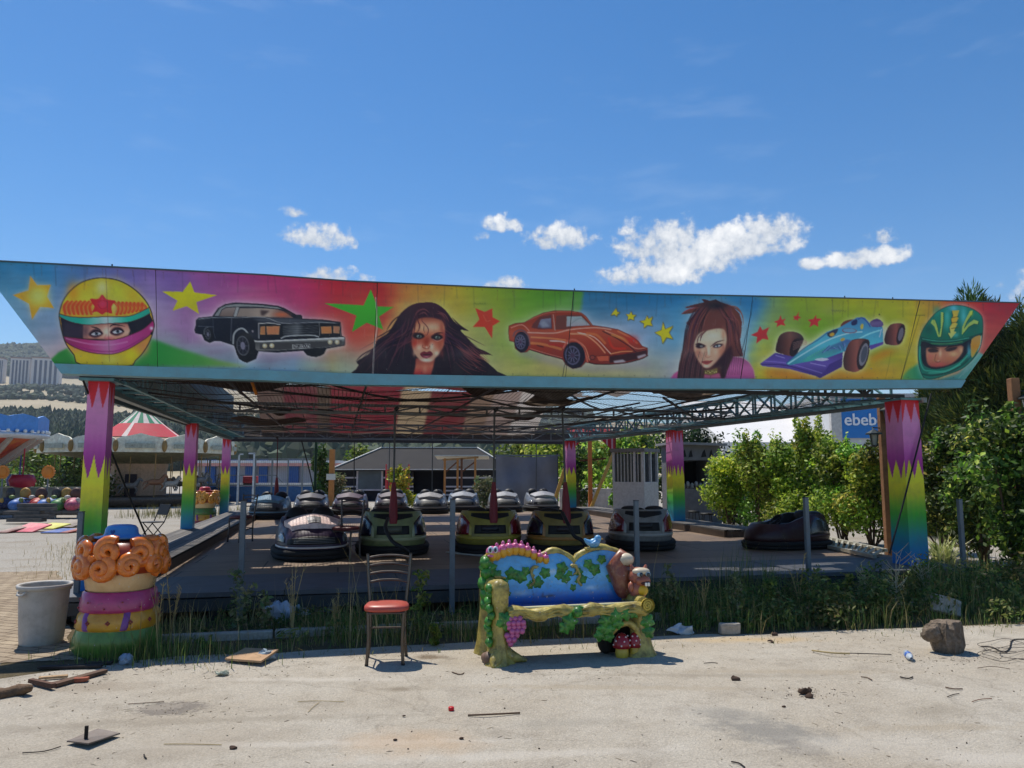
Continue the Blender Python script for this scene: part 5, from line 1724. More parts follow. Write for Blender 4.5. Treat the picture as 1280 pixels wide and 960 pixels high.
def stain(m,cx,cy,rx,ry,rot,col,amt,ns=3.0,rag=1.1,soft=(1.05,.25)):
 """soft-edged stain with its own ragged outline on a ground material (world metres)"""
 n,l=m.node_tree.nodes,m.node_tree.links
 bs_=n['Principled BSDF']
 src=bs_.inputs['Base Color'].links[0].from_socket
 tc=n.new('ShaderNodeTexCoord')
 mp=n.new('ShaderNodeMapping')
 mp.vector_type='TEXTURE'
 mp.inputs['Location'].default_value=(cx,cy,0)
 mp.inputs['Rotation'].default_value=(0,0,rot)
 mp.inputs['Scale'].default_value=(rx,ry,1)
 l.new(tc.outputs['Object'],mp.inputs['Vector'])
 ln=n.new('ShaderNodeVectorMath')
 ln.operation='LENGTH'
 l.new(mp.outputs['Vector'],ln.inputs[0])
 no=n.new('ShaderNodeTexNoise')
 no.inputs['Scale'].default_value=ns
 no.inputs['Detail'].default_value=8
 no.inputs['Roughness'].default_value=.72
 l.new(tc.outputs['Object'],no.inputs['Vector'])
 ad=n.new('ShaderNodeMath')
 ad.operation='MULTIPLY_ADD'
 l.new(no.outputs['Fac'],ad.inputs[0])
 ad.inputs[1].default_value=-2*rag
 l.new(ln.outputs['Value'],ad.inputs[2])
 mr=n.new('ShaderNodeMapRange')
 mr.inputs['From Min'].default_value=soft[0]-rag
 mr.inputs['From Max'].default_value=soft[1]-rag
 mr.inputs['To Max'].default_value=amt
 l.new(ad.outputs[0],mr.inputs['Value'])
 x=n.new('ShaderNodeMix')
 x.data_type='RGBA'
 l.new(mr.outputs['Result'],x.inputs['Factor'])
 l.new(src,x.inputs['A'])
 x.inputs['B'].default_value=rgb(col)
 l.new(x.outputs['Result'],bs_.inputs['Base Color'])
def stain_px(px,py,wpx,hpx,rot,col,amt,**kw):
 p=on(px,py)
 a,b_=on(px+wpx,py),on(px,py-hpx)
 stain(yard_m,p.x,p.y,a.x-p.x,b_.y-p.y,rot,col,amt,**kw)
n_,l_=yard_m.node_tree.nodes,yard_m.node_tree.links
tc_=n_.new('ShaderNodeTexCoord')
nz_=n_.new('ShaderNodeTexNoise')
nz_.inputs['Scale'].default_value=1.6
nz_.inputs['Detail'].default_value=5
l_.new(tc_.outputs['Object'],nz_.inputs['Vector'])
ad_=n_.new('ShaderNodeVectorMath')
ad_.operation='MULTIPLY_ADD'
l_.new(nz_.outputs['Color'],ad_.inputs[0])
ad_.inputs[1].default_value=(.7,.7,0)
l_.new(tc_.outputs['Object'],ad_.inputs[2])
vo_=n_.new('ShaderNodeTexVoronoi')
vo_.feature='DISTANCE_TO_EDGE'
vo_.inputs['Scale'].default_value=.55
l_.new(ad_.outputs[0],vo_.inputs['Vector'])
mr_=n_.new('ShaderNodeMapRange')
mr_.inputs['From Min'].default_value=.002
mr_.inputs['From Max'].default_value=.006
mr_.inputs['To Min'].default_value=.28
mr_.inputs['To Max'].default_value=0
l_.new(vo_.outputs['Distance'],mr_.inputs['Value'])
mm_=n_.new('ShaderNodeMath')
mm_.operation='MULTIPLY'
l_.new(mr_.outputs['Result'],mm_.inputs[0])
l_.new(nz_.outputs['Fac'],mm_.inputs[1])
src=n_['Principled BSDF'].inputs['Base Color'].links[0].from_socket
mx_=n_.new('ShaderNodeMix')
mx_.data_type='RGBA'
l_.new(mm_.outputs[0],mx_.inputs['Factor'])
l_.new(src,mx_.inputs['A'])
mx_.inputs['B'].default_value=rgb((84,74,62))
l_.new(mx_.outputs['Result'],n_['Principled BSDF'].inputs['Base Color'])
for k_,(sx_,sy_,w_,h_,r_)in enumerate(((300,900,260,5,.08),(420,930,300,5,.05),(760,860,300,4,-.03),(900,845,260,3,-.03),(640,945,260,7,.1),(1180,910,160,6,.02),(60,910,120,6,.1),(380,850,160,3,0),(1000,840,200,4,-.02))):
 stain_px(sx_,sy_,w_,h_,r_,[(150,140,124),(206,198,184),(166,152,130)][k_%3],.5,ns=5+k_%4,rag=1.4,soft=(1.0,.3))
stain_px(960,915,95,18,-.45,(138,134,126),.8,ns=7,rag=1.3,soft=(1.0,.4))
stain_px(1000,935,40,12,-.6,(122,116,108),.5,ns=11,rag=1.3,soft=(1.0,.5))
stain_px(905,892,60,8,-.2,(140,136,128),.6)
stain_px(700,905,90,8,.1,(152,146,134),.4,ns=2)
stain_px(213,886,48,10,.12,(132,124,114),.9,ns=16,rag=.8,soft=(.95,.7))
stain_px(205,884,30,5,.3,(160,150,136),.8,ns=22,rag=1.0,soft=(.9,.7))
stain_px(500,862,40,4,0,(128,116,98),.7,ns=5)
stain_px(540,822,30,4,0,(112,96,76),.8,ns=6)
stain_px(1170,890,60,10,.3,(150,140,124),.6)
stain_px(1230,950,120,14,0,(200,192,178),.7)
stain_px(510,930,110,20,.2,(196,168,136),.5,ns=2)
stain_px(930,800,120,5,0,(196,168,122),.6,ns=4)
stain_px(250,930,120,20,.4,(172,160,142),.5)
stain_px(1100,930,160,14,.1,(198,190,176),.5)
stain_px(100,860,90,8,.1,(150,136,118),.6,ns=5)
0 and ground_mat('cement_grey',(150,146,138),(164,158,146),(140,134,124),s1=1.0,s2=5,s3=120,bump=.4,bs=150,speck=.2)
0 and ground_mat('mortar',(156,146,130),(140,130,116),(112,104,92),s1=2,s2=9,s3=140,bump=.9,bs=90,speck=.3)
q=[on(x,y)for x,y in((176,884),(205,876),(254,878),(250,888),(215,898),(180,896))]
q=[on(x,y)for x,y in((860,890),(905,880),(960,888),(1000,905),(1045,930),(1060,962),(985,962),(930,925),(865,915))]
q=[on(x,y)for x,y in((520,815),(548,818),(552,824),(525,826),(500,822))]
0 and sheet('earth_patch',[(p.x,p.y)for p in q],.008,ground_mat('earth_dark',(126,108,84),(110,92,70),(140,120,92),s1=3,s2=9),.06)
soil=ground_mat('weed_soil',(96,84,62),(80,72,52),(120,104,76),s1=.8,s2=3,s3=40,bump=.8,bs=40,speck=.35)
sheet('soil_strip',[uvp(-4.7,-2.1),uvp(-3.6,-1.8),uvp(-2,-1.72),uvp(0,-1.8),uvp(3,-2.0),uvp(6,-2.3),uvp(9.4,-2.7),uvp(12,-2.6),uvp(12,1.2),uvp(6.3,1.0),uvp(-4.9,1.0)],.002,soil,.4)
pav=ground_mat('block_paving',(178,162,138),(160,144,122),(140,124,104),s1=1,s2=4,s3=80,bump=.4,bs=90,speck=.2)
n_,l_=pav.node_tree.nodes,pav.node_tree.links
br=n_.new('ShaderNodeTexBrick')
br.inputs['Scale'].default_value=1
br.inputs['Brick Width'].default_value=.24
br.inputs['Row Height'].default_value=.12
br.inputs['Mortar Size'].default_value=.008
br.inputs['Color1'].default_value=(1,1,1,1)
br.inputs['Color2'].default_value=(.78,.76,.76,1)
br.inputs['Mortar'].default_value=(.3,.27,.24,1)
tc_=n_.new('ShaderNodeTexCoord')
mp_=n_.new('ShaderNodeMapping')
mp_.inputs['Rotation'].default_value=(0,0,.35)
l_.new(tc_.outputs['Object'],mp_.inputs['Vector'])
l_.new(mp_.outputs['Vector'],br.inputs['Vector'])
bs_=n_['Principled BSDF']
src=bs_.inputs['Base Color'].links[0].from_socket
mx_=n_.new('ShaderNodeMix')
mx_.data_type='RGBA'
mx_.blend_type='MULTIPLY'
mx_.inputs['Factor'].default_value=1
l_.new(src,mx_.inputs['A'])
l_.new(br.outputs['Color'],mx_.inputs['B'])
l_.new(mx_.outputs['Result'],bs_.inputs['Base Color'])
sheet('paving',[(-13,5.2),(-4.6,6.55),(-3.75,6.75),(-4.3,7.6),(-5.4,9.3),(-7.3,12.6),(-8.8,12.4),(-6.8,9.0),(-13,7.2)],.008,pav,.3)
sheet('lawn_patch',[(-12,8.2),(-6.85,9.1),(-6.5,9.8),(-7.2,10.4),(-12,10.2)],.006,ground_mat('lawn',(96,122,52),(110,130,60),(130,130,80),s1=2,s2=8),.2)
b=MB()
for k in range(9):
 u=-4.0+k*1.4
 b.box((u+.7,-1.0+.02*(k%2),.03),(1.38,.1,.09),bev=.012)
b.jitter(.008,5)
o=b.build('concrete_kerb',conc if 'conc' in globals()else mat('broken_concrete',(168,160,146),rough=.9,var=.2,scale=12,bump=.4,dirt=(110,100,88),dirt_amt=.5))
o.location=R(0,0,0)
o.rotation_euler=(0,0,RA)
o['kind']='structure'
def hill_h(x,y):
 """terrain height; profile read along the view to the left, easing down to the right"""
 d=max(y,1.0)
 az=math.degrees(math.atan2(x,y))
 ys=np.interp(d,[0,150,230,400,520,600,850,1000,1250,1500,1900],[590,590,574,532,512,500,480,474,452,434,445])
 k=np.interp(az,[-60,-34,-26,-18,-8,4,20,50],[1,1,.92,.80,.62,.46,.3,.2])
 h=(590-ys)*d/FPX*k
 h+=(mnoise.noise(Vector((x*.004,y*.004,0)))*16+mnoise.noise(Vector((x*.012,y*.012,3)))*4)*np.interp(d,[180,500,1500],[0,.5,1.0])
 return float(h)if math.hypot(x,y)>150 else-.5
b=MB()
NA,ND=90,60
def hfn(s,t_):
 az=math.radians(-55+105*s)
 d=140*(2300/140)**t_
 x,y=d*math.sin(az),d*math.cos(az)
 return Vector((x,y,hill_h(x,y)))
b.grid(hfn,NA,ND)
hm_=ground_mat('hill_field',(178,164,138),(160,148,120),(130,126,96),s1=.012,s2=.03,s3=.5,bump=.1,bs=1,speck=.2)
b.build('hills',hm_)['kind']='structure'
rf=np.random.default_rng(21)
ico_v,ico_f=None,None
bm_=bmesh.new()
bmesh.ops.create_icosphere(bm_,subdivisions=1,radius=1)
ico_v=np.array([v.co[:]for v in bm_.verts])
ico_f=np.array([[v.index for v in f.verts]for f in bm_.faces])
bm_.free()
V_,F_,C_=[],[],[]
nv0=0
def add_tree(x,y,z,w,h,c):
 global nv0
 a=rf.uniform(0,6.28)
 v=ico_v*(1+rf.normal(size=(len(ico_v),1))*.22)
 v=v*np.array([w,w,h/2])+np.array([x,y,z+h*.45])
 V_.append(v)
 F_.append(ico_f+nv0)
 C_.append(np.clip(np.array(c)*rf.uniform(.65,1.35),0,1)[None,:].repeat(len(v),0))
 nv0+=len(v)
G1=np.array([.055,.075,.045])
for i in range(26000):
 px=rf.uniform(-60,740)if i%3 else rf.uniform(-60,130)
 if rf.random()<.62:
  d=rf.uniform(200,470)
  if px<70 and d>520 and rf.random()<.7:
   continue
  h=rf.uniform(6,10)
  w=h*rf.uniform(.2,.34)
 else:
  d=rf.uniform(1080,1560)
  h,w=rf.uniform(9,14),rf.uniform(4,8)
 x,y=d*(px-640)/FPX,d
 z=hill_h(x,y)
 p=z-1.6
 add_tree(x,y,z-.4,w,h,G1*np.array([1.0,1.0,1.0])+(np.array([.03,.03,.0])if rf.random()<.15 else 0))
for i in range(420):
 d=rf.choice([610,640,690,760,800,830])+rf.normal()*7
 x,y=d*(rf.uniform(-60,160)-640)/FPX,d
 h=rf.uniform(3.5,6.5)
 add_tree(x,y,hill_h(x,y)-.2,h*.5,h,G1)
o=np_mesh('forest',np.concatenate(V_),np.concatenate(F_),vmat('forest_leaf',rough=.9,dirt=(70,86,50),dirt_amt=.35,scale=.2),None,np.concatenate(C_),smooth=False)
tag(o,None,None,None,'stuff')
wallm=mat('apartment_wall',(206,200,196),rough=.8,var=.06,scale=.3)
winm=mat('apartment_window',(60,70,90),rough=.4)
AP=[(-3,11,'leftmost pale apartment block on the hill, cut by the picture edge'),(24,23,'pale apartment block on the hill left of the sign board'),(56,33,'pale apartment block on the hill partly hidden by the sign board end'),(95,30,'pale apartment block on the hill behind the sign board')]
for i,(px,wpx,lab)in enumerate(AP[:3]):
 d=930
 c=at(px,474,d)
 z0=hill_h(c.x,c.y)-2
 top_z=at(px,448,d).z
 w,h=wpx*d/FPX,top_z-z0
 t=thing('apartment_block',lab,'apartment block',(c.x,c.y,z0),math.atan2(-c.x,c.y)*.6,'apartment blocks on the far hill')
 b=MB()
 b.box((0,8,h/2),(w*.94,16,h))
 b.build('wall',wallm,t)
 b=MB()
 b.box((0,8,h+.8),(w*.98,17,1.6))
 b.build('roof',mat('apartment_roof',(150,120,104),rough=.9),t)
 for k in range(5):
  b=MB()
  for f in range(9):
   b.box((-w*.335+w*.67*k/4,-.05,h*(.08+.1*f)),(w*.09,.3,h*.1+.01))
  b.build('window_column',winm,t)
# merry-go-round
p=on(174,634)
CY=p.y+3.4
cz=at(174,590,CY)
t=thing('carousel','old merry-go-round with a red, white and green striped tent roof and a cream cornice','merry-go-round',(cz.x,CY,0))
NS=24
Rc=108*CY/FPX
def zc(y,r=None):
 return EYE+(590-y)*(CY-(Rc if r is None else r))/FPX
def zpx(y):
 return EYE+(590-y)*(CY)/FPX
r_red,r_grn,r_wht=rgb((200,60,72)),rgb((44,136,100)),rgb((222,206,196))
prof=[(.15,zc(510,.2)),(.45,zc(517,.45)),(.75,zc(523,.75)),(1.05,zc(529,1.05)),(1.5,zc(537,1.5)),(1.98,zc(545.5,1.98))]
vs,fs,cs=[],[],[]
for k in range(NS*2):
 a0,a1=2*PI*k/(NS*2),2*PI*(k+1)/(NS*2)
 for j in range(len(prof)-1):
  n0=len(vs)
  for(r,z)in(prof[j],prof[j+1]):
   for a in(a0,a1):
    vs.append((r*math.cos(a),r*math.sin(a),z))
  fs.append((n0,n0+1,n0+3,n0+2))
  c=(r_grn if(k//2)%2 else r_wht)if j<3 else(r_red if(k%12)else r_wht)
  cs+=[c[:3]]*4
b=MB()
b.lathe([(1.9,zc(546,1.98)),(Rc*.95,zc(553))],28)
b.build('roof_ring',mat('roof_ring',(140,120,100),rough=.8),t)
np_mesh('tent_roof',vs,np.array(fs),vmat('tent_stripes',rough=.75,dirt_amt=.25,scale=2),t,np.array(cs))
b=MB()
b.lathe([(.22,zpx(520)),(.24,zpx(510)),(.1,zpx(508)),(.002,zpx(507))],12)
b.build('finial',mat('carousel_grey',(150,146,140)),t)
cream=mat('carousel_cream',(246,234,208),rough=.6,var=.25,scale=3,dirt=(160,140,104),dirt_amt=.5)
gold=mat('carousel_gold',(150,118,66),rough=.5,var=.3,scale=4)
b=MB()
for k in range(14):
 a=2*PI*(k+.5)/14
 q=Matrix.Rotation(a-PI/2,4,'Z')@Matrix.Translation((0,Rc,0))@Matrix.Rotation(PI,4,'Z')
 w=Rc*math.tan(PI/14)*.98
 ol=[(-w,zc(565)),(w,zc(565)),(w,zc(549)),(w*.8,zc(546)),(w*.4,zc(544)),(0,zc(541)),(-w*.4,zc(544)),(-w*.8,zc(546)),(-w,zc(549))]
 b.prism(ol,.08,q)
b.build('cornice',cream,t)
for k in range(14):
 a=2*PI*(k+.5)/14
 b=MB()
 b.box((Rc*1.03*math.cos(a),Rc*1.03*math.sin(a),zc(557)),(.04,Rc*.28,.22),rot=a)
 b.build('cornice_panel',mat('cornice_panel_grey',(176,178,160),rough=.5,var=.35,scale=6,dirt=(90,84,60),dirt_amt=.6),t)
 a2=2*PI*k/14
 b=MB()
 b.ell((Rc*1.03*math.cos(a2),Rc*1.03*math.sin(a2),zc(557)),(.12,.12,.28),10,8)
 b.build('cornice_medallion',gold,t)
b=MB()
b.lathe([(Rc*.96,zc(565)),(1.6,zpx(577)),(1.35,zpx(580))],28)
b.build('ceiling_fan',mat('carousel_ceiling',(120,120,90),rough=.7,var=.4,scale=3,dirt=(190,170,140),dirt_amt=.6),t)
b=MB()
b.lathe([(1.35,zpx(578)),(1.3,zpx(588)),(1.3,.45)],12,smooth=False)
dr=b.build('centre_drum',mat('carousel_pink',(214,178,150),rough=.6,var=.15,dirt=(150,116,90),dirt_amt=.5),t)
b=MB()
b.box((.25,-1.32,.95),(.55,.06,1.1))
b.build('drum_door',mat('drum_door',(52,40,52),rough=.7),dr)
b=MB()
b.lathe([(.3,.42),(Rc*1.0,.42),(Rc*1.0,.28),(Rc*.9,.05)],28)
b.build('turntable',mat('turntable',(92,78,66),rough=.7,dirt=(150,130,110),dirt_amt=.5),t)
hmats=[mat('horse_white',(200,192,180),rough=.5,var=.2,scale=6,dirt=(120,90,70),dirt_amt=.5),mat('horse_grey',(120,116,112),rough=.5,var=.3),mat('horse_brown',(140,96,66),rough=.5,var=.3)]
for k in range(20):
 a=2*PI*k/20
 r=Rc*(.86 if k%2 else.66)
 z0=.42+[.35,.52,.42,.6][k%4]
 M=rotm('Z',a+PI/2)
 c=Vector((r*math.cos(a),r*math.sin(a),z0))
 b=MB()
 L=lambda x,y,z:c+M@Vector((x,y,z))
 b.ell(c+Vector((0,0,.18)),(.13,.13,.13),8,6)
 b.tube([L(-.3,0,.18),L(-.1,0,.2),L(.15,0,.19),L(.28,0,.24),L(.38,0,.42),L(.42,0,.52)],[.1,.14,.14,.13,.08,.07],8)
 b.tube([L(.40,0,.53),L(.50,0,.47),L(.57,0,.40)],[.075,.06,.035],8)
 for sx in(-1,1):
  b.tube([L(.22,sx*.07,.14),L(.36,sx*.07,.0),L(.26,sx*.07,-.16)],[.05,.035,.025],6)
  b.tube([L(-.24,sx*.07,.14),L(-.36,sx*.07,.0),L(-.46,sx*.07,-.14)],[.06,.035,.025],6)
 b.tube([L(-.32,0,.24),L(-.45,0,.18),L(-.5,0,.0)],[.04,.04,.01],6)
 h_=b.build('carousel_horse',hmats[k%3],t)
 MB().tube([c+Vector((0,0,-z0+.42)),c+Vector((0,0,zpx(566)-z0))],.022,6).build('horse_pole',gold,h_)
# blue ride at the left edge
CYb=29.0
q=at(-34,545,CYb)
t=thing('swing_ride','blue round ride with white bulbs along its rim at the left edge','fairground ride',(q.x,CYb,0))
zb=lambda y:EYE+(590-y)*CYb/FPX
Rb=78*CYb/FPX
b=MB()
for k in range(12):
 a=2*PI*(k+.5)/12
 w=Rb*math.tan(PI/12)
 M=Matrix.Rotation(a-PI/2,4,'Z')@Matrix.Translation((0,Rb,0))@Matrix.Rotation(PI,4,'Z')
 b.prism([(-w,zb(541)),(w,zb(541)),(w,zb(523)),(w*.6,zb(521)),(0,zb(519)),(-w*.6,zb(521)),(-w,zb(523))],.08,M)
b.build('crown',mat('crown_blue',(84,146,216),rough=.5,var=.12,dirt=(120,160,210),dirt_amt=.4),t)
b=MB()
b.lathe([(Rb*.98,zb(541)),(Rb*1.06,zb(543)),(Rb*1.06,zb(546)),(Rb*.9,zb(549))],36)
b.build('rim',mat('rim_white',(206,210,216),rough=.4),t)
for k in range(48):
 a=2*PI*k/48
 MB().ell((Rb*1.04*math.cos(a),Rb*1.04*math.sin(a),zb(540)),.07,8,6).build('bulb',mat('bulb_white',(226,226,222),rough=.25),t)
b=MB()
b.lathe([(Rb*.9,zb(549)),(Rb*.35,zb(575)),(.5,zb(590)),(.45,.1)],24)
b.build('under_cone',mat('cone_red',(196,80,60),rough=.5,var=.35,scale=1.2,dirt=(214,160,60),dirt_amt=.7),t)
for k in range(12):
 a=2*PI*k/12+.1
 MB().bar((Rb*.95*math.cos(a),Rb*.95*math.sin(a),zb(548)),(.6*math.cos(a),.6*math.sin(a),zb(590)),.12,.18).build('strut',mat('strut_pale',(176,176,170),rough=.5,dirt=(200,140,70),dirt_amt=.5),t)
 if k%2==0:
  b=MB()
  c=(Rb*.8*math.cos(a),Rb*.8*math.sin(a),1.0)
  b.lathe([(.05,0),(.4,.06),(.46,.3),(.36,.5),(.3,.48),(.3,.1)],14,c)
  b.tube([(c[0],c[1],1.05),(c[0],c[1],zb(549))],.025,6)
  b.build('seat',mat('swing_seat_%d'%(k%4),[(176,40,60),(60,60,150)][(k//2)%2],rough=.4),t)
for px,lab in((3,'orange sun disc on a pole at the left edge'),(60,'orange sun disc on a pole left of the big rainbow pillar')):
 q=at(px,590,27.5)
 t=thing('sun_sign',lab,'sun sign',(q.x,q.y,0),0,'orange sun discs over the small ride')
 b=MB()
 b.tube([(0,.03,0),(0,.03,q.z-.1)],.03,8)
 b.build('pole',galv,t)
 b=MB()
 n=32
 ol=[((.22+.03*(i%2))*math.cos(2*PI*i/n),q.z+(.22+.03*(i%2))*math.sin(2*PI*i/n))for i in range(n)]
 b.prism(ol,.05)
 b.ell((0,0,q.z),(.18,.05,.18),16,8)
 b.build('sun_disc',mat('sun_orange',(216,128,40),rough=.5,var=.15),t)
KC=[(6,'dark blue',(34,44,90)),(26,'blue and orange',(60,110,180)),(48,'red',(180,40,44)),(64,'blue',(70,120,190)),(78,'green',(60,130,60)),(92,'pink',(190,80,110))]
for i,(px,cn,c)in enumerate(KC):
 q=at(px,640,27.0)
 t=thing('kiddie_car',cn+' round kiddie car of the small ride on the left lot','kiddie car',(q.x,q.y,.12),.3*(i%3-1),'round cars of the small ride')
 b=MB()
 b.ell((0,0.05,.36),(.31,.46,.24),18,12)
 b.ell((0,-.3,.34),(.24,.26,.2),14,10)
 b.build('body',mat('kiddie_%d'%i,c,rough=.5,var=.5,scale=7,dirt=(120,112,100),dirt_amt=.85),t)
 b=MB()
 b.lathe([(.3,0),(.42,.04),(.42,.16),(.3,.2)],18)
 b.build('base',mat('kiddie_base',(96,90,84),rough=.6),t)
 b=MB()
 b.ell((.02,.15,.72),(.2,.1,.22),12,8)
 b.build('seat',mat('kiddie_seat_%d'%(i%3),[(60,56,54),(170,130,60),(90,60,50)][i%3],rough=.5),t)
 b=MB()
 b.ell((-.15,-.3,.62),(.1,.08,.07),10,8)
 b.ell((.17,-.3,.5),(.08,.07,.1),10,8)
 b.build('ornament',mat('kiddie_ornament_%d'%(i%3),[(190,150,70),(110,130,70),(180,170,160)][i%3],rough=.5),t)
b=MB()
q0,q1=at(-30,607,31),at(128,607,31)
b.box(((q0 .x+q1 .x)/2,31,.5),(q1 .x-q0 .x,.25,1.0))
tag(b.build('low_wall',mat('low_wall_grey',(140,146,140),rough=.8,var=.25,dirt=(70,110,70),dirt_amt=.6,scale=1.2)),'low grey green wall behind the small kiddie ride','wall')
def barrier(px0,px1,yb,yt,lab,rails,m):
 q0,q1=on(px0,yb),on(px1,yb)
 h=EYE-(yt-590)*q0 .y/FPX
 t=thing('barrier',lab,'barrier',(q0 .x,q0 .y,0),math.atan2(q1 .y-q0 .y,q1 .x-q0 .x),'metal barriers on the left lot')
 L=(q1-q0).length
 for k in range(rails):
  z=h*(.3+.7*k/max(1,rails-1))
  MB().bar((0,0,z),(L,0,z),.05).build('rail',m,t)
 for x in(0,L):
  MB().bar((x,.0,0),(x,0,h+.02),.05).build('post',m,t)
barrier(17,60,648,624,'dark open barrier left of the white slatted barrier',3,steel_dk)
barrier(69,97,648,627,'white slatted barrier beside the big rainbow pillar',5,mat('rail_white',(186,186,182),rough=.5))
b=MB()
for k in range(5):
 q=at(34+9*math.sin(k*2.3),640,24)
 b.box((q.x,q.y+.1*k,.12+.11*k),(1.1,.3,.1),rot=.06*(k%3-1))
tag(b.build('timber_stack',mat('stack_grey',(92,88,84),rough=.9,var=.3,scale=6)),'low stack of grey timber behind the painted panels','timber stack')
PN=[((8,652),(40,666),(196,60,84),'pink and red painted panel lying on the gravel'),((38,652),(66,662),(206,200,70),'yellow painted panel lying on the gravel'),((62,648),(90,660),(92,70,50),'brown panel lying against the others on the gravel'),((50,660),(78,667),(60,90,160),'blue panel at the foot of the pile on the gravel'),((-6,656),(8,667),(110,50,40),'dark red panel at the left edge on the gravel'),((74,658),(84,667),(150,60,44),'rusty red box end below the brown panel')]
for(a_,b_,c,lab)in PN:
 p0,p1=on(a_[0],b_[1]),on(b_[0],b_[1])
 top_h=max(.1,EYE-(a_[1]-590)*(p0 .y+.5)/FPX)
 t_=MB()
 f0,f1=Vector((p0 .x,p0 .y,.03)),Vector((p1 .x,p1 .y,.03))
 k0,k1=Vector((p0 .x+.25,p0 .y+.6,top_h)),Vector((p1 .x+.15,p1 .y+.6,top_h*.8))
 t_.add([f0,f1,k1,k0]+[v_+Vector((0,.04,-.03))for v_ in(f0,f1,k1,k0)],[(0,1,2,3),(7,6,5,4),(0,4,5,1),(1,5,6,2),(2,6,7,3),(3,7,4,0)])
 tag(t_.build('painted_panel_board',mat('pan_%d_%d_%d'%c,c,rough=.5,var=.3,scale=3,dirt=(200,190,170),dirt_amt=.35)),lab,'panel','painted panels lying on the gravel')
# long white hall, blue wall, fence
YH=58.0
q0,q1=at(246,606,YH),at(420,606,YH)
t=thing('long_hall','long low white hall with blue pilasters and a pink striped eave behind the fence','hall',(q0 .x,YH,0))
W_=q1 .x-q0 .x
zh=lambda y:EYE+(590-y)*YH/FPX
MB().box((W_/2,3,zh(583)/2),(W_,6,zh(583))).build('wall',mat('hall_wall',(160,162,170),rough=.8,var=.1,scale=.6,dirt=(200,200,204),dirt_amt=.4),t)
b=MB()
b.box((W_/2,2.8,zh(581)),(W_+.4,7,.22))
b.build('eave',mat('hall_eave_pink',(206,150,146),rough=.6),t)
b=MB()
b.box((W_/2,2.8,zh(577.5)),(W_+.6,7.2,.2))
b.build('roof',mat('hall_roof_white',(216,216,216),rough=.6),t)
for px in(264,290,314,330,368):
 MB().box((at(px,590,YH).x-q0 .x,-.12,zh(575)/2),(.75 if px!=330 else.6,.25,zh(575))).build('pilaster',mat('pilaster_blue',(36,84,150),rough=.6),t)
YW=42.0
q0,q1=at(240,606,YW),at(424,606,YW)
zw=lambda y:EYE+(590-y)*YW/FPX
t=thing('blue_wall','low blue parapet wall with a white coping behind the left pillars','wall',((q0 .x+q1 .x)/2,YW,0))
MB().box((0,0,zw(608)/2),(q1 .x-q0 .x,.3,zw(608))).build('wall_face',mat('wall_blue',(44,92,146),rough=.7,var=.2,dirt=(100,120,140),dirt_amt=.5),t)
MB().box((0,0,zw(605.5)),(q1 .x-q0 .x,.4,.16)).build('coping',mat('coping_white',(214,214,210),rough=.6),t)
YF=40.5
zf=lambda y:EYE+(590-y)*YF/FPX
q0=at(240,606,YF)
t=thing('wire_fence','tall galvanised fence with thin rails in front of the blue wall','fence',(q0 .x,YF,0))
fx=lambda px:at(px,590,YF).x-q0 .x
for px in(244,262,299,319,340,360,378,398):
 MB().bar((fx(px),0,0),(fx(px),0,zf(573)),.07).build('post',galv,t)
for y in(574,606.5):
 MB().bar((0,0,zf(y)),(fx(418),0,zf(y)),.055).build('rail',galv,t)
MB().bar((fx(268),0,zf(594)),(fx(345),0,zf(594)),.05).build('brace',galv,t)
MB().bar((fx(345),0,zf(594)),(fx(354),0,zf(603)),.05).build('brace',galv,t)
b=MB()
for k in range(70):
 b.bar((fx(240+2.6*k),.02,zf(606)),(fx(240+2.6*k),.02,zf(574)),.008)
b.build('wire_mesh',galv,t)
b=MB()
for x in(298,317):
 b.bar((at(x,590,38).x,38,0),(at(x,590,38).x,38,EYE+23*38/FPX),.07)
b.bar((at(310,590,38).x,38,EYE+23*38/FPX),(at(318,590,38).x,38,EYE+23*38/FPX),.07)
b.bar((at(297,590,38).x,38,EYE+22*38/FPX),(at(303,590,38).x,38,EYE+22*38/FPX),.07)
tag(b.build('goal_frame',mat('frame_white',(196,200,200),rough=.5)),'white tubular frame standing before the blue wall','frame')
q=at(309,606,41.5)
tag(MB().box((q.x,q.y+.5,1.1),(.75,.4,.55),bev=.05).build('red_crate',mat('crate_red',(170,40,48),rough=.6)),'red crate on the blue wall behind the fence','crate')
# dark tent café
YT=43.0
zt=lambda y:EYE+(590-y)*YT/FPX
x0,x1=at(419,590,YT).x,at(638,590,YT).x
t=thing('tent_cafe','dark goat hair tent café with grey stripes and a hipped grey roof','tent',((x0+x1)/2,YT,0))
ox=(x0+x1)/2
tx=lambda px:at(px,590,YT).x-ox
W_=x1-x0
D_=5.5
b=MB()
e=[(tx(414),-.4),(tx(642),-.4),(tx(642),D_),(tx(414),D_)]
rg_=[(tx(468),2.2),(tx(594),2.2)]
ze,zr=zt(587.5),zt(560)*1.02
vs=[(x,y,ze)for x,y in e]+[(x,y,zr)for x,y in rg_]+[(x,y,ze-.06)for x,y in e]
b.add(vs,[(0,1,5,4),(1,2,5),(2,3,4,5),(3,0,4),(9,8,7,6),(0,6,7,1),(1,7,8,2),(2,8,9,3),(3,9,6,0)])
rf_=b.build('roof',mat('tent_roof_grey',(44,42,42),rough=.9,var=.12,scale=2),t)
for(i,j)in((0,4),(1,5),(4,5),(0,1)):
 MB().bar(Vector(vs[i])+Vector((0,-.02,.03)),Vector(vs[j])+Vector((0,-.02,.03)),.09,.05).build('edge_strip',mat('edge_white',(214,210,200),rough=.7),rf_)
b=MB()
b.box((tx(468),.1,ze/2),(tx(517)-tx(419),.12,ze))
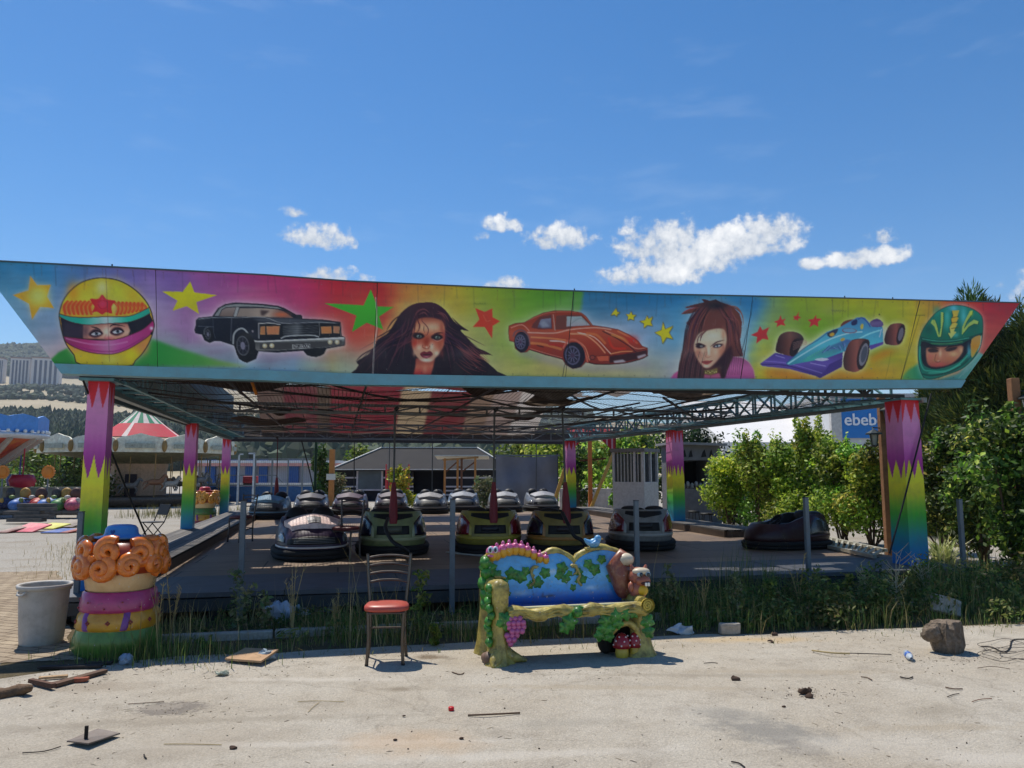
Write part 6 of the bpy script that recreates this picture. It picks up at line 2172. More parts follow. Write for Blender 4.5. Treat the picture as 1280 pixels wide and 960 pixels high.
b.box((tx(587),.1,ze/2),(tx(618)-tx(556),.12,ze))
b.box((0,D_,ze/2),(W_,.12,ze))
b.box((tx(419),D_/2,ze/2),(.12,D_-.3,ze))
b.box((tx(637),D_/2,ze/2),(.12,D_-.3,ze))
b.build('wall',mat('tent_black',(34,33,38),rough=.95,var=.2),t)
for(a_,c_)in((419,446),(479,517),(556,618)):
 for y in(587,597,608,613,618):
  MB().box(((tx(a_)+tx(c_))/2,.02,zt(y)),(tx(c_)-tx(a_),.05,.085)).build('stripe',mat('tent_stripe',(190,182,182),rough=.9),t)
w=MB().box((tx(462),.02,zt(598.5)),(tx(478)-tx(447),.06,zt(585)-zt(612))).build('window',mat('tent_window',(84,94,100),rough=.3,var=.3,scale=1.5),t)
b=MB()
for(xa,ya,xb,yb)in((447,585,478,585),(447,612,478,612),(447,585,447,612),(478,585,478,612)):
 b.bar((tx(xa),-.03,zt(ya)),(tx(xb),-.03,zt(yb)),.09)
b.build('frame',mat('tent_stripe'),w)
MB().box((tx(536),1.2,ze/2),(tx(556)-tx(517),.1,ze*.98)).build('doorway_shade_panel',mat('doorway_shade',(26,27,34),rough=.95),t)  # near-black panel painting the shade inside the open doorway
YP=38.0
zp=lambda y:EYE+(590-y)*YP/FPX
q=at(576,590,YP)
t=thing('timber_pergola','slim timber pergola frame with an orange brown post before the tent','pergola',(q.x,YP,0))
pxx=lambda px:at(px,590,YP).x-q.x
for(px,c)in((556,'wood_tan'),(572,'wood_tan'),(577,'rusty_steel'),(594,'pine_post')):
 MB().bar((pxx(px),.0,0),(pxx(px),0,zp(573)),.1).build('post',mat(c,(176,116,60),rough=.8),t)
MB().bar((pxx(553),0,zp(575)),(pxx(598),0,zp(572)),.09).build('top_beam',wood_tan,t)
for(a_,b_)in(((557,590),(572,577)),((577,590),(593,578)),((572,584),(577,584))):
 MB().bar((pxx(a_[0]),.02,zp(a_[1])),(pxx(b_[0]),.02,zp(b_[1])),.07).build('brace',rust,t)
b=MB()
b.box((pxx(577),.6,zp(571.5)),(pxx(620)-pxx(553),1.4,.05),rot=rotm('X',-.1))
b.build('canopy_sheet',mat('canopy_white',(190,186,176),rough=.8),t)
q=at(497,600,40)
t=thing('red_sign','red board with a white edge behind the golden conifer','sign',(q.x,q.y,0))
MB().box((0,0,1.2),(1.1,.06,1.1)).build('board',mat('board_red',(186,36,40),rough=.5),t)
for x in(-.6,.58):
 MB().bar((x,0,0),(x,0,2.0),.07).build('post',mat('post_redwhite',(200,70,70),rough=.5),t)
q=at(414,620,36)
t=thing('wooden_signpost','brown wooden post with a small white board left of the tent','signpost',(q.x,q.y,0))
MB().bar((0,0,0),(0,0,EYE+28*36/FPX),.22).build('post',mat('pine_post',(176,116,60),rough=.8),t)
MB().box((.0,-.16,EYE-6*36/FPX),(.42,.04,.28)).build('board',mat('board_white',(200,198,186),rough=.7),t)
YG=30.0
zg=lambda y:EYE+(590-y)*YG/FPX
q0,q1=at(620,590,YG),at(697,590,YG)
t=thing('tarp_screen','wrinkled grey tarpaulin screen stretched behind the right back cars','screen',(q0 .x,YG,0))
b=MB()
fnc=lambda s,t_:Vector(((q1 .x-q0 .x)*s,.05*math.sin(s*17+t_*3)+.04*math.sin(s*7-t_*8)+.03*math.sin(t_*9+s*2),.05+(zg(570)-.05-.05*math.sin(PI*s))*t_))
b.grid(fnc,50,20)
b.grid(lambda s,t_:fnc(1-s,t_)+Vector((0,.02,0)),50,20)
b.build('sheet',mat('tarp_grey',(116,118,128),rough=.7,var=.12,scale=2),t)
for x in(0,(q1 .x-q0 .x)*.57,q1 .x-q0 .x):
 MB().bar((x,.12,0),(x,.12,zg(570)+.1),.06).build('post',steel_dk,t)
MB().bar((-.1,.1,zg(569.5)),(q1 .x-q0 .x+.1,.1,zg(569.5)),.06).build('rail',galv,t)
YA=27.0
za=lambda y:EYE+(590-y)*YA/FPX
q=at(740,590,YA)
ax=lambda px:at(px,590,YA).x-q.x
t=thing('striped_awning','red and white striped awning on orange posts behind the right pillars','awning',(q.x,YA,0))
vs,fs,cs=[],[],[]
ns=26
for k in range(ns):
 for(i,s)in((0,k/ns),(1,(k+1)/ns)):
  x=ax(712)+(ax(769)-ax(712))*s
  lo=za(545+22*abs(2*s-1)**1.5)
  vs+=[(x,0,za(541)),(x,-.02,lo)]
 n0=k*4
 fs.append((n0,n0+1,n0+3,n0+2))
 cs+=[rgb((196,44,52)if k%3 else(220,170,170))[:3]]*4
nb_=len(vs)
vs2=[(x,y+.03,z)for x,y,z in vs]
np_mesh('valance',vs+vs2,np.array(fs+[tuple(i+nb_ for i in f[::-1])for f in fs]),vmat('awning_stripe',rough=.8,dirt_amt=.15,translucent=.3),t,np.array(cs+cs))
b=MB()
b.box(((ax(712)+ax(769))/2,.9,za(541)+.12),(ax(769)-ax(712),1.9,.04),rot=rotm('X',.12))
b.build('canopy',mat('canopy_red',(170,46,50),rough=.8,translucent=.3),t)
MB().bar((ax(738),.1,0),(ax(738),.1,za(546)),.14).build('post',mat('post_orange',(210,120,56),rough=.6),t)
MB().bar((ax(769),.1,0),(ax(769),.1,za(546)),.12).build('post',mat('post_brown',(140,84,52),rough=.7),t)
MB().bar((ax(734),-.1,.1),(ax(767),-.1,za(566)),.11).build('brace',mat('brace_yellow',(206,160,80),rough=.6),t)
MB().bar((ax(726),.3,za(576)),(ax(759),.3,za(573)),.06).build('cross_bar',rust,t)
q,q2=at(688,626,28),at(706,586,28)
tag(MB().bar((q.x,28,.1),q2,.12).build('leaning_pole',mat('brace_yellow')),'yellow pole leaning against the end of the grey tarpaulin','pole')
q0,q1=at(716,640,31),at(762,640,31)
tag(MB().box(((q0 .x+q1 .x)/2,31.6,.45),(q1 .x-q0 .x+1,.3,.95)).build('white_parapet',mat('parapet_white',(206,196,192),rough=.8,dirt=(150,140,130),dirt_amt=.4)),'sunlit white parapet under the striped awning','wall')
YB=21.6
q=at(806,645,YB)
t=thing('ticket_booth','pale grey ticket booth with barred windows at the right edge of the deck','booth',(q.x,q.y,0),-.6)
bw=mat('booth_white',(206,204,204),rough=.6,var=.1,dirt=(130,122,116),dirt_amt=.4)
zB=EYE+30*YB/FPX
A_=.98
z1,z2=1.32,zB-.16
MB().box((-A_/2+.0,A_/2,z1/2),(A_,A_,z1)).build('lower_wall',bw,t)
MB().box((-A_/2,A_/2,zB-.06),(A_+.1,A_+.1,.1)).build('roof',mat('booth_roof',(130,126,124),rough=.7),t)
b=MB()
for x,y in((-.03,.03),(-A_+.03,.03),(-.03,A_-.03),(-A_+.03,A_-.03),(-.03,A_/2),(-A_*.3,.03)):
 MB().box((x,y,(z1+zB-.1)/2),(.07,.07,zB-.1-z1)).build('corner_post',bw,t)
MB().box((-A_/2,A_/2,(z1+z2)/2),(A_-.12,A_-.12,z2-z1)).build('glazing',mat('booth_glass',(52,56,62),rough=.12,spec=.6,var=.3),t)
b=MB()
for k in range(8):
 b.bar((-.08-.84*k/8,.012,z1),(-.08-.84*k/8,.012,z2+.1),.018)
b.build('window_bars',bw,t)
YS=23.0
q=at(874,640,YS)
zS=EYE+33*YS/FPX
t=thing('snack_stall','grey snack stall with a dark serving hatch behind the middle right pillar','stall',(q.x,q.y,0),RA*.3)
sw=at(905,590,YS).x-at(848,590,YS).x
gs=mat('stall_grey',(112,112,116),rough=.7,var=.2,scale=2,dirt=(80,76,74),dirt_amt=.5)
b=MB()
b.box((0,.8,.55),(sw,1.6,1.1))
b.box((0,.8,zS-.22),(sw,1.6,.45))
b.box((sw*.36,.8,(1.1+zS-.45)/2),(sw*.28,1.6,zS-1.55))
b.box((-sw*.47,.8,(1.1+zS-.45)/2),(sw*.06,1.6,zS-1.55))
b.build('wall',gs,t)
MB().box((0,.75,zS+.04),(sw+.3,2.0,.07),rot=rotm('Y',.03)).build('roof',mat('stall_roof',(140,138,138),rough=.7),t)
MB().box((-sw*.1,1.2,(1.1+zS-.45)/2),(sw*.66,.1,zS-1.56)).build('hatch_interior',mat('hatch_dark',(20,20,24),rough=.9),t)
b=MB()
for k in range(6):
 b.ell((-sw*.3+.13*k,.15,1.18+.05*(k%2)),(.06,.06,.1),10,8)
b.build('counter_goods',mat('goods_grey',(150,150,146),rough=.4,var=.4,scale=9),t)
b=MB()
for i,wv in enumerate(((-.5,.12),(-.28,.1),(.1,.13),(.34,.1))):
 MB().prism([(wv[0],zS-.36),(wv[0]+wv[1]*1.3,zS-.34),(wv[0]+wv[1]*.9,zS-.12),(wv[0]+wv[1]*.4,zS-.2)],.01,Matrix.Translation((0,-.012,0))).build('painted_mark',mat('paint_black',(24,24,28),rough=.7),t)
q=on(906,664)
t=thing('round_table','round table with a pale top on the ground right of the deck','table',(q.x,q.y,0))
MB().lathe([(.002,.73),(.36,.73),(.37,.745),(.36,.76),(.002,.76)],28).build('tabletop',mat('table_pale',(176,172,166),rough=.4),t)
MB().tube([(0,0,0),(0,0,.73)],.04,10).build('pedestal',steel_dk,t)
MB().lathe([(.26,0),(.24,.03),(.04,.06)],20).build('foot',steel_dk,t)
for i,(px,py,lab)in enumerate(((884,664,'dark stool left of the round table'),(926,668,'dark stool right of the round table'),(868,660,'dark stool beside the snack stall'))):
 q=on(px,py)
 t=thing('stool',lab,'stool',(q.x,q.y,0),.4*i,'dark stools by the round table')
 MB().lathe([(.002,.44),(.17,.44),(.18,.46),(.17,.49),(.002,.49)],20).build('seat',fb if 'fb' in globals()else mat('folding_black',(26,27,29),rough=.6),t)
 for k in range(4):
  a=PI/4+k*PI/2
  MB().tube([(.13*math.cos(a),.13*math.sin(a),.44),(.2*math.cos(a),.2*math.sin(a),0)],.014,6).build('leg',steel_dk,t)
p0,p1=on(1036,676,HD),on(1108,692,HD)
q0,q1=on(1036,687,HD),on(1094,700,HD)
t=thing('metal_ladder','pale metal ladder lying on the right end of the deck behind the dark red car','ladder',(p0 .x,p0 .y,HD+.05))
lm_=mat('ladder_pale',(190,186,170),rough=.45,metal=.3)
for a_,b_ in((p0,p1),(q0,q1)):
 MB().bar(a_-p0,b_-p0,.05).build('rail',lm_,t)
for k in range(9):
 s=(k+.5)/9
 MB().bar(p0 .lerp(p1,s)-p0,q0 .lerp(q1,s)-p0,.035).build('rung',lm_,t)
YE=46.0
ze_=lambda y:EYE+(590-y)*YE/FPX
xa,xb=at(905,590,YE).x,at(1260,590,YE).x
t=thing('shop_building','large white shop hall behind the shrubs with a blue sign panel','shop',(xa,YE,0),.0)
H_=ze_(497)
Wd=xb-xa
ex=lambda px:at(px,590,YE).x-xa
w0,he,hr=ex(1042),ze_(553),EYE+(590-502)*(YE+11)/FPX
MB().box((w0+(Wd-w0)/2,9,H_/2),(Wd-w0,18,H_)).build('wall',mat('shop_white',(206,206,204),rough=.7,var=.05,scale=.4),t)
MB().box((w0+(Wd-w0)/2,9,H_+.12),(Wd-w0+.3,18.3,.22)).build('parapet',mat('shop_parapet',(176,176,176),rough=.6),t)
MB().prism([(-11,0),(0,0),(0,he),(-11,hr)],w0-.02,Matrix(((0,1,0,0),(-1,0,0,0),(0,0,1,0),(0,0,0,1)))).build('sun_catching_slope',mat('slope_white',(226,222,216),rough=.6,var=.05,scale=.5),t)  # white face of the hall shaped as a slope so the sun brightens it
MB().box((ex(1046),-.15,H_/2),(.62,.3,H_-.1)).build('pilaster',mat('shop_pilaster',(190,186,180),rough=.7),t)
sg=MB().box(((ex(1053)+ex(1190))/2,-.1,(ze_(499)+ze_(548))/2),(ex(1190)-ex(1053),.2,ze_(499)-ze_(548))).build('sign_panel',mat('sign_blue',(22,116,190),rough=.4,var=.05),t)
fc=bpy.data.curves.new('shop_lettering','FONT')
fc.body='ebebek'
fc.size=1.0
fc.extrude=.03
fc.offset=.012
fo=bpy.data.objects.new('tmp_text',fc)
COL.objects.link(fo)
dg=bpy.context.evaluated_depsgraph_get()
me=bpy.data.meshes.new_from_object(fo.evaluated_get(dg))
bpy.data.objects.remove(fo,do_unlink=True)
me.materials.clear()
me.materials.append(mat('letter_white',(232,234,238),rough=.5))
lt=bpy.data.objects.new('shop_lettering',me)
COL.objects.link(lt)
lt.parent=sg
lt.location=(ex(1056),-.24,ze_(532))
lt.rotation_euler=(PI/2,0,0)
lt.scale=(1.0,1.0,1.0)
for(px,yt,Yd,arms,lab)in((1101,497,14.3,((4,512,1),(-15,541,-1)),'timber lamp post with two dark lanterns left of the front right pillar'),(1266,473,11.3,((11,497,1),),'timber lamp post with a lantern rising from the shrubs at the right edge')):
 q=at(px,yt,Yd)
 t=thing('lamp_post',lab,'lamp post',(q.x,q.y,0),0,'timber lamp posts in the shrubs')
 MB().box((0,0,q.z/2),(.125,.125,q.z),bev=.012).build('post',mat('lamp_timber',(138,98,66),rough=.8,var=.3,scale=8,bump=.2),t)
 for dx,y,sg_ in arms:
  z=EYE+(590-y)*Yd/FPX
  x=dx*Yd/FPX
  b=MB()
  b.lathe([(.002,.06),(.04,.04),(.15,-.02),(.155,-.04),(.10,-.045)],8,(x,-.12,z),smooth=False)
  b.lathe([(.06,-.24),(.075,-.25),(.03,-.28),(.002,-.28)],8,(x,-.12,z),smooth=False)
  for k in range(4):
   a=k*PI/2+.4
   b.tube([(x+.09*math.cos(a),-.12+.09*math.sin(a),z-.045),(x+.06*math.cos(a),-.12+.06*math.sin(a),z-.24)],.008,4)
  b.tube([(x,-.12,z+.04),(x,-.06,z+.09),(0,.0,z+.08)],.012,6)
  ln=b.build('lantern',mat('lantern_dark',(46,54,54),rough=.5,metal=.4),t)
  MB().lathe([(.085,-.045),(.055,-.24)],8,(x,-.12,z),smooth=False).build('lantern_glass',mat('lantern_glass',(150,156,150),rough=.2,spec=.6),ln)
hb=MB().box((0,900,160),(5200,5200,330)).build('haze',bpy.data.materials.new('haze_air'))
hb['kind']='stuff'
hm=hb.data.materials[0]
hm.use_nodes=True
hm.node_tree.nodes.clear()
ho=hm.node_tree.nodes.new('ShaderNodeOutputMaterial')
hv=hm.node_tree.nodes.new('ShaderNodeVolumePrincipled')
hv.inputs['Color'].default_value=(.82,.9,1,1)
hv.inputs['Density'].default_value=.0002
hm.node_tree.links.new(hv.outputs[0],ho.inputs['Volume'])
# fairy-tale bench
def leaf_outline(r,lobes=5,rot=0.0,depth=.28):
 out=[]
 n=lobes*8
 for i in range(n):
  a=2*PI*i/n
  k=1-depth*(0.5+0.5*math.cos(lobes*a))-.05*math.cos(lobes*3*a)
  out.append((r*k*math.cos(a+rot),r*k*math.sin(a+rot)))
 return out
BARK=mat('bench_bark',(178,160,82),rough=.45,var=.38,scale=8,coat=.25,dirt=(72,58,24),dirt_amt=.85,bump=.4,bscale=14)
LEAFG=mat('bench_leaf',(66,134,46),rough=.4,var=.5,scale=16,coat=.3,dirt=(20,62,26),dirt_amt=.95)
CREAM=mat('bench_cream',(214,206,160),rough=.45,var=.15,coat=.2)
def relief_leaf(b,x,z,y,r,rot,tilt=0.0,dome=.35):
 """domed ivy leaf facing -y"""
 o=leaf_outline(r,5,rot)
 c=Vector((x,y-r*dome,z))
 n=len(o)
 M=rotm('X',tilt)
 rings=[[Vector((p[0]*k,-r*dome*(1-k*k),p[1]*k))for p in o]for k in(1,.7,.35)]
 vs=[M@p+Vector((x,y,z))for rg in rings for p in rg]+[M@Vector((0,-r*dome,0))+Vector((x,y,z))]
 fs=[]
 for k in range(2):
  for i in range(n):
   j=(i+1)%n
   fs.append((k*n+i,(k+1)*n+i,(k+1)*n+j,k*n+j))
 for i in range(n):
  fs.append((2*n+i,3*n,2*n+(i+1)%n))
 b.add(vs,fs,0,True)
 b.add([vs[i]for i in range(n)]+[vs[i]+Vector((0,.02,0))for i in range(n)],[(i,i+n,(i+1)%n+n,(i+1)%n)for i in range(n)],0,True)
def bench():
 pl,pr=on(622,833),on(806,824)
 ctr=(pl+pr)/2+Vector((-.05,.26,0))
 rz=math.atan2(pr.y-pl.y,pr.x-pl.x)+.01
 t=thing('fairytale_bench','brightly painted moulded bench with caterpillar, blue bird, squirrel and ivy on the concrete yard','bench',ctr,rz)
 W=.70
 def top(x):
  s=x/W
  if s<-.30:
   return.80+.05*math.cos((s+.62)*4.2)
  if s<.22:
   return.745+.115*math.sin(max(0,min(1,(s+.30)/.52))*PI)**.7
  return.745+.135*math.sin(max(0,min(1,(s-.22)/.76))*PI)**.6
 nu,nv=90,44
 vs,cs=[],[]
 rg=np.random.default_rng(4)
 for side in(0,1):
  for j in range(nv+1):
   for i in range(nu+1):
    x=-W+2*W*i/nu
    q=j/nv
    z=.40+(top(x)-.40)*q
    bulge=.02*math.sin(q*PI)
    y=.16+.10*(z-.4)-bulge if side==0 else.22+.10*(z-.4)+bulge
    vs.append((x,y,z))
    k=(z-.42)/.4
    c=np.array([np.interp(k,[0,.12,.3,.62,1],v)for v in((10,16,60,112,90),(72,96,156,186,160),(156,184,220,226,214))])
    for(cx,cz,rx,rz_,w)in((-.07,.70,.06,.022,.8),(-.36,.52,.08,.025,.6),(.30,.55,.07,.022,.7),(.52,.70,.05,.02,.4),(.02,.60,.05,.012,.3)):
     c=c+(np.array([215,225,232])-c)*w*math.exp(-((x-cx)/rx)**2-((z-cz)/rz_)**2)
    for(cx,cz,rx,rz_)in((-.12,.485,.05,.008),(-.16,.50,.008,.02),(-.08,.495,.03,.006)):
     c=c+(np.array([20,45,70])-c)*.8*math.exp(-((x-cx)/rx)**2-((z-cz)/rz_)**2)
    if side:
     c=np.array([150,134,74])
    cs.append(c)
 m=(nu+1)*(nv+1)
 fs=[]
 for s_ in(0,1):
  for j in range(nv):
   for i in range(nu):
    a=s_*m+j*(nu+1)+i
    q=[a,a+1,a+nu+2,a+nu+1]
    fs.append(q if s_==0 else q[::-1])
 for i in range(nu):
  a=nv*(nu+1)+i
  fs.append([a,a+1,m+a+1,m+a])
 for j in range(nv):
  for i in(0,nu):
   a=j*(nu+1)+i
   q=[a,a+nu+1,m+a+nu+1,m+a]
   fs.append(q)
 cl=np.clip(np.array(cs)/255,0,1)
 cl=np.where(cl<=.04045,cl/12.92,((cl+.055)/1.055)**2.4)
 np_mesh('backrest',vs,fs,vmat('bench_paint',rough=.35,coat=.35,dirt_amt=.35,dirt=(96,92,80),scale=9),t,np.clip(cl*1.15,0,.9),smooth=True)
 b=MB()
 for(x,z)in((.12,.66),(.30,.63),(.42,.79),(.22,.56),(-.02,.55)):
  b.tube([(x-.03,.165,z+.01),(x,.165,z-.004),(x+.03,.163,z+.01)],.003,5)
 b.build('painted_gull',mat('gull_dark',(30,50,80),rough=.5),t)
 b=MB()
 for xa,xb,extra in((-.68,-.25,.0),(-.23,.15,.0),(.155,.70,.0)):
  pts=[(xa+(xb-xa)*i/12,.20+.1*(top(xa+(xb-xa)*i/12)-.4),top(xa+(xb-xa)*i/12)+.012)for i in range(13)]
  b.tube(pts,[.030+.012*math.sin(i*1.3)*.5+.01*math.sin(PI*i/12)for i in range(13)],10)
 for(x0,z0,sg)in((-.24,.76,1),(.15,.76,-1)):
  sp=[(x0+sg*.035*(1-k/14)*math.cos(k*.55),.165,z0-.02-.006*k+.03*(1-k/14)*math.sin(k*.55))for k in range(14)]
  b.tube(sp,[.02*(1-k/18)for k in range(14)],8)
 for pts in([(-.25,.16,.74),(-.26,.145,.68),(-.24,.15,.62),(-.28,.15,.58)],[(.16,.16,.74),(.19,.145,.67),(.17,.15,.62),(.21,.15,.57)],[(-.66,.16,.66),(-.58,.15,.67),(-.50,.15,.66)]):
  b.tube(smooth_curve(pts,4),.011,8)
 b.jitter(.008,22,2.0)
 b.build('bark_frame',BARK,t)
 b=MB()
 b.grid(lambda s,q:Vector((-.66+1.34*s,-.17+.36*q,.428+.012*math.sin(s*9)*(1-q))),24,6)
 b.grid(lambda s,q:Vector((-.66+1.34*s,.19-.36*q,.395)),24,4)
 b.build('seat',mat('seat_blue',(16,84,150),rough=.35,coat=.3,var=.2),t)
 b=MB()
 fr=[(-.55+1.22*i/20,-.20+.012*math.sin(i*.9),.405+.014*math.sin(i*1.15)+.01*(i/20))for i in range(21)]
 b.tube(fr,[.052+.012*math.sin(i*1.7)for i in range(21)],12)
 for k in range(5):
  o=k*1.3
  gr=[(x,y-.045,z+.03*math.cos(o+i*.35))for i,(x,y,z)in enumerate(fr)]
  b.tube(gr,[.010+.004*math.sin(i+k)for i in range(21)],6)
 b.jitter(.006,20,5.0)
 b.build('front_rail',BARK,t)
 b=MB()
 b.tube([(-.56,-.185,.448),(0,-.18,.452),(.66,-.185,.458)],.014,8)
 b.build('seat_edge',CREAM,t)
 b=MB()
 prof=[(.14,0),(.115,.05),(.085,.14),(.072,.28),(.07,.42),(.075,.54),(.082,.62),(.07,.665),(.03,.685),(.002,.69)]
 b.lathe(prof,24,(-.615,-.14,0),sx=1.0,sy=1.25,wob=lambda a,z:1+.10*math.sin(4*a+z*7)+.06*math.sin(9*a)+(.22*max(0,.12-z)/.12)*math.cos(3*a))
 b.tube([(-.60,-.15,.10),(-.50,-.17,.05),(-.38,-.17,.02)],[.07,.055,.012],10)
 b.tube([(-.64,-.22,.08),(-.67,-.28,.035),(-.70,-.32,.012)],[.06,.05,.01],10)
 b.tube([(-.62,-.05,.60),(-.64,.05,.60),(-.65,.20,.62)],[.075,.07,.06],12)
 b.lathe([(.11,0),(.085,.12),(.07,.4),(.07,.62),(.05,.82),(.002,.84)],18,(-.655,.20,0),wob=lambda a,z:1+.1*math.sin(5*a+z*5))
 b.jitter(.010,14,1.0)
 b.build('arm_post',BARK,t)
 b=MB()
 for k in range(9):
  b.ell((-.70+.012*math.sin(k*2),-.16+.03*math.sin(k*1.3),.62-.055*k),(.035,.05,.04),10,8)
 for k in range(5):
  b.ell((-.69+.015*math.sin(k*2.2),.14,.80-.09*k),(.05,.08,.06),10,8)
 relief_leaf(b,-.575,.36,-.235,.085,.4)
 relief_leaf(b,-.66,.74,.13,.085,1.0)
 b.jitter(.006,30,3)
 b.build('ivy',LEAFG,t)
 b=MB()
 b.ell((-.71,-.18,.05),(.05,.07,.055),12,8)
 b.ell((-.72,-.10,.04),(.04,.06,.04),12,8)
 b.build('root_stone',mat('root_stone',(112,88,74),rough=.6,var=.3,scale=12),t)
 b=MB()
 for row,nrow in enumerate((3,4,4,3,3,2,1)):
  for i in range(nrow):
   b.ell((-.495+.042*(i-(nrow-1)/2)+.006*row*(-1 if row>3 else 1),-.235-.012*(row%2),.375-.034*row),.026,10,8)
 b.build('grape_bunch',mat('grape_pink',(188,96,146),rough=.3,coat=.4,var=.15),t)
 b=MB()
 b.lathe([(.13,0),(.11,.06),(.085,.16),(.075,.30),(.07,.40),(.05,.46),(.002,.47)],24,(.665,-.10,0),sx=1.0,sy=1.2,wob=lambda a,z:1+.1*math.sin(4*a+z*8)+.2*max(0,.1-z)/.1*math.cos(3*a+1))
 b.lathe([(.12,0),(.09,.12),(.075,.4),(.07,.70),(.002,.74)],18,(.66,.20,0),wob=lambda a,z:1+.1*math.sin(5*a+z*5))
 b.tube([(.66,.18,.46),(.665,-.02,.455),(.67,-.20,.45)],[.06,.062,.064],14)
 arch=[(.30,-.15,.17),(.36,-.17,.21),(.45,-.18,.28),(.54,-.18,.285),(.61,-.17,.22),(.645,-.16,.10)]
 b.tube(smooth_curve(arch,5),.030,10)
 b.jitter(.009,16,4)
 b.build('log_arm',BARK,t)
 b=MB()
 sp=[(.672+.045*(1-k/26)*math.cos(k*.6),-.275,.45+.052*(1-k/26)*math.sin(k*.6))for k in range(25)]
 b.tube(sp,.010,6)
 b.lathe([(.002,-.012),(.058,-.008),(.062,.02)],18,(.672,-.268,.45),M=rotm('X',PI/2)@rotm('Z',0))
 b.build('log_end',mat('log_end',(190,168,70),rough=.45,coat=.25,var=.2),t)
 b=MB()
 for(x,z,y,r,ro)in((.31,.33,-.225,.07,.2),(.40,.37,-.235,.07,1.1),(.49,.38,-.235,.065,.5),(.57,.38,-.225,.05,.9),(.34,.25,-.215,.065,2.0),(.26,.20,-.205,.055,.1),(.42,.30,-.225,.055,1.7),(.29,.26,-.21,.06,1.2),(.345,.185,-.20,.05,.6),(.70,.30,-.20,.07,.3),(.705,.21,-.20,.065,1.0),(-.02,.335,-.255,.075,.7),(-.06,.29,-.25,.06,1.9)):
  relief_leaf(b,x,z,y,r,ro)
 b.ell((.045,-.265,.415),.045,14,10)
 b.tube([(.06,-.24,.45),(.10,-.24,.44),(.13,-.23,.40)],.016,8)
 b.build('seat_ivy',LEAFG,t)
 b=MB()
 for(x,z,r,ro)in((-.52,.60,.075,.3),(-.44,.69,.065,1.0),(-.36,.66,.07,.2),(-.54,.54,.06,1.5),(-.20,.60,.07,.8),(-.13,.69,.055,.1),(-.27,.58,.055,2.2),(.03,.73,.06,.6),(.06,.63,.055,1.8),(.13,.55,.06,.2),(.22,.62,.055,1.1),(.28,.76,.05,.4),(.34,.71,.06,1.4),(.50,.63,.06,.9),(.10,.68,.03,0),(.16,.60,.03,.8),(-.60,.52,.07,.2),(-.58,.68,.06,1.4),(-.47,.52,.05,.9),(-.31,.71,.045,.3),(-.17,.53,.04,1.1),(.19,.69,.04,.7),(.41,.80,.045,.2),(.55,.53,.05,1.2),(.0,.66,.045,1.3),(.54,.74,.04,.5)):
  relief_leaf(b,x,z,.165,r,ro,dome=.22)
 b.build('backrest_leaf',LEAFG,t)
 b=MB()
 b.prism([(.36,.01),(.62,.01),(.61,.20),(.55,.265),(.46,.26),(.40,.20)],.02,Matrix.Translation((0,-.02,0)))
 b.ell((.37,.0,.09),(.06,.12,.09),12,8)
 b.build('cave_back',mat('cave_dark',(22,18,16),rough=.9),t)
 for(x,r,z)in((.47,.075,.10),(.585,.055,.10)):
  b=MB()
  b.lathe([(r*.7,.0),(r*.8,.03),(r*.75,.07),(r*.55,.10)],16,(x,-.17,0))
  ms=b.build('mushroom_stem',mat('mushroom_stem',(196,168,60),rough=.4,coat=.3),t)
  b=MB()
  b.lathe([(r*.5,.085),(r*1.05,.085),(r*1.0,.12),(r*.8,.165),(r*.4,.20),(.002,.21)],20,(x,-.17,0))
  b.build('mushroom_cap',mat('mushroom_red',(150,26,34),rough=.3,coat=.4),ms)
  b=MB()
  for k in range(9):
   a=-PI/2+(k-4)*.38
   hh=.11+.035*(k%3)
   rr=r*(1.0-(.3 if k%3==2 else.1 if k%3==1 else-.02))
   b.ell((x+rr*math.cos(a),-.17+rr*math.sin(a),hh),.008,8,6)
  b.build('mushroom_dot',mat('dot_white',(220,205,200),rough=.4),ms)
 b=MB()
 b2=MB()
 b3=MB()
 for k in range(9):
  s=k/8
  x=-.545+.40*s
  z=.868+.040*math.sin(PI*min(1,s*1.15))-.05*s*s
  r=.052-.016*s
  b.ell((x,.20,z),(r*.8,r*1.05,r),14,10)
  b2 .ell((x,.20,z+r*.42),(r*.74,r*1.0,r*.72),14,10)
  b2 .ell((x,.195,z+r*1.2),(r*.3,r*.3,r*.42),10,8)
  if k%2:
   b2 .ell((x,.155,z+r*.85),(r*.28,r*.28,r*.3),8,6)
 b.ell((-.585,.18,.865),(.052,.055,.05),16,10)
 c_=b.build('caterpillar',mat('cat_yellow',(214,158,36),rough=.35,coat=.35,var=.12),t)
 b2 .ell((-.585,.18,.885),(.05,.053,.045),16,10)
 b2 .ell((-.60,.14,.860),(.03,.02,.012),10,6)
 b2 .build('pink_back',mat('cat_pink',(206,84,140),rough=.35,coat=.35,var=.2,scale=22,dirt=(235,180,205),dirt_amt=.7),c_)
 for x in(-.605,-.565):
  b3 .ell((x,.138,.905),(.022,.018,.026),12,8)
 b3 .build('eye',mat('eye_white',(206,214,220),rough=.2,coat=.5),c_)
 c_.scale=(1.14,1,1.2)
 c_.location=(.05,0,-.176)
 b3=MB()
 for x in(-.608,-.568):
  b3 .ell((x,.122,.903),(.011,.006,.015),10,8)
 b3 .build('pupil',mat('pupil_dark',(24,40,52),rough=.15,coat=.5),c_)
 b=MB()
 b.box((.345,.21,.895),(.16,.09,.022),bev=.008)
 b.build('bird_stump',BARK,t)
 b=MB()
 b.ell((.35,.21,.945),(.058,.042,.045),16,10,M=rotm('Y',-.25))
 b.ell((.385,.205,.985),(.034,.032,.034),14,10)
 b.tube([(.31,.21,.945),(.275,.21,.965),(.255,.21,.985)],[.03,.02,.008],8)
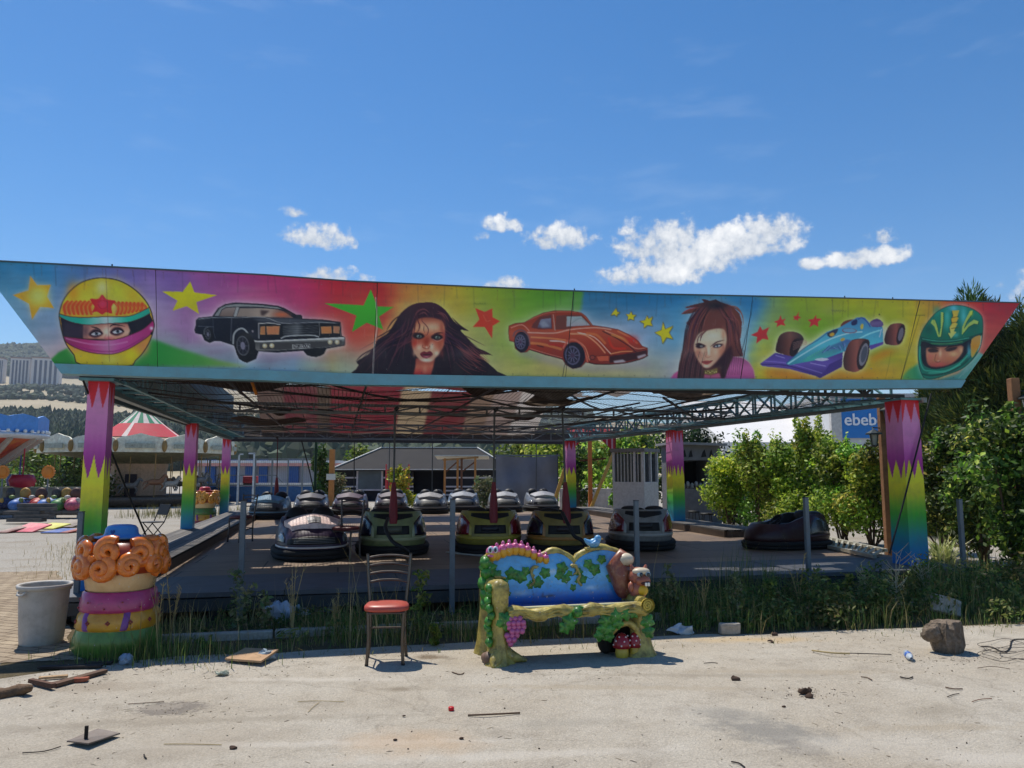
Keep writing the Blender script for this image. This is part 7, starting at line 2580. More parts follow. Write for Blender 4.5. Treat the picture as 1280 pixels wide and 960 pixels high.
 b.tube([(.35,.165,.955),(.325,.16,.945),(.30,.165,.945)],[.022,.018,.004],8)
 bd=b.build('blue_bird',mat('bird_blue',(92,158,204),rough=.35,coat=.3,var=.15,scale=16,dirt=(180,210,226),dirt_amt=.5),t)
 b=MB()
 b.tube([(.415,.20,.985),(.436,.198,.98)],[.010,.002],8)
 b.build('beak',mat('beak',(200,150,60),rough=.4),bd)
 b=MB()
 b.ell((.60,.10,.615),(.085,.07,.145),18,12,M=rotm('Y',-.1))
 b.tube([(.60,.12,.60),(.57,.14,.70),(.62,.12,.775),(.675,.08,.745)],[.08,.085,.075,.04],14)
 tail=b.build('squirrel',mat('squirrel_brown',(128,66,44),rough=.4,coat=.3,var=.25,scale=10,dirt=(196,150,112),dirt_amt=.5),t)
 b=MB()
 b.ell((.69,.0,.65),(.075,.075,.068),18,12)
 b.ell((.705,-.055,.625),(.06,.045,.042),16,10)
 b.ell((.685,-.01,.555),(.07,.07,.075),16,10)
 b.ell((.62,-.03,.575),(.022,.03,.04),10,8)
 for x in(.645,.745):
  b.tube([(x,.0,.70),(x+(.01 if x>.7 else-.01),.0,.735)],[.022,.008],8)
 b.build('head',mat('squirrel_head',(158,92,68),rough=.4,coat=.3,var=.2,scale=12),tail)
 b=MB()
 b.ell((.70,-.035,.69),(.07,.05,.028),14,8)
 b.ell((.625,.09,.765),(.065,.06,.05),14,8)
 b.build('pale_fur',mat('pale_fur',(200,186,160),rough=.45,coat=.2),tail)
 b=MB()
 for x in(.675,.74):
  b.ell((x,-.072,.672),(.022,.014,.018),12,8)
 b.build('eye',mat('eye_grey',(150,172,180),rough=.25,coat=.4),tail)
 b=MB()
 for x in(.682,.738):
  b.ell((x,-.089,.672),(.014,.006,.016),10,8)
 b.build('pupil',mat('pupil_dark'),tail)
 b=MB()
 b.ell((.715,-.093,.61),(.04,.012,.016),12,6)
 b.build('mouth',mat('mouth_dark',(60,24,24),rough=.5),tail)
 b=MB()
 for x in(.712,.732):
  b.box((x,-.105,.603),(.017,.01,.026),bev=.003)
 b.build('tooth',mat('tooth_white',(230,228,218),rough=.3),tail)
 b=MB()
 b.ell((.70,-.065,.555),(.042,.03,.04),12,8)
 b.build('yellow_bib',mat('bib_yellow',(206,166,44),rough=.4),tail)
 tail.scale=(1.2,1.2,1.2)
 tail.location=(-.14,-.02,-.115)
bench()
# chrome chair with red seat
CHROME=mat('chrome',(88,84,80),rough=.3,metal=.9,var=.08,dirt=(110,80,56),dirt_amt=.35,scale=9)
REDSEAT=mat('seat_vinyl',(176,72,58),rough=.42,var=.12,spec=.45,dirt=(150,100,84),dirt_amt=.4)
REDDARK=mat('seat_vinyl_dark',(96,36,36),rough=.45,var=.12)
def chrome_chair(loc,rz,lab,seat_m=REDSEAT,metal=CHROME):
 t=thing('kitchen_chair',lab,'chair',loc,rz,'metal chairs with red seats')
 b=MB()
 so=[]
 for i in range(28):
  a=2*PI*i/28
  e=3.2
  r=(abs(math.cos(a))**e+abs(math.sin(a))**e)**(-1/e)
  so.append((r*math.cos(a),r*math.sin(a)))
 rings=[]
 for k,(s,z)in enumerate(((.93,.435),(1,.44),(1.01,.455),(1.0,.47),(.93,.483),(.7,.492),(.35,.497),(.02,.498))):
  rings.append([Vector((p[0]*.185*s*(1-.06*p[1]),p[1]*.18*s,z))for p in so])
 b.loft(rings)
 b.build('seat',seat_m,t)
 for sx in(-1,1):
  b=MB()
  b.tube(smooth_curve([(sx*.165,.15,.0),(sx*.15,.155,.22),(sx*.155,.165,.44),(sx*.175,.19,.66),(sx*.19,.215,.87)],5),.0145,10)
  lg=b.build('rear_leg',metal,t)
  b=MB()
  b.tube([(sx*.19,.215,.87),(sx*.1903,.2155,.878)],.014,10)
  b.tube([(sx*.165,.15,.0),(sx*.165,.15,.018)],.016,10)
  b.build('end_cap',mat('black_plastic',(28,28,30),rough=.5),lg)
  b=MB()
  b.tube(smooth_curve([(sx*.15,-.16,.0),(sx*.14,-.15,.22),(sx*.15,-.14,.43)],5),.0145,10)
  lg=b.build('front_leg',metal,t)
  b=MB()
  b.tube([(sx*.15,-.16,.0),(sx*.15,-.16,.018)],.016,10)
  b.build('rubber_foot',mat('black_plastic'),lg)
 for z,wv,yv in((.855,.186,.212),(.785,.182,.203),(.715,.178,.196),(.645,.172,.188)):
  b=MB()
  b.tube(smooth_curve([(-wv,yv,z-.012),(-wv*.5,yv+.022,z+.002),(0,yv+.03,z+.006),(wv*.5,yv+.022,z+.002),(wv,yv,z-.012)],4),.011,8)
  b.build('back_slat',metal,t)
 b=MB()
 b.tube([(-.15,.155,.25),(.15,.155,.25)],.008,8)
 b.tube([(-.15,-.15,.425),(.15,-.15,.425)],.009,8)
 for sx in(-1,1):
  b.tube([(sx*.145,-.15,.415),(sx*.155,.16,.415)],.009,8)
  b.tube([(sx*.142,-.152,.2),(sx*.152,.155,.25)],.007,8)
 b.build('stretcher',metal,t)
 return t
p=(on(461.6,834)+on(507.5,831))/2
chrome_chair((p.x-.04,p.y+.155,0),.10,'dull metal chair with a pinkish red seat standing alone on the concrete yard')
STEELD=mat('chair_dark_steel',(84,76,74),rough=.4,metal=.6)
p=on(430,700,HD)
chrome_chair((p.x,p.y+.1,HD),-.25,'dark red seated metal chair in front of the pink-hooded bumper car',REDDARK,STEELD)
p=on(300,677,HD)
chrome_chair((p.x,p.y,HD),-.5,'dark metal chair on the deck beside the left walkway',REDDARK,STEELD)
p=on(190,675)
t=thing('folding_chair','black folding chair on the gravel behind the front left pillar','chair',(p.x,p.y,0),-.55)
fb=mat('folding_black',(26,27,29),rough=.6)
b=MB()
b.box((0,0,.42),(.4,.36,.025),bev=.008)
b.build('seat',fb,t)
b=MB()
b.box((0,.27,.70),(.42,.02,.26),rotm('X',-.35),bev=.006)
b.build('backrest',fb,t)
for sx in(-1,1):
 b=MB()
 b.tube([(sx*.2,-.22,0),(sx*.2,.16,.42),(sx*.2,.33,.84)],.013,8)
 b.build('frame_tube',fb,t)
 b=MB()
 b.tube([(sx*.18,.24,0),(sx*.18,-.14,.41)],.013,8)
 b.build('leg',fb,t)
# curly haired litter bins
def curly_bin(loc,rz,lab,k=1.0,variant=0):
 t=thing('figure_litter_bin',lab,'litter bin',loc,rz)
 sq=lambda a,z:1+.05*abs(math.sin(2*a))**1.5
 def lat(nm,prof,m,n=36,wob=sq):
  b=MB()
  b.lathe([(r*k,z*k)for r,z in prof],n,wob=wob)
  if nm=='magenta_band':
   for i in range(14):
    a=2*PI*i/14+.2
    r=.326*sq(a,0)*k
    b.ell((r*math.cos(a),r*math.sin(a),(.41+.055*(i%2))*k),.009*k,8,6,mi=1)
  if nm=='yellow_band':
   for i in range(12):
    a=2*PI*i/12+.1
    r=.338*sq(a,0)*k
    for q in range(4):
     c=.012*math.cos(q*PI/2)
     b.ell((r*math.cos(a)-c*math.sin(a),r*math.sin(a)+c*math.cos(a),(.29+.012*math.sin(q*PI/2))*k),.009*k,6,5,mi=1)
  return b.build(nm,[m,mat('bin_dot',(150,60,60),rough=.4)],t)
 glo=dict(rough=.35,coat=.4,scale=7)
 cols=[((92,132,50),(206,150,40),(176,62,112),(216,180,128),(222,122,40)),((150,60,50),(206,160,60),(80,130,60),(216,190,140),(222,160,60))][variant]
 vs=str(variant)
 lat('skirt_base',[(.33,0),(.36,.05),(.355,.14),(.33,.22)],mat('bin_green'+vs,cols[0],var=.25,dirt=(70,80,50),dirt_amt=.4,**glo))
 lat('yellow_band',[(.33,.215),(.345,.24),(.325,.34),(.30,.37)],mat('bin_yellow'+vs,cols[1],var=.15,dirt=(176,96,30),dirt_amt=.5,**glo))
 lat('magenta_band',[(.29,.36),(.315,.375),(.32,.41),(.312,.46),(.298,.53),(.28,.545)],mat('bin_magenta'+vs,cols[2],var=.15,dirt=(130,40,84),dirt_amt=.4,**glo))
 lat('cream_band',[(.262,.54),(.278,.56),(.292,.64),(.30,.70),(.28,.73)],mat('bin_cream'+vs,cols[3],var=.1,dirt=(190,140,84),dirt_amt=.4,**glo))
 lat('hair_core',[(.26,.69),(.33,.70),(.345,.78),(.33,.90),(.27,.97),(.16,.985),(.002,.985)],mat('bin_hair_core'+vs,(150,58,26),var=.2,**glo))
 st=mat('bin_strap'+vs,(128,70,140),rough=.4,coat=.25)
 for a in(-PI/2-.52,-PI/2+.52,PI/2-.5,PI/2+.5):
  b=MB()
  def strap(s,q):
   z=.225+.15*q
   r=float(np.interp(z,[.215,.24,.34,.37],[.33,.345,.325,.30]))
   aa=a+(s-.5)*.17+.10*(q-.5)*(1 if a>-PI/2 else-1)
   r=(r*sq(aa,z)+.012*math.sin(PI*s)**.5)*k
   return Vector((r*math.cos(aa),r*math.sin(aa),z*k))
  b.grid(strap,6,6)
  b.build('strap',st,t)
 hm=mat('bin_curl'+vs,cols[4],rough=.25,coat=.5,var=.3,scale=9,dirt=(176,66,22),dirt_amt=.7)
 rr_=random.Random(3+variant)
 spots=[(2*PI*i/10+.2+rr_.uniform(-.06,.06),.765+rr_.uniform(-.015,.015),.088,.31)for i in range(10)]+[(2*PI*i/9-.15+rr_.uniform(-.08,.08),.885+rr_.uniform(-.02,.02),.098,.285)for i in range(9)]
 b=MB()
 for(a,z,R0,rad)in spots:
  turns=1.7
  n=26
  sg=rr_.choice((-1,1))
  R0*=rr_.uniform(.88,1.15)
  ctr=Vector((rad*math.cos(a),rad*math.sin(a),z))
  ex=Vector((-math.sin(a),math.cos(a),0))
  ez=Vector((0,0,1))
  nrm=Vector((math.cos(a),math.sin(a),0))
  pts,rad_=[],[]
  ph=rr_.uniform(0,2*PI)
  for i in range(n):
   s=i/(n-1)
   th=ph+sg*turns*2*PI*s
   r=R0*(1-.86*s)
   pts.append(ctr+ex*(r*math.cos(th))+ez*(r*math.sin(th))+nrm*(.03+.05*s))
   rad_.append(.052*(1-.42*s))
  b.tube([q*k for q in pts],[q*k for q in rad_],10)
 for(a,r,z,q)in((-.25,.27,.95,.10),(PI+.2,.27,.94,.085),(PI-.5,.2,.93,.09),(.6,.24,.93,.09),(1.8,.2,.93,.09)):
  b.ell((r*math.cos(a)*k,r*math.sin(a)*k,z*k),(q*k,q*k,q*.6*k),16,10)
  c0=Vector((r*math.cos(a),r*math.sin(a),z+.035))
  pts=[(c0+Vector((q*(1-.8*i/22)*math.cos(i*.55),q*(1-.8*i/22)*math.sin(i*.55),.03*i/22)))*k for i in range(23)]
  b.tube(pts,[.032*k*(1-.4*i/22)for i in range(23)],8)
 b.build('curly_hair',hm,t)
 b=MB()
 b.lathe([(r*k,z*k)for r,z in((.002,.955),(.17,.99),(.18,1.0),(.12,1.015),(.112,1.03),(.106,1.075),(.09,1.10),(.06,1.11),(.002,1.112))],28,(0,-.05*k,.012),sx=1.3,sy=1.1)
 ht=b.build('hat',mat('bin_hat'+vs,[(64,128,190),(190,60,60)][variant],rough=.35,coat=.3,var=.12),t)
 if variant==0:
  b=MB()
  hp=[(0,-.022),(.02,.002),(.021,.014),(.012,.02),(0,.012),(-.012,.02),(-.021,.014),(-.02,.002)]
  b.prism(hp,.012,Matrix.Translation((-.035,-.172,1.062))@Matrix.Rotation(-.25,4,'X')@Matrix.Rotation(-.3,4,'Z'))
  b.build('heart',mat('heart_blue',(20,62,130),rough=.3),ht)
 return t
p=on(146,822)
p=p*(1+.34/p.length)
curly_bin((p.x,p.y,0),.1,'litter bin shaped like an orange curly head with a small blue hat, in the weeds')
p=on(254,660)
curly_bin((p.x,p.y,0),.4,'distant litter bin with yellow curls and a red hat behind the middle left pillar',1.05,1)
for k_ in('bench_bark','bench_leaf','bench_paint','bin_green0','bin_yellow0','bin_magenta0','bin_cream0','bin_curl0','bin_hat0','cat_yellow','squirrel_brown','bird_blue'):
 chips(k_,(196,188,172),30,.67,.7)
 chips(k_,(84,76,64),9,.66,.35)
# grey plastic bin
p=on(51,810)
p=p*(1+.22/p.length)
t=thing('plastic_bin','open pale grey ribbed plastic bin on the block paving','bin',(p.x,p.y,0),0)
gp=mat('bin_plastic',(186,181,172),rough=.55,var=.1,scale=3,dirt=(110,100,88),dirt_amt=.4)
b=MB()
rib=lambda a,z:1+(.012*(1 if math.sin(a*22)>.2 else 0)if.04<z<.42 else 0)
b.lathe([(.002,.012),(.17,.012),(.175,.0),(.18,.012),(.185,.06),(.20,.30),(.208,.42),(.212,.50),(.218,.545)],88,wob=rib)
b.lathe([(.208,.545),(.198,.42),(.18,.1),(.16,.03),(.002,.03)],44)
b.build('bin_body',gp,t)
b=MB()
b.lathe([(.204,.535),(.21,.548),(.232,.552),(.236,.535),(.232,.515),(.214,.505)],44)
b.build('rim',gp,t)
for a in(-PI/2-.35,PI/2-.35):
 b=MB()
 b.tube([(.235*math.cos(a-.2),.235*math.sin(a-.2),.50),(.25*math.cos(a-.15),.25*math.sin(a-.15),.478),(.252*math.cos(a),.252*math.sin(a),.47),(.25*math.cos(a+.15),.25*math.sin(a+.15),.478),(.235*math.cos(a+.2),.235*math.sin(a+.2),.50)],.012,8)
 b.build('handle',gp,t)
# litter and stones on the yard
def rough_block(name,lab,cat,c,d,rz,m,jit=.02,sc=6,seed=1.0,bev=.02,sub=3,rx=0.0,ry=0.0,group=None):
 """weathered block: subdivided, noise-displaced box standing on the ground"""
 bm=bmesh.new()
 bmesh.ops.create_cube(bm,size=1.0)
 for v in bm.verts:
  v.co=Vector((v.co.x*d[0],v.co.y*d[1],v.co.z*d[2]))
 if bev:
  bmesh.ops.bevel(bm,geom=list(bm.edges),offset=bev,segments=2,affect='EDGES',profile=.6)
 bmesh.ops.subdivide_edges(bm,edges=list(bm.edges),cuts=sub,use_grid_fill=True)
 M=rotm('X',rx)@rotm('Y',ry)
 for v in bm.verts:
  v.co=M@(v.co+mnoise.noise_vector(v.co*sc+Vector((seed,0,seed)))*jit)
 lo=min(v.co.z for v in bm.verts)
 for v in bm.verts:
  v.co.z-=lo+.004
 me=bpy.data.meshes.new(name)
 for f in bm.faces:
  f.smooth=jit>.03
 bm.to_mesh(me)
 bm.free()
 me.materials.append(m)
 o=bpy.data.objects.new(name,me)
 COL.objects.link(o)
 o.location=(c[0],c[1],.008)
 o.rotation_euler=(0,0,rz)
 tag(o,lab,cat,group)
 return o
conc=mat('broken_concrete',(168,160,146),rough=.9,var=.2,scale=12,bump=.4,dirt=(110,100,88),dirt_amt=.5)
p=on(914,795)
rough_block('concrete_brick','pale concrete brick lying at the edge of the weeds right of the bench','brick',p+Vector((0,.06,0)),(.20,.10,.105),.12,conc,.008,12,3)
p=on(1190,818)
t=thing('stone_lump','rough brown lump of stone or stump with a notch, on the yard','stone',(p.x,p.y+.1,0.004),.25)
b=MB()
prof=[(.125,0),(.132,.06),(.136,.14),(.134,.22),(.12,.262),(.06,.272),(.002,.272)]
b.lathe(prof,40,(.02,0,0),wob=lambda a,z:1+.12*mnoise.noise(Vector((math.cos(a)*2,math.sin(a)*2,z*4)))+.05*math.sin(13*a+3*z)+.03*math.sin(29*a))
b.ell((-.14,.0,.165),(.075,.085,.085),20,14)
b.jitter(.014,7,2)
b.jitter(.016,22,5)
b.s=[False]*len(b.s)
b.build('lump',mat('stump_stone',(120,106,90),rough=.9,var=.45,scale=14,bump=.8,bscale=30,dirt=(70,54,42),dirt_amt=.7),t)
p=on(1176,770)
rough_block('broken_slab','grey broken slab of concrete leaning in the weeds at the right','slab',p+Vector((0,-.12,0)),(.34,.06,.2),.2,conc,.018,5,5,sub=4,rx=-.5,ry=.32)
p=on(1028,815)
p,q=on(1132,820),on(1141,830)
t=thing('plastic_bottle','crushed clear plastic bottle with a blue cap lying on the yard','bottle',((p.x+q.x)/2,(p.y+q.y)/2,.034),math.atan2(q.y-p.y,q.x-p.x)+PI/2)
b=MB()
b.lathe([(.002,-.10),(.026,-.10),(.03,-.09),(.029,-.03),(.026,0),(.03,.03),(.028,.05),(.012,.085),(.012,.10)],16,M=rotm('X',PI/2))
b.jitter(.004,30,1)
b.build('bottle_body',mat('bottle_plastic',(200,212,222),rough=.15,alpha=.75,spec=.6,coat=.4),t)
b=MB()
b.lathe([(.029,-.035),(.0305,-.035),(.0305,.02),(.029,.02)],16,M=rotm('X',PI/2))
b.build('bottle_label',mat('bottle_label',(70,110,190),rough=.4),t)
b=MB()
b.lathe([(.014,-.12),(.014,-.098),(.002,-.098)],12,M=rotm('X',PI/2))
b.lathe([(.002,-.12),(.014,-.12)],12,M=rotm('X',PI/2))
b.build('bottle_cap',mat('cap_blue',(30,60,150),rough=.4),t)
p=on(564,889)
b=MB()
b.lathe([(.002,.0),(.019,.0),(.02,.016),(.018,.022),(.002,.022)],16,wob=lambda a,z:1+.03*math.sin(14*a))
o=b.build('bottle_top',mat('cap_red',(196,24,36),rough=.4),None)
o.location=(p.x,p.y,.006)
tag(o,'small bright red bottle top on the concrete left of the middle','bottle top')
def twig(name,lab,cat,pts,r,m,group=None):
 b=MB()
 pp_=[tuple(on(x,y,h))for x,y,h in pts]
 b.tube(smooth_curve(pp_,4),r*.5,6)
 o=b.build(name,m)
 tag(o,lab,cat,group)
 return o
brown=mat('twig_brown',(92,72,56),rough=.9,var=.3)
straw=mat('straw_dry',(168,148,104),rough=.9,var=.2)
blackish=mat('charred',(44,38,34),rough=.9)
G='twigs and straws scattered over the yard'
TW=[([(1015,813,.02),(1040,816,.035),(1062,817,.03)],.014,straw,'pale crooked stick on the yard left of the plastic bottle'),([(1050,816,.02),(1082,817,.03),(1114,818,.012)],.008,blackish,'thin dark stick pointing towards the plastic bottle'),([(28,941,.012),(55,939,.012),(76,933,.012)],.006,blackish,'thin black wire-like twig left of the metal plate'),([(585,894,.012),(610,893,.02),(650,891,.012)],.012,brown,'grey peeled stick right of the red bottle top'),([(205,930,.01),(240,930,.01),(277,931,.01)],.005,straw,'dry straw right of the metal plate'),([(372,877,.01),(395,876,.01),(430,877,.01)],.004,straw,'dry straw lying below the chair'),([(385,890,.01),(392,883,.01),(399,878,.01)],.004,straw,'short slanting straw below the chair'),([(1076,846,.012),(1084,847,.012),(1090,850,.012)],.008,brown,'small curled twig below the plastic bottle'),([(1125,846,.012),(1135,848,.015),(1141,846,.012)],.01,blackish,'dark curled bark strip under the plastic bottle'),([(1182,859,.012),(1192,861,.015),(1203,861,.012)],.009,brown,'brown bark strip below the stone lump'),([(1184,871,.012),(1192,868,.012),(1199,867,.012)],.006,blackish,'tiny black twig below the stone lump'),([(1215,877,.012),(1226,874,.012),(1240,873,.012)],.005,rust,'thin rusty wire at the right side of the yard'),([(914,952,.012),(924,954,.012),(931,959,.012)],.008,blackish,'short black twig near the bottom edge'),([(1222,835,.01),(1240,833,.03),(1262,836,.01)],.005,brown,'brown twig right of the plastic bottle'),([(160,880,.01),(190,878,.01),(205,877,.01)],.005,brown,'brown twig above the mortar patch'),([(565,840,.01),(575,843,.01),(580,841,.01)],.008,brown,'small brown twig under the bench'),([(180,943,.01),(181,946,.01),(183,948,.01)],.008,blackish,'black chip near the lower left corner'),([(880,829,.012),(890,828,.01),(897,829,.01)],.006,blackish,'short dark twig right of the bench shadow')]
for pts,r,m,lab in TW:
 twig('twig',lab,'twig',pts,r,m,G)
CL=[(919,851,.035,'dark clod of earth on the yard right of the bench'),(1006,868,.05,'largest brown clump of dead leaves on the yard'),(1012,873,.03,'small rusty leaf below the clump of dead leaves'),(292,937,.022,'black pebble near the lower middle left'),(577,925,.014,'tiny dark pebble below the red bottle top'),(494,927,.013,'small dark pebble left of the middle'),(505,897,.012,'tiny pebble below the chair shadow'),(980,885,.014,'tiny dark pebble under the dead leaves'),(968,795,.03,'dark leaf at the edge of the shade'),(963,804,.03,'curled dark leaf below the concrete brick')]
for px,py,r,lab in CL:
 p=on(px,py)
 b=MB()
 b.ell((0,0,r*.35),(r,r*.7,r*.45),14,10)
 b.jitter(r*.5,24,px)
 o=b.build('clod',mat('clod_brown',(72,54,42),rough=.95,var=.4,scale=20))
 o.location=(p.x,p.y,.006)
 tag(o,lab,'clod','clods and dead leaves on the yard')
c4=[on(83,932),on(122,919),on(150,922),on(110,938)]
t=thing('metal_plate','bent grey metal plate with a short upright peg on the yard','plate',(c4[0].x,c4[0].y,.008))
b=MB()
vs=[q-Vector((c4[0].x,c4[0].y,0))for q in c4]
for i,q in enumerate(vs):
 q.z=.012+.012*(i%2)
b.add(vs+[q+Vector((0,0,.008))for q in vs],[(0,3,2,1),(4,5,6,7),(0,1,5,4),(1,2,6,5),(2,3,7,6),(3,0,4,7)])
b.build('sheet',mat('plate_grey',(112,104,98),rough=.6,metal=.3,dirt=(80,60,46),dirt_amt=.5),t)
q=on(107,930)-Vector((c4[0].x,c4[0].y,0))
MB().box((q.x,q.y,.055),(.018,.012,.08)).build('peg',blackish,t)
BD=[((38,851),(66,858),.05,.04,(92,66,52),'short reddish end of board with a dark edge at the lower left'),((66,856),(132,838),.09,.03,(98,74,58),'long broken brown board in the rubble by the paving'),((50,834),(128,832),.1,.02,(48,42,40),'dark board in the shade behind the rubble'),((108,829),(140,828),.08,.02,(60,52,46),'small dark board beside the litter bin'),((48,848),(84,845),.05,.02,(170,140,104),'pale splintered lath on top of the rubble')]
for(a_,b_,w,h,c,lab)in BD:
 p,q=on(*a_,h/2+.01),on(*b_,h/2+.012)
 b=MB().bar(p,q,w*.7,h*.8)
 b.jitter(.01,8,a_[0])
 tag(b.build('broken_board',mat('board_%d_%d'%(c[0],c[1]),c,rough=.9,var=.3,scale=12,bump=.2)),lab,'board','broken boards at the lower left')
p=on(102,853)
rough_block('brick_fragment','small red brick fragment in front of the broken boards','brick',p,(.1,.06,.03),.3,mat('brick_red',(150,84,62),rough=.9,var=.25,scale=20),.01,10,2,bev=.006,sub=2)
p=on(68,857)
rough_block('tile_fragment','flat reddish tile fragment below the long broken board','tile',p,(.14,.05,.015),-.1,mat('brick_red'),.006,10,4,bev=.004,sub=2)
b=MB()
q0,q1,q2=on(-6,872,.01),on(20,864,.03),on(39,860,.06)
b.tube(smooth_curve([tuple(q0),tuple(q1),tuple(q2)],6),[.05,.055,.055,.05,.05,.05,.045,.045,.04,.04,.035,.03,.01],10)
b.jitter(.015,14,3)
tag(b.build('bark_piece',mat('bark_piece',(104,82,62),rough=.95,var=.4,scale=16,bump=.5)),'curled piece of dry bark at the left edge','bark')
p0,p1,p2,p3=on(281,829),on(300,824),on(343,827),on(326,834)
t=thing('tilted_board','thin tan wooden board tilted on the yard at the shade line','board',(p0 .x,p0 .y,.004))
b=MB()
vs=[Vector((q.x-p0 .x,q.y-p0 .y,h))for q,h in((p0,.02),(p1+Vector((0,.12,0)),.05),(p2+Vector((0,.1,0)),.06),(p3,.03))]
b.add(vs+[q+Vector((0,0,.016))for q in vs],[(0,3,2,1),(4,5,6,7),(0,1,5,4),(1,2,6,5),(2,3,7,6),(3,0,4,7)])
b.build('panel_sheet',mat('panel_tan',(172,138,104),rough=.8,var=.2,scale=8),t)
def crumple(name,lab,cat,px,py,r,col,alpha=1.0,h=.6,seed=1,group=None,z0=.006):
 p=on(px,py)
 b=MB()
 b.ell((0,0,r[2]*.8),r,26,18)
 b.jitter(max(r)*.5,3.2/max(r)*.5,seed)
 b.jitter(max(r)*.16,9/max(r)*.5,seed+3)
 for i,v in enumerate(b.v):
  if v[2]<0:
   b.v[i]=(v[0],v[1],0.0)
 o=b.build(name,mat('crumple_%d%d%d'%col,col,rough=.45,var=.12,alpha=alpha))
 o.location=(p.x,p.y,z0)
 return tag(o,lab,cat,group)
crumple('plastic_cup','crushed pale blue plastic cup beside the tilted panel','cup',333,826,(.07,.045,.05),(150,168,178),.9,seed=4)
crumple('crushed_can','crushed greenish clear cup on the sunlit yard left of the chair','cup',277,845,(.05,.03,.02),(150,158,140),.8,seed=5)
crumple('plastic_bag','small pale blue bag lying at the foot of the curly litter bin','bag',156,831,(.05,.05,.04),(150,165,180),.95,seed=6)
crumple('white_packet','flattened white packet at the shade line right of the bench','packet',853,793,(.12,.05,.035),(188,198,204),1,seed=7)
for i,(px,py,r,lab)in enumerate(((345,778,(.16,.12,.11),'left greyish white rubbish bag under the platform edge'),(376,770,(.12,.1,.10),'middle white rubbish bag under the platform edge'),(398,765,(.14,.11,.09),'right white rubbish bag under the platform edge'),(412,766,(.09,.08,.08),'small white rag at the right of the rubbish bags'))):
 crumple('rubbish_bag',lab,'bag',px,py,r,(176,182,196),1,seed=9+i,group='white rubbish bags under the platform edge')
b=MB()
rw=random.Random(5)
for k in range(3):
 cx,cy=1266+rw.uniform(-14,18),812+rw.uniform(-6,6)
 pts=[]
 for i in range(14):
  a=i*.62+k
  q=on(cx+(30+4*k)*math.cos(a)*rw.uniform(.6,1.1),cy+10*math.sin(a)*rw.uniform(.6,1.1),.015+.02*rw.random())
  pts.append(tuple(q))
 b.tube(smooth_curve(pts,4),.0024,5)
b.tube(smooth_curve([tuple(on(x,y,.012))for x,y in((1226,808),(1240,809),(1254,815),(1262,810),(1266,800),(1285,799))],5),.006,5)
tag(b.build('wire_tangle',mat('wire_dark',(56,50,46),rough=.6,metal=.3)),'tangle of thin dark wire at the right edge of the yard','wire')
# foliage
def leaf_cloud(blobs,n,size,cols,seed,elong=1.7,shell=.55,up=.3,axis=0.0):
 """leaf quads scattered through ellipsoidal clumps: (centre, radii) ..."""
 r=np.random.default_rng(seed)
 vol=np.array([b_[1][0]*b_[1][1]*b_[1][2]for b_ in blobs])**.75
 idx=r.choice(len(blobs),n,p=vol/vol.sum())
 C=np.array([b_[0]for b_ in blobs])[idx]
 Rr=np.array([b_[1]for b_ in blobs])[idx]
 d=r.normal(size=(n,3))
 d/=np.linalg.norm(d,axis=1)[:,None]
 rad=shell+(1-shell)*r.random(n)**.5
 rad*=np.where(r.random(n)<.06,1.18,1.0)
 P_=C+d*Rr*rad[:,None]*(1+.12*r.normal(size=(n,1)))
 nrm=d*.8+r.normal(size=(n,3))*.7+np.array([0,0,up])
 nrm/=np.linalg.norm(nrm,axis=1)[:,None]
 t1=np.cross(nrm,r.normal(size=(n,3)))if not axis else d*axis+r.normal(size=(n,3))*.35+np.array([0,0,.7])
 t1/=np.linalg.norm(t1,axis=1)[:,None]+1e-9
 t2=np.cross(nrm,t1)
 s=size*(.6+.8*r.random(n))[:,None]
 V=np.stack([P_-t1*s*elong*.5,P_+t2*s*.5-t1*s*.05,P_+t1*s*elong*.5-nrm*s*.15,P_-t2*s*.5-t1*s*.05],1).reshape(-1,3)
 F_=np.arange(n*4).reshape(n,4)
 k=r.choice(len(cols),n)
 bf=(.72+.5*r.random(len(blobs)))[idx][:,None]
 c=np.array([rgb(x)[:3]for x in cols])[k]*(.7+.6*r.random((n,1)))*bf*(1+.12*r.normal(size=(len(blobs),3)))[idx]
 return V,F_,np.repeat(np.clip(c,.004,.9),4,axis=0)
leafm=vmat('leaf_green',rough=.5,spec=.4,dirt=(120,130,60),dirt_amt=.1,scale=3,translucent=.5)
leafd=vmat('conifer_needle',rough=.7,spec=.25,dirt=(70,84,50),dirt_amt=.1,scale=3,translucent=.15)
trunkm=mat('trunk_bark',(92,74,58),rough=.95,var=.35,scale=8,bump=.4)
def plant(name,lab,cat,loc,blobs,n,size,cols,seed,trunk=None,m=None,group=None,**kw):
 t=thing(name,lab,cat,loc,0,group)
 V,F_,C_=leaf_cloud(blobs,n,size,cols,seed,**kw)
 V[:,2]=np.maximum(V[:,2],.02)
 np_mesh('crown',V,F_,m or leafm,t,C_)
 rt=random.Random(seed)
 b=MB()
 if trunk:
  r0,h=trunk
  b.tube([(0,0,0),(.02,.02,h*.5),(0,0,h)],[r0,r0*.8,r0*.35],8)
 for(c,rr_)in blobs[:10]:
  x,y,z=c
  b.tube(smooth_curve([(rt.uniform(-.08,.08),rt.uniform(-.08,.08),(trunk[1]*.3 if trunk else 0)),(x*.5,y*.5,z*.55),(x,y,z)],3),[.022 if not trunk else trunk[0]*.4]*3+[.015]*3+[.008],6)
 b.build('trunk' if trunk else 'stem',trunkm,t)
 return t
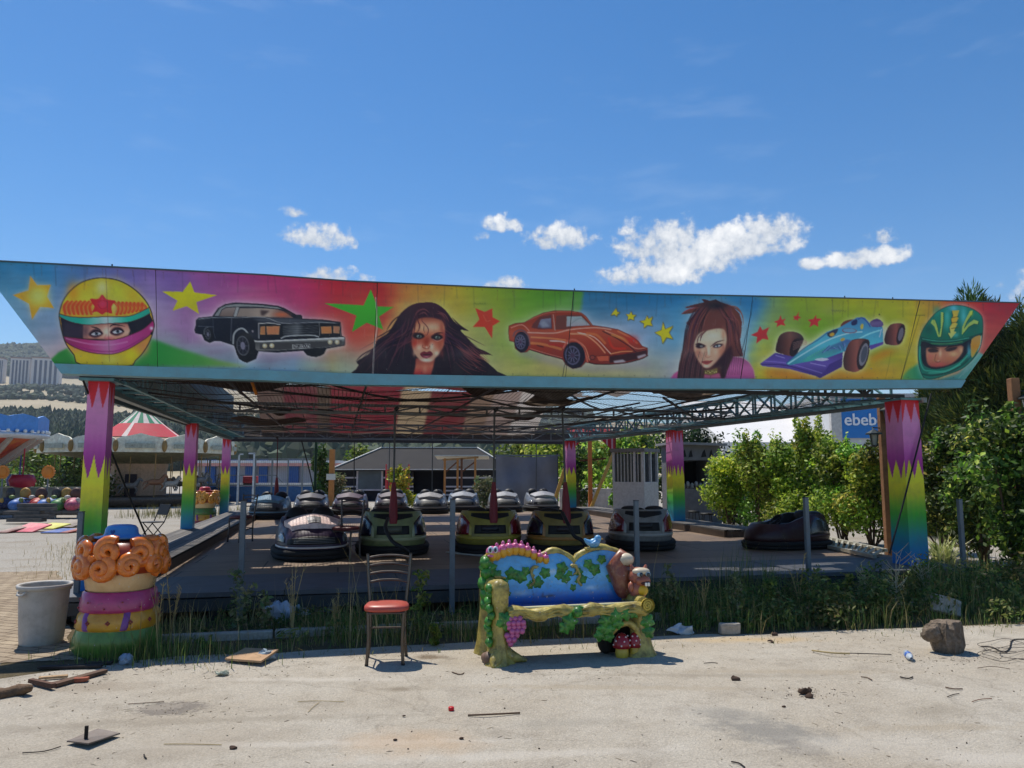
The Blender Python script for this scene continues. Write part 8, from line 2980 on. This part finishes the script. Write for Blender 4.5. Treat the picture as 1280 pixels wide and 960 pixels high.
def bush_blobs(w,d,h,k,seed,low=.25):
 r=random.Random(seed)
 out=[]
 for i in range(k):
  z=h*(low+(.94-low)*(i+.5)/k)+r.uniform(-.1,.1)
  s=(1-.45*(z/h)**2)
  a=r.uniform(0,2*PI)
  q=r.uniform(.15,.75)
  rad=r.uniform(.22,.36)*w
  out.append(((q*w*.55*s*math.cos(a),q*d*.55*s*math.sin(a),min(z,h-rad*.5)),(rad,rad*.9,rad*r.uniform(.6,1.0))))
 for i in range(k):
  a,q=r.uniform(0,2*PI),r.uniform(.1,.5)
  z=h*r.uniform(.8,1.02)
  out.append(((q*w*.6*math.cos(a),q*d*.6*math.sin(a),z),(.07*w,.07*w,.16*h*r.uniform(.6,1.1))))
 return out
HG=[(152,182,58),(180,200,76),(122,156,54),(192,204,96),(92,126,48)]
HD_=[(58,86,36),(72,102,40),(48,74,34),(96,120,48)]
G_='leafy shrubs along the right side'
SH=[(912,20.5,1.5,2.25,'leafy shrub beside the snack stall, leftmost of the green hedge'),(945,19.5,1.6,2.75,'tall light green shrub in front of the white hall, left part of the hedge'),(983,18.8,1.5,2.55,'leafy shrub behind the dark red bumper car'),(1018,18.0,1.5,3.0,'tallest light green shrub of the hedge, before the white hall'),(1052,17.2,1.4,2.5,'light green shrub below the white pilaster of the hall'),(1086,16.4,1.4,2.25,'green shrub around the left timber lamp post'),(1126,16.0,1.3,2.5,'shrub directly behind the front right pillar'),(1178,14.2,1.5,2.3,'shady shrub just right of the front right pillar'),(1222,13.0,1.4,2.2,'lower shrub in the shade below the dark conifer'),(1262,10.9,1.6,2.35,'large leaved shrub at the right edge under the lantern'),(1312,10.6,1.6,2.35,'shrub cut by the right picture edge')]
for i,(px,Yd,w,h,lab)in enumerate(SH):
 q=at(px,590,Yd)
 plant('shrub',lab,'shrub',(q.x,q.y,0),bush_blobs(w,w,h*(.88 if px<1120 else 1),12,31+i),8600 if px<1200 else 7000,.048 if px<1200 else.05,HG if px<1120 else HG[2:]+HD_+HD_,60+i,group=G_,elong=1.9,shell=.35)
CN=[(1236,18.5,2.7,6.0,'tall dark conifer behind the right end of the sign board'),(1300,17.5,2.4,5.3,'dark conifer at the right picture edge'),(1180,20.0,1.7,4.6,'smaller dark conifer behind the front right pillar')]
for i,(px,Yd,w,h,lab)in enumerate(CN):
 q=at(px,590,Yd)
 r=random.Random(i)
 bl=[]
 for k in range(26):
  z=h*(.08+.86*k/25)
  s=(1-(z/h)**1.6)*.55+.10
  a=k*2.4
  bl.append(((w*.5*s*math.cos(a),w*.5*s*math.sin(a),z),(w*.5*s+.16,w*.5*s+.16,.6)))
 plant('conifer',lab,'conifer',(q.x,q.y,0),bl,60000,.034,[(62,82,42),(50,70,38),(84,100,46),(116,122,54)],90+i,trunk=(.14,h*.9),m=leafd,group='dark conifers behind the ride',elong=6.5,shell=.2,up=.2,axis=1.0)
BT=[(862,27,3.2,3.1,'dark clipped evergreen hedge block behind the snack stall','hedge',[(44,62,34),(36,54,30)],.09,4200),(800,32,2.6,3.3,'sunlit bushy tree behind the ticket booth','tree',HG,.12,2600),(752,36,3.6,3.0,'light green tree behind the striped awning','tree',HG,.13,2600),(722,30,1.2,2.6,'slim climbing shrub between the awning posts','shrub',HD_,.09,1400),(775,28,1.0,2.7,'creeper covered shrub left of the ticket booth','shrub',HG,.09,1800),(690,47,4.5,3.8,'broad green tree behind the grey tarpaulin','tree',HG,.16,2600),(640,50,3.4,3.4,'yellow green tree right behind the tent roof','tree',[(130,140,56),(110,128,50)],.16,1800),(452,52,2.2,3.3,'small light green tree behind the left tent corner','tree',[(124,146,56),(100,128,48)],.14,1300),(403,36.5,1.2,2.65,'slim dark green cypress left of the tent','cypress',[(74,108,44),(92,122,50),(60,92,40)],.09,2600),(424,37,1.5,1.4,'pale dusty shrub at the left tent corner','shrub',[(140,140,96),(120,126,80),(100,112,66)],.08,1600),(502,34.5,1.35,1.75,'golden conifer in front of the tent','conifer',[(190,180,50),(150,156,44),(120,140,40)],.08,2800),(30,34,5.0,1.25,'low green hedge behind the kiddie ride','hedge',[(88,112,50),(70,96,44),(110,126,64)],.11,3000),(90,36,4.0,1.6,'yellowish shrub row behind the left pillar','hedge',[(128,140,62),(104,122,52)],.11,2600),(48,60,5.2,3.4,'round yellow green tree before the forest at the left','tree',[(116,134,54),(98,120,48)],.2,1800),(96,64,5,3.2,'dull green tree beside the left pillar, before the forest','tree',HD_,.2,1800),(605,34,1.6,1.3,'dusty shrub before the right tent wall','shrub',[(88,104,66),(110,118,76)],.08,1500)]
for i,(px,Yd,w,h,lab,cat,cols,sz,n)in enumerate(BT):
 q=at(px,590,Yd)
 plant({'tree':'leafy_tree','hedge':'hedge','shrub':'small_shrub','cypress':'cypress','conifer':'golden_conifer'}[cat],lab,cat,(q.x,q.y,0),bush_blobs(w,min(w,2.4),h,9,131+i,low=.3 if cat=='tree' else.15),n,sz,cols,160+i,trunk=(.1,h*.6)if cat=='tree' else None,shell=.3)
# grass and weeds
def blades(n,fn,hmin,hmax,wid,cols,seed,lean=.35,seg=2):
 """bent grass blades; fn(rng, n) -> xy positions and height factor"""
 r=np.random.default_rng(seed)
 xy,hf=fn(r,n)
 h=(hmin+(hmax-hmin)*r.random(n)**1.8)*hf
 a=r.uniform(0,2*PI,n)
 dx,dy=np.cos(a),np.sin(a)
 ln=h*lean*r.random(n)*1.4
 w=wid*(.5+r.random(n))
 px_,py_=-dy*w/2,dx*w/2
 b0=np.stack([xy[:,0],xy[:,1],np.zeros(n)],-1)
 side=np.stack([px_,py_,np.zeros(n)],-1)
 mid=b0+np.stack([dx*ln*.35,dy*ln*.35,h*.6],-1)
 tip=b0+np.stack([dx*ln,dy*ln,h*(1-.12*ln/np.maximum(h,.01))],-1)
 V=np.stack([b0-side,b0+side,mid+side*.75,mid-side*.75,tip+side*.12,tip-side*.12],1).reshape(-1,3)
 k=np.arange(n)[:,None]*6
 F_=np.concatenate([k+np.array([0,1,2,3]),k+np.array([3,2,4,5])])
 c=np.array([rgb(x)[:3]for x in cols])[r.choice(len(cols),n)]*(.65+.7*r.random((n,1)))
 return V,F_,np.repeat(c,6,axis=0)
def strip_pos(u0,u1,v0f,v1f,dens=None):
 def f(r,n):
  u=r.uniform(u0,u1,n)
  v=np.array([v0f(x)for x in u])+(np.array([v1f(x)for x in u])-np.array([v0f(x)for x in u]))*r.random(n)
  cl=np.array([mnoise.noise(Vector((a_*.9,b_*.9,7)))for a_,b_ in zip(u,v)])
  keepf=np.clip(.62+cl*1.9,.10,1.7)
  if dens is not None:
   keepf=keepf*np.array([dens(x)for x in u])
  X=u*CA-v*SA
  Y=RY+u*SA+v*CA
  return np.stack([X,Y],-1),keepf
 return f
grassm=vmat('grass_blade',rough=.6,spec=.3,dirt=(150,140,90),dirt_amt=.1,scale=2,translucent=.3)
front=lambda u:.09*math.sin(u*5.1)+.07*math.sin(u*11.3+1)+float(np.interp(u,[-5,-3.6,-2,0,3,6,9.4,12],[-2.0,-1.66,-1.56,-1.66,-1.86,-2.2,-2.55,-2.6]))
GC=[(80,110,50),(98,124,56),(66,94,46),(126,134,70),(142,136,84),(108,128,64)]
GS=[(168,150,100),(150,136,88),(120,118,70),(186,170,122)]
parts_=[blades(24000,strip_pos(-3.9,12,front,lambda u:.0,lambda u:np.interp(u,[-4.8,-2.9,-2.4,0,1.0,4,12],[.3,.4,.75,.85,1.15,1.4,1.3])),.04,.40,.007,GC,1),blades(4200,strip_pos(-3.7,12,lambda u:front(u)-.12,lambda u:-.1),.15,.55,.005,GS,2,lean=.65),blades(700,strip_pos(-3.5,11.5,lambda u:front(u)-.55,lambda u:front(u)+.1),.02,.14,.006,GC+GS,11,lean=.8),blades(500,strip_pos(-3.5,11.5,lambda u:front(u)+.2,lambda u:-.2),.4,.85,.005,GS,12,lean=.5),blades(5200,strip_pos(6.3,12,lambda u:-1.4,lambda u:2.2),.08,.42,.010,GC+GS,3),blades(700,lambda r,n:(np.stack([-3.2+.32*r.normal(size=n),6.85+.14*r.normal(size=n)],-1),np.ones(n)),.04,.26,.006,GC,4),blades(1400,lambda r,n:(np.stack([r.uniform(-10.5,-6.5,n),r.uniform(8.6,10.1,n)],-1),np.ones(n)),.03,.10,.008,GC,5)]
off=0
VV,FF,CC=[],[],[]
for V,F_,C_ in parts_:
 VV.append(V)
 FF.append(F_+off)
 CC.append(C_)
 off+=len(V)
o=np_mesh('weed_grass',np.concatenate(VV),np.concatenate(FF),grassm,None,np.concatenate(CC))
tag(o,None,None,None,'stuff')
rc=random.Random(8)
bl=[]
for k in range(190):
 u=rc.uniform(-3.6,11)if k%3 else rc.uniform(1.2,7)
 f0=front(u)
 v=f0+.15+(0-f0-.15)*rc.random()
 s_=rc.uniform(.06,.2)*(.8 if u<1 else 1.25)
 p=R(u,v)
 bl.append(((p.x,p.y,s_*.5),(s_*1.3,s_*1.3,s_*.9)))
for k in range(70):
 u,s_=rc.uniform(2.6,6.6),rc.uniform(.06,.15)
 p=R(u,rc.uniform(-1.7,-.25))
 bl.append(((p.x,p.y,rc.uniform(.12,.42)),(s_*1.2,s_*1.2,s_*1.5)))
V,F_,C_=leaf_cloud(bl,36000,.026,GC+[(150,150,90),(120,132,70)],77,elong=2.2,shell=.25,up=.6)
V[:,2]=np.maximum(V[:,2],.01)
o=np_mesh('weed_clumps',V,F_,leafm,None,C_)
tag(o,None,None,None,'stuff')
parts_=[blades(1100,lambda r,n:((lambda s:np.stack([-9.5+3.2*s+.5*r.normal(size=n),17.5-5.5*s+.5*r.normal(size=n)],-1))(r.random(n)),np.ones(n)),.04,.22,.006,GS,6,lean=.7),blades(2600,lambda r,n:(np.stack([r.uniform(-14,4,n),r.uniform(26.5,30,n)],-1),np.ones(n)),.1,.5,.016,[(150,140,100),(130,126,80),(120,120,70)],7),blades(1200,lambda r,n:(np.stack([r.uniform(-20,-15,n),r.uniform(19,23,n)],-1),np.ones(n)),.05,.25,.02,GS,8)]
off=0
VV,FF,CC=[],[],[]
for V,F_,C_ in parts_:
 VV.append(V)
 FF.append(F_+off)
 CC.append(C_)
 off+=len(V)
o=np_mesh('dry_grass',np.concatenate(VV),np.concatenate(FF),grassm,None,np.concatenate(CC))
tag(o,None,None,None,'stuff')
def tall_weed(px,yb,ytop,lab,kind,seed,name='tall_weed',grp='tall weeds in front of the platform'):
 p=on(px,yb)
 h=EYE-(ytop-590)*p.y/FPX if ytop>590 else EYE+(590-ytop)*p.y/FPX
 h=max(.15,h)
 r=random.Random(seed)
 t=thing(name,lab,'weed',(p.x,p.y,0),0,grp)
 b=MB()
 tips=[]
 ns={'straw':5,'herb':1,'thistle':2,'twiggy':4}[kind]
 for k in range(ns):
  dx,dy=r.uniform(-.16,.16)*h,r.uniform(-.1,.1)*h
  hh=h*(1 if k==0 else r.uniform(.6,1))
  pts=smooth_curve([(r.uniform(-.02,.02),r.uniform(-.02,.02),0),(dx*.3,dy*.3,hh*.5),(dx,dy,hh)],5)
  b.tube(pts,[.005*(1-.6*i/len(pts))for i in range(len(pts))],5)
  tips.append(pts)
  if kind=='twiggy':
   for q in range(8):
    i=r.randrange(3,len(pts))
    x,y,z=pts[i]
    s=r.uniform(.1,.3)*h
    a=r.uniform(0,6.28)
    b.tube([(x,y,z),(x+s*.6*math.cos(a),y+s*.6*math.sin(a),z+s*.5),(x+s*math.cos(a),y+s*math.sin(a),z+s*.9)],[.004,.003,.0015],4)
  if kind=='straw':
   for q in range(10):
    i=r.randrange(len(pts)//2,len(pts))
    x,y,z=pts[i]
    a=r.uniform(0,6.28)
    b.tube([(x,y,z),(x+.03*math.cos(a),y+.03*math.sin(a),z+.03)],[.003,.001],4)
 col={'straw':(170,150,100),'herb':(104,124,66),'thistle':(120,126,84),'twiggy':(176,168,140)}[kind]
 b.build('stem',mat('weed_stem_'+kind,col,rough=.9),t)
 if kind in('herb','thistle'):
  bl=[]
  for pts in tips:
   for i in range(2,len(pts)):
    x,y,z=pts[i]
    s=.09*h*(1.3-.5*i/len(pts))+.012
    for q in range(2):
     a=r.uniform(0,6.28)
     bl.append(((x+s*.7*math.cos(a),y+s*.7*math.sin(a),z),(s,s,s*.6)))
  cols=[(150,156,70),(124,140,60),(96,120,54)]if kind=='herb' else[(120,130,84),(98,112,70),(150,150,112)]
  V,F_,C_=leaf_cloud(bl,300,.026,cols,seed,elong=2.0,shell=.2)
  np_mesh('leaf',V,F_,leafm,t,C_)
TWD=[(525,790,712,'leafy yellow green herb right of the chrome chair','herb'),(838,775,705,'tall budding weed right of the squirrel on the bench','thistle'),(365,795,705,'pale seeded straw tuft left of the chrome chair','straw'),(300,790,712,'dark leafy weed beside the left grey post','thistle'),(213,805,690,'long pale stalks right of the curly litter bin','straw'),(196,812,720,'bent dry stalks in front of the curly litter bin','straw'),(330,795,735,'short leafy weed under the platform edge at the left','thistle'),(1120,765,690,'bare branching dry weed before the front right pillar','twiggy'),(1160,757,698,'second bare branching weed, right of the pillar foot','twiggy'),(1085,765,700,'pale dry weed left of the front right pillar','twiggy'),(1060,765,715,'bushy green weed before the ladder','herb'),(1000,770,690,'thin straw stalks before the dark red car','straw'),(915,780,715,'low dusty weed right of the bench','thistle'),(420,795,735,'thin stalk beside the white rubbish bags','straw'),(545,808,775,'tiny creeping herb at the shade line right of the chair','herb'),(1228,745,700,'seeded straw tuft at the far right strip','straw'),(1255,755,715,'dusty weed at the far right strip','thistle'),(880,778,720,'straw tuft right of the budding weed','straw'),(960,775,722,'green bushy weed in the middle of the right strip','herb')]
for i,(px,yb,yt,lab,kind)in enumerate(TWD):
 tall_weed(px,yb,yt,lab,kind,300+i)
p=on(1180,715)
t=thing('yucca_plant','bright spiky sunlit plant between the right pillar and the last grey post','plant',(p.x,p.y,0))
V,F_,C_=blades(130,lambda r,n:(r.normal(size=(n,2))*.07,np.ones(n)),.35,.7,.035,[(176,180,110),(140,156,84),(196,196,150)],9,lean=.9)
np_mesh('leaf',V,F_,grassm,t,C_)
r=np.random.default_rng(12)
n=1900
px=r.uniform(-40,1320,n)
py=800+160*r.random(n)**1.3
for i in range(700,n):
 cx,cy,sx_,sy_=[(85,848,45,9),(300,836,60,8),(1010,868,22,5),(1090,822,60,8),(1200,824,40,6),(700,842,90,6),(160,832,50,5),(480,822,120,5),(950,800,180,5),(213,888,45,7)][i%10]
 px[i],py[i]=r.normal(cx,sx_),max(796,r.normal(cy,sy_))
P_=np.array([on(a_,b_)for a_,b_ in zip(px,py)])
s=.0022+.006*r.random(n)**3
long_=np.where(r.random(n)<.3,r.uniform(4,12,n),1.0)
ang=r.uniform(0,PI,n)
V,F_,C_=[],[],[]
for i in range(n):
 ss_=min(s[i],.0028)if long_[i]>1 else s[i]
 v=ico_v*np.array([long_[i],r.uniform(.5,1),r.uniform(.3,.7)])*ss_
 ca_,sa_=math.cos(ang[i]),math.sin(ang[i])
 v=np.stack([v[:,0]*ca_-v[:,1]*sa_,v[:,0]*sa_+v[:,1]*ca_,v[:,2]],-1)+P_[i]+np.array([0,0,.006+ss_*.2])
 F_.append(ico_f+len(V)*len(ico_v))
 V.append(v)
 c=np.array(rgb([(120,106,88),(150,136,112),(84,74,64),(176,164,142)][i%4])[:3])
 C_.append(np.repeat(c[None],len(v),0))
o=np_mesh('grit',np.concatenate(V),np.concatenate(F_),vmat('grit_paint',rough=.9,dirt_amt=0.0),None,np.concatenate(C_))
tag(o,None,None,None,'stuff')
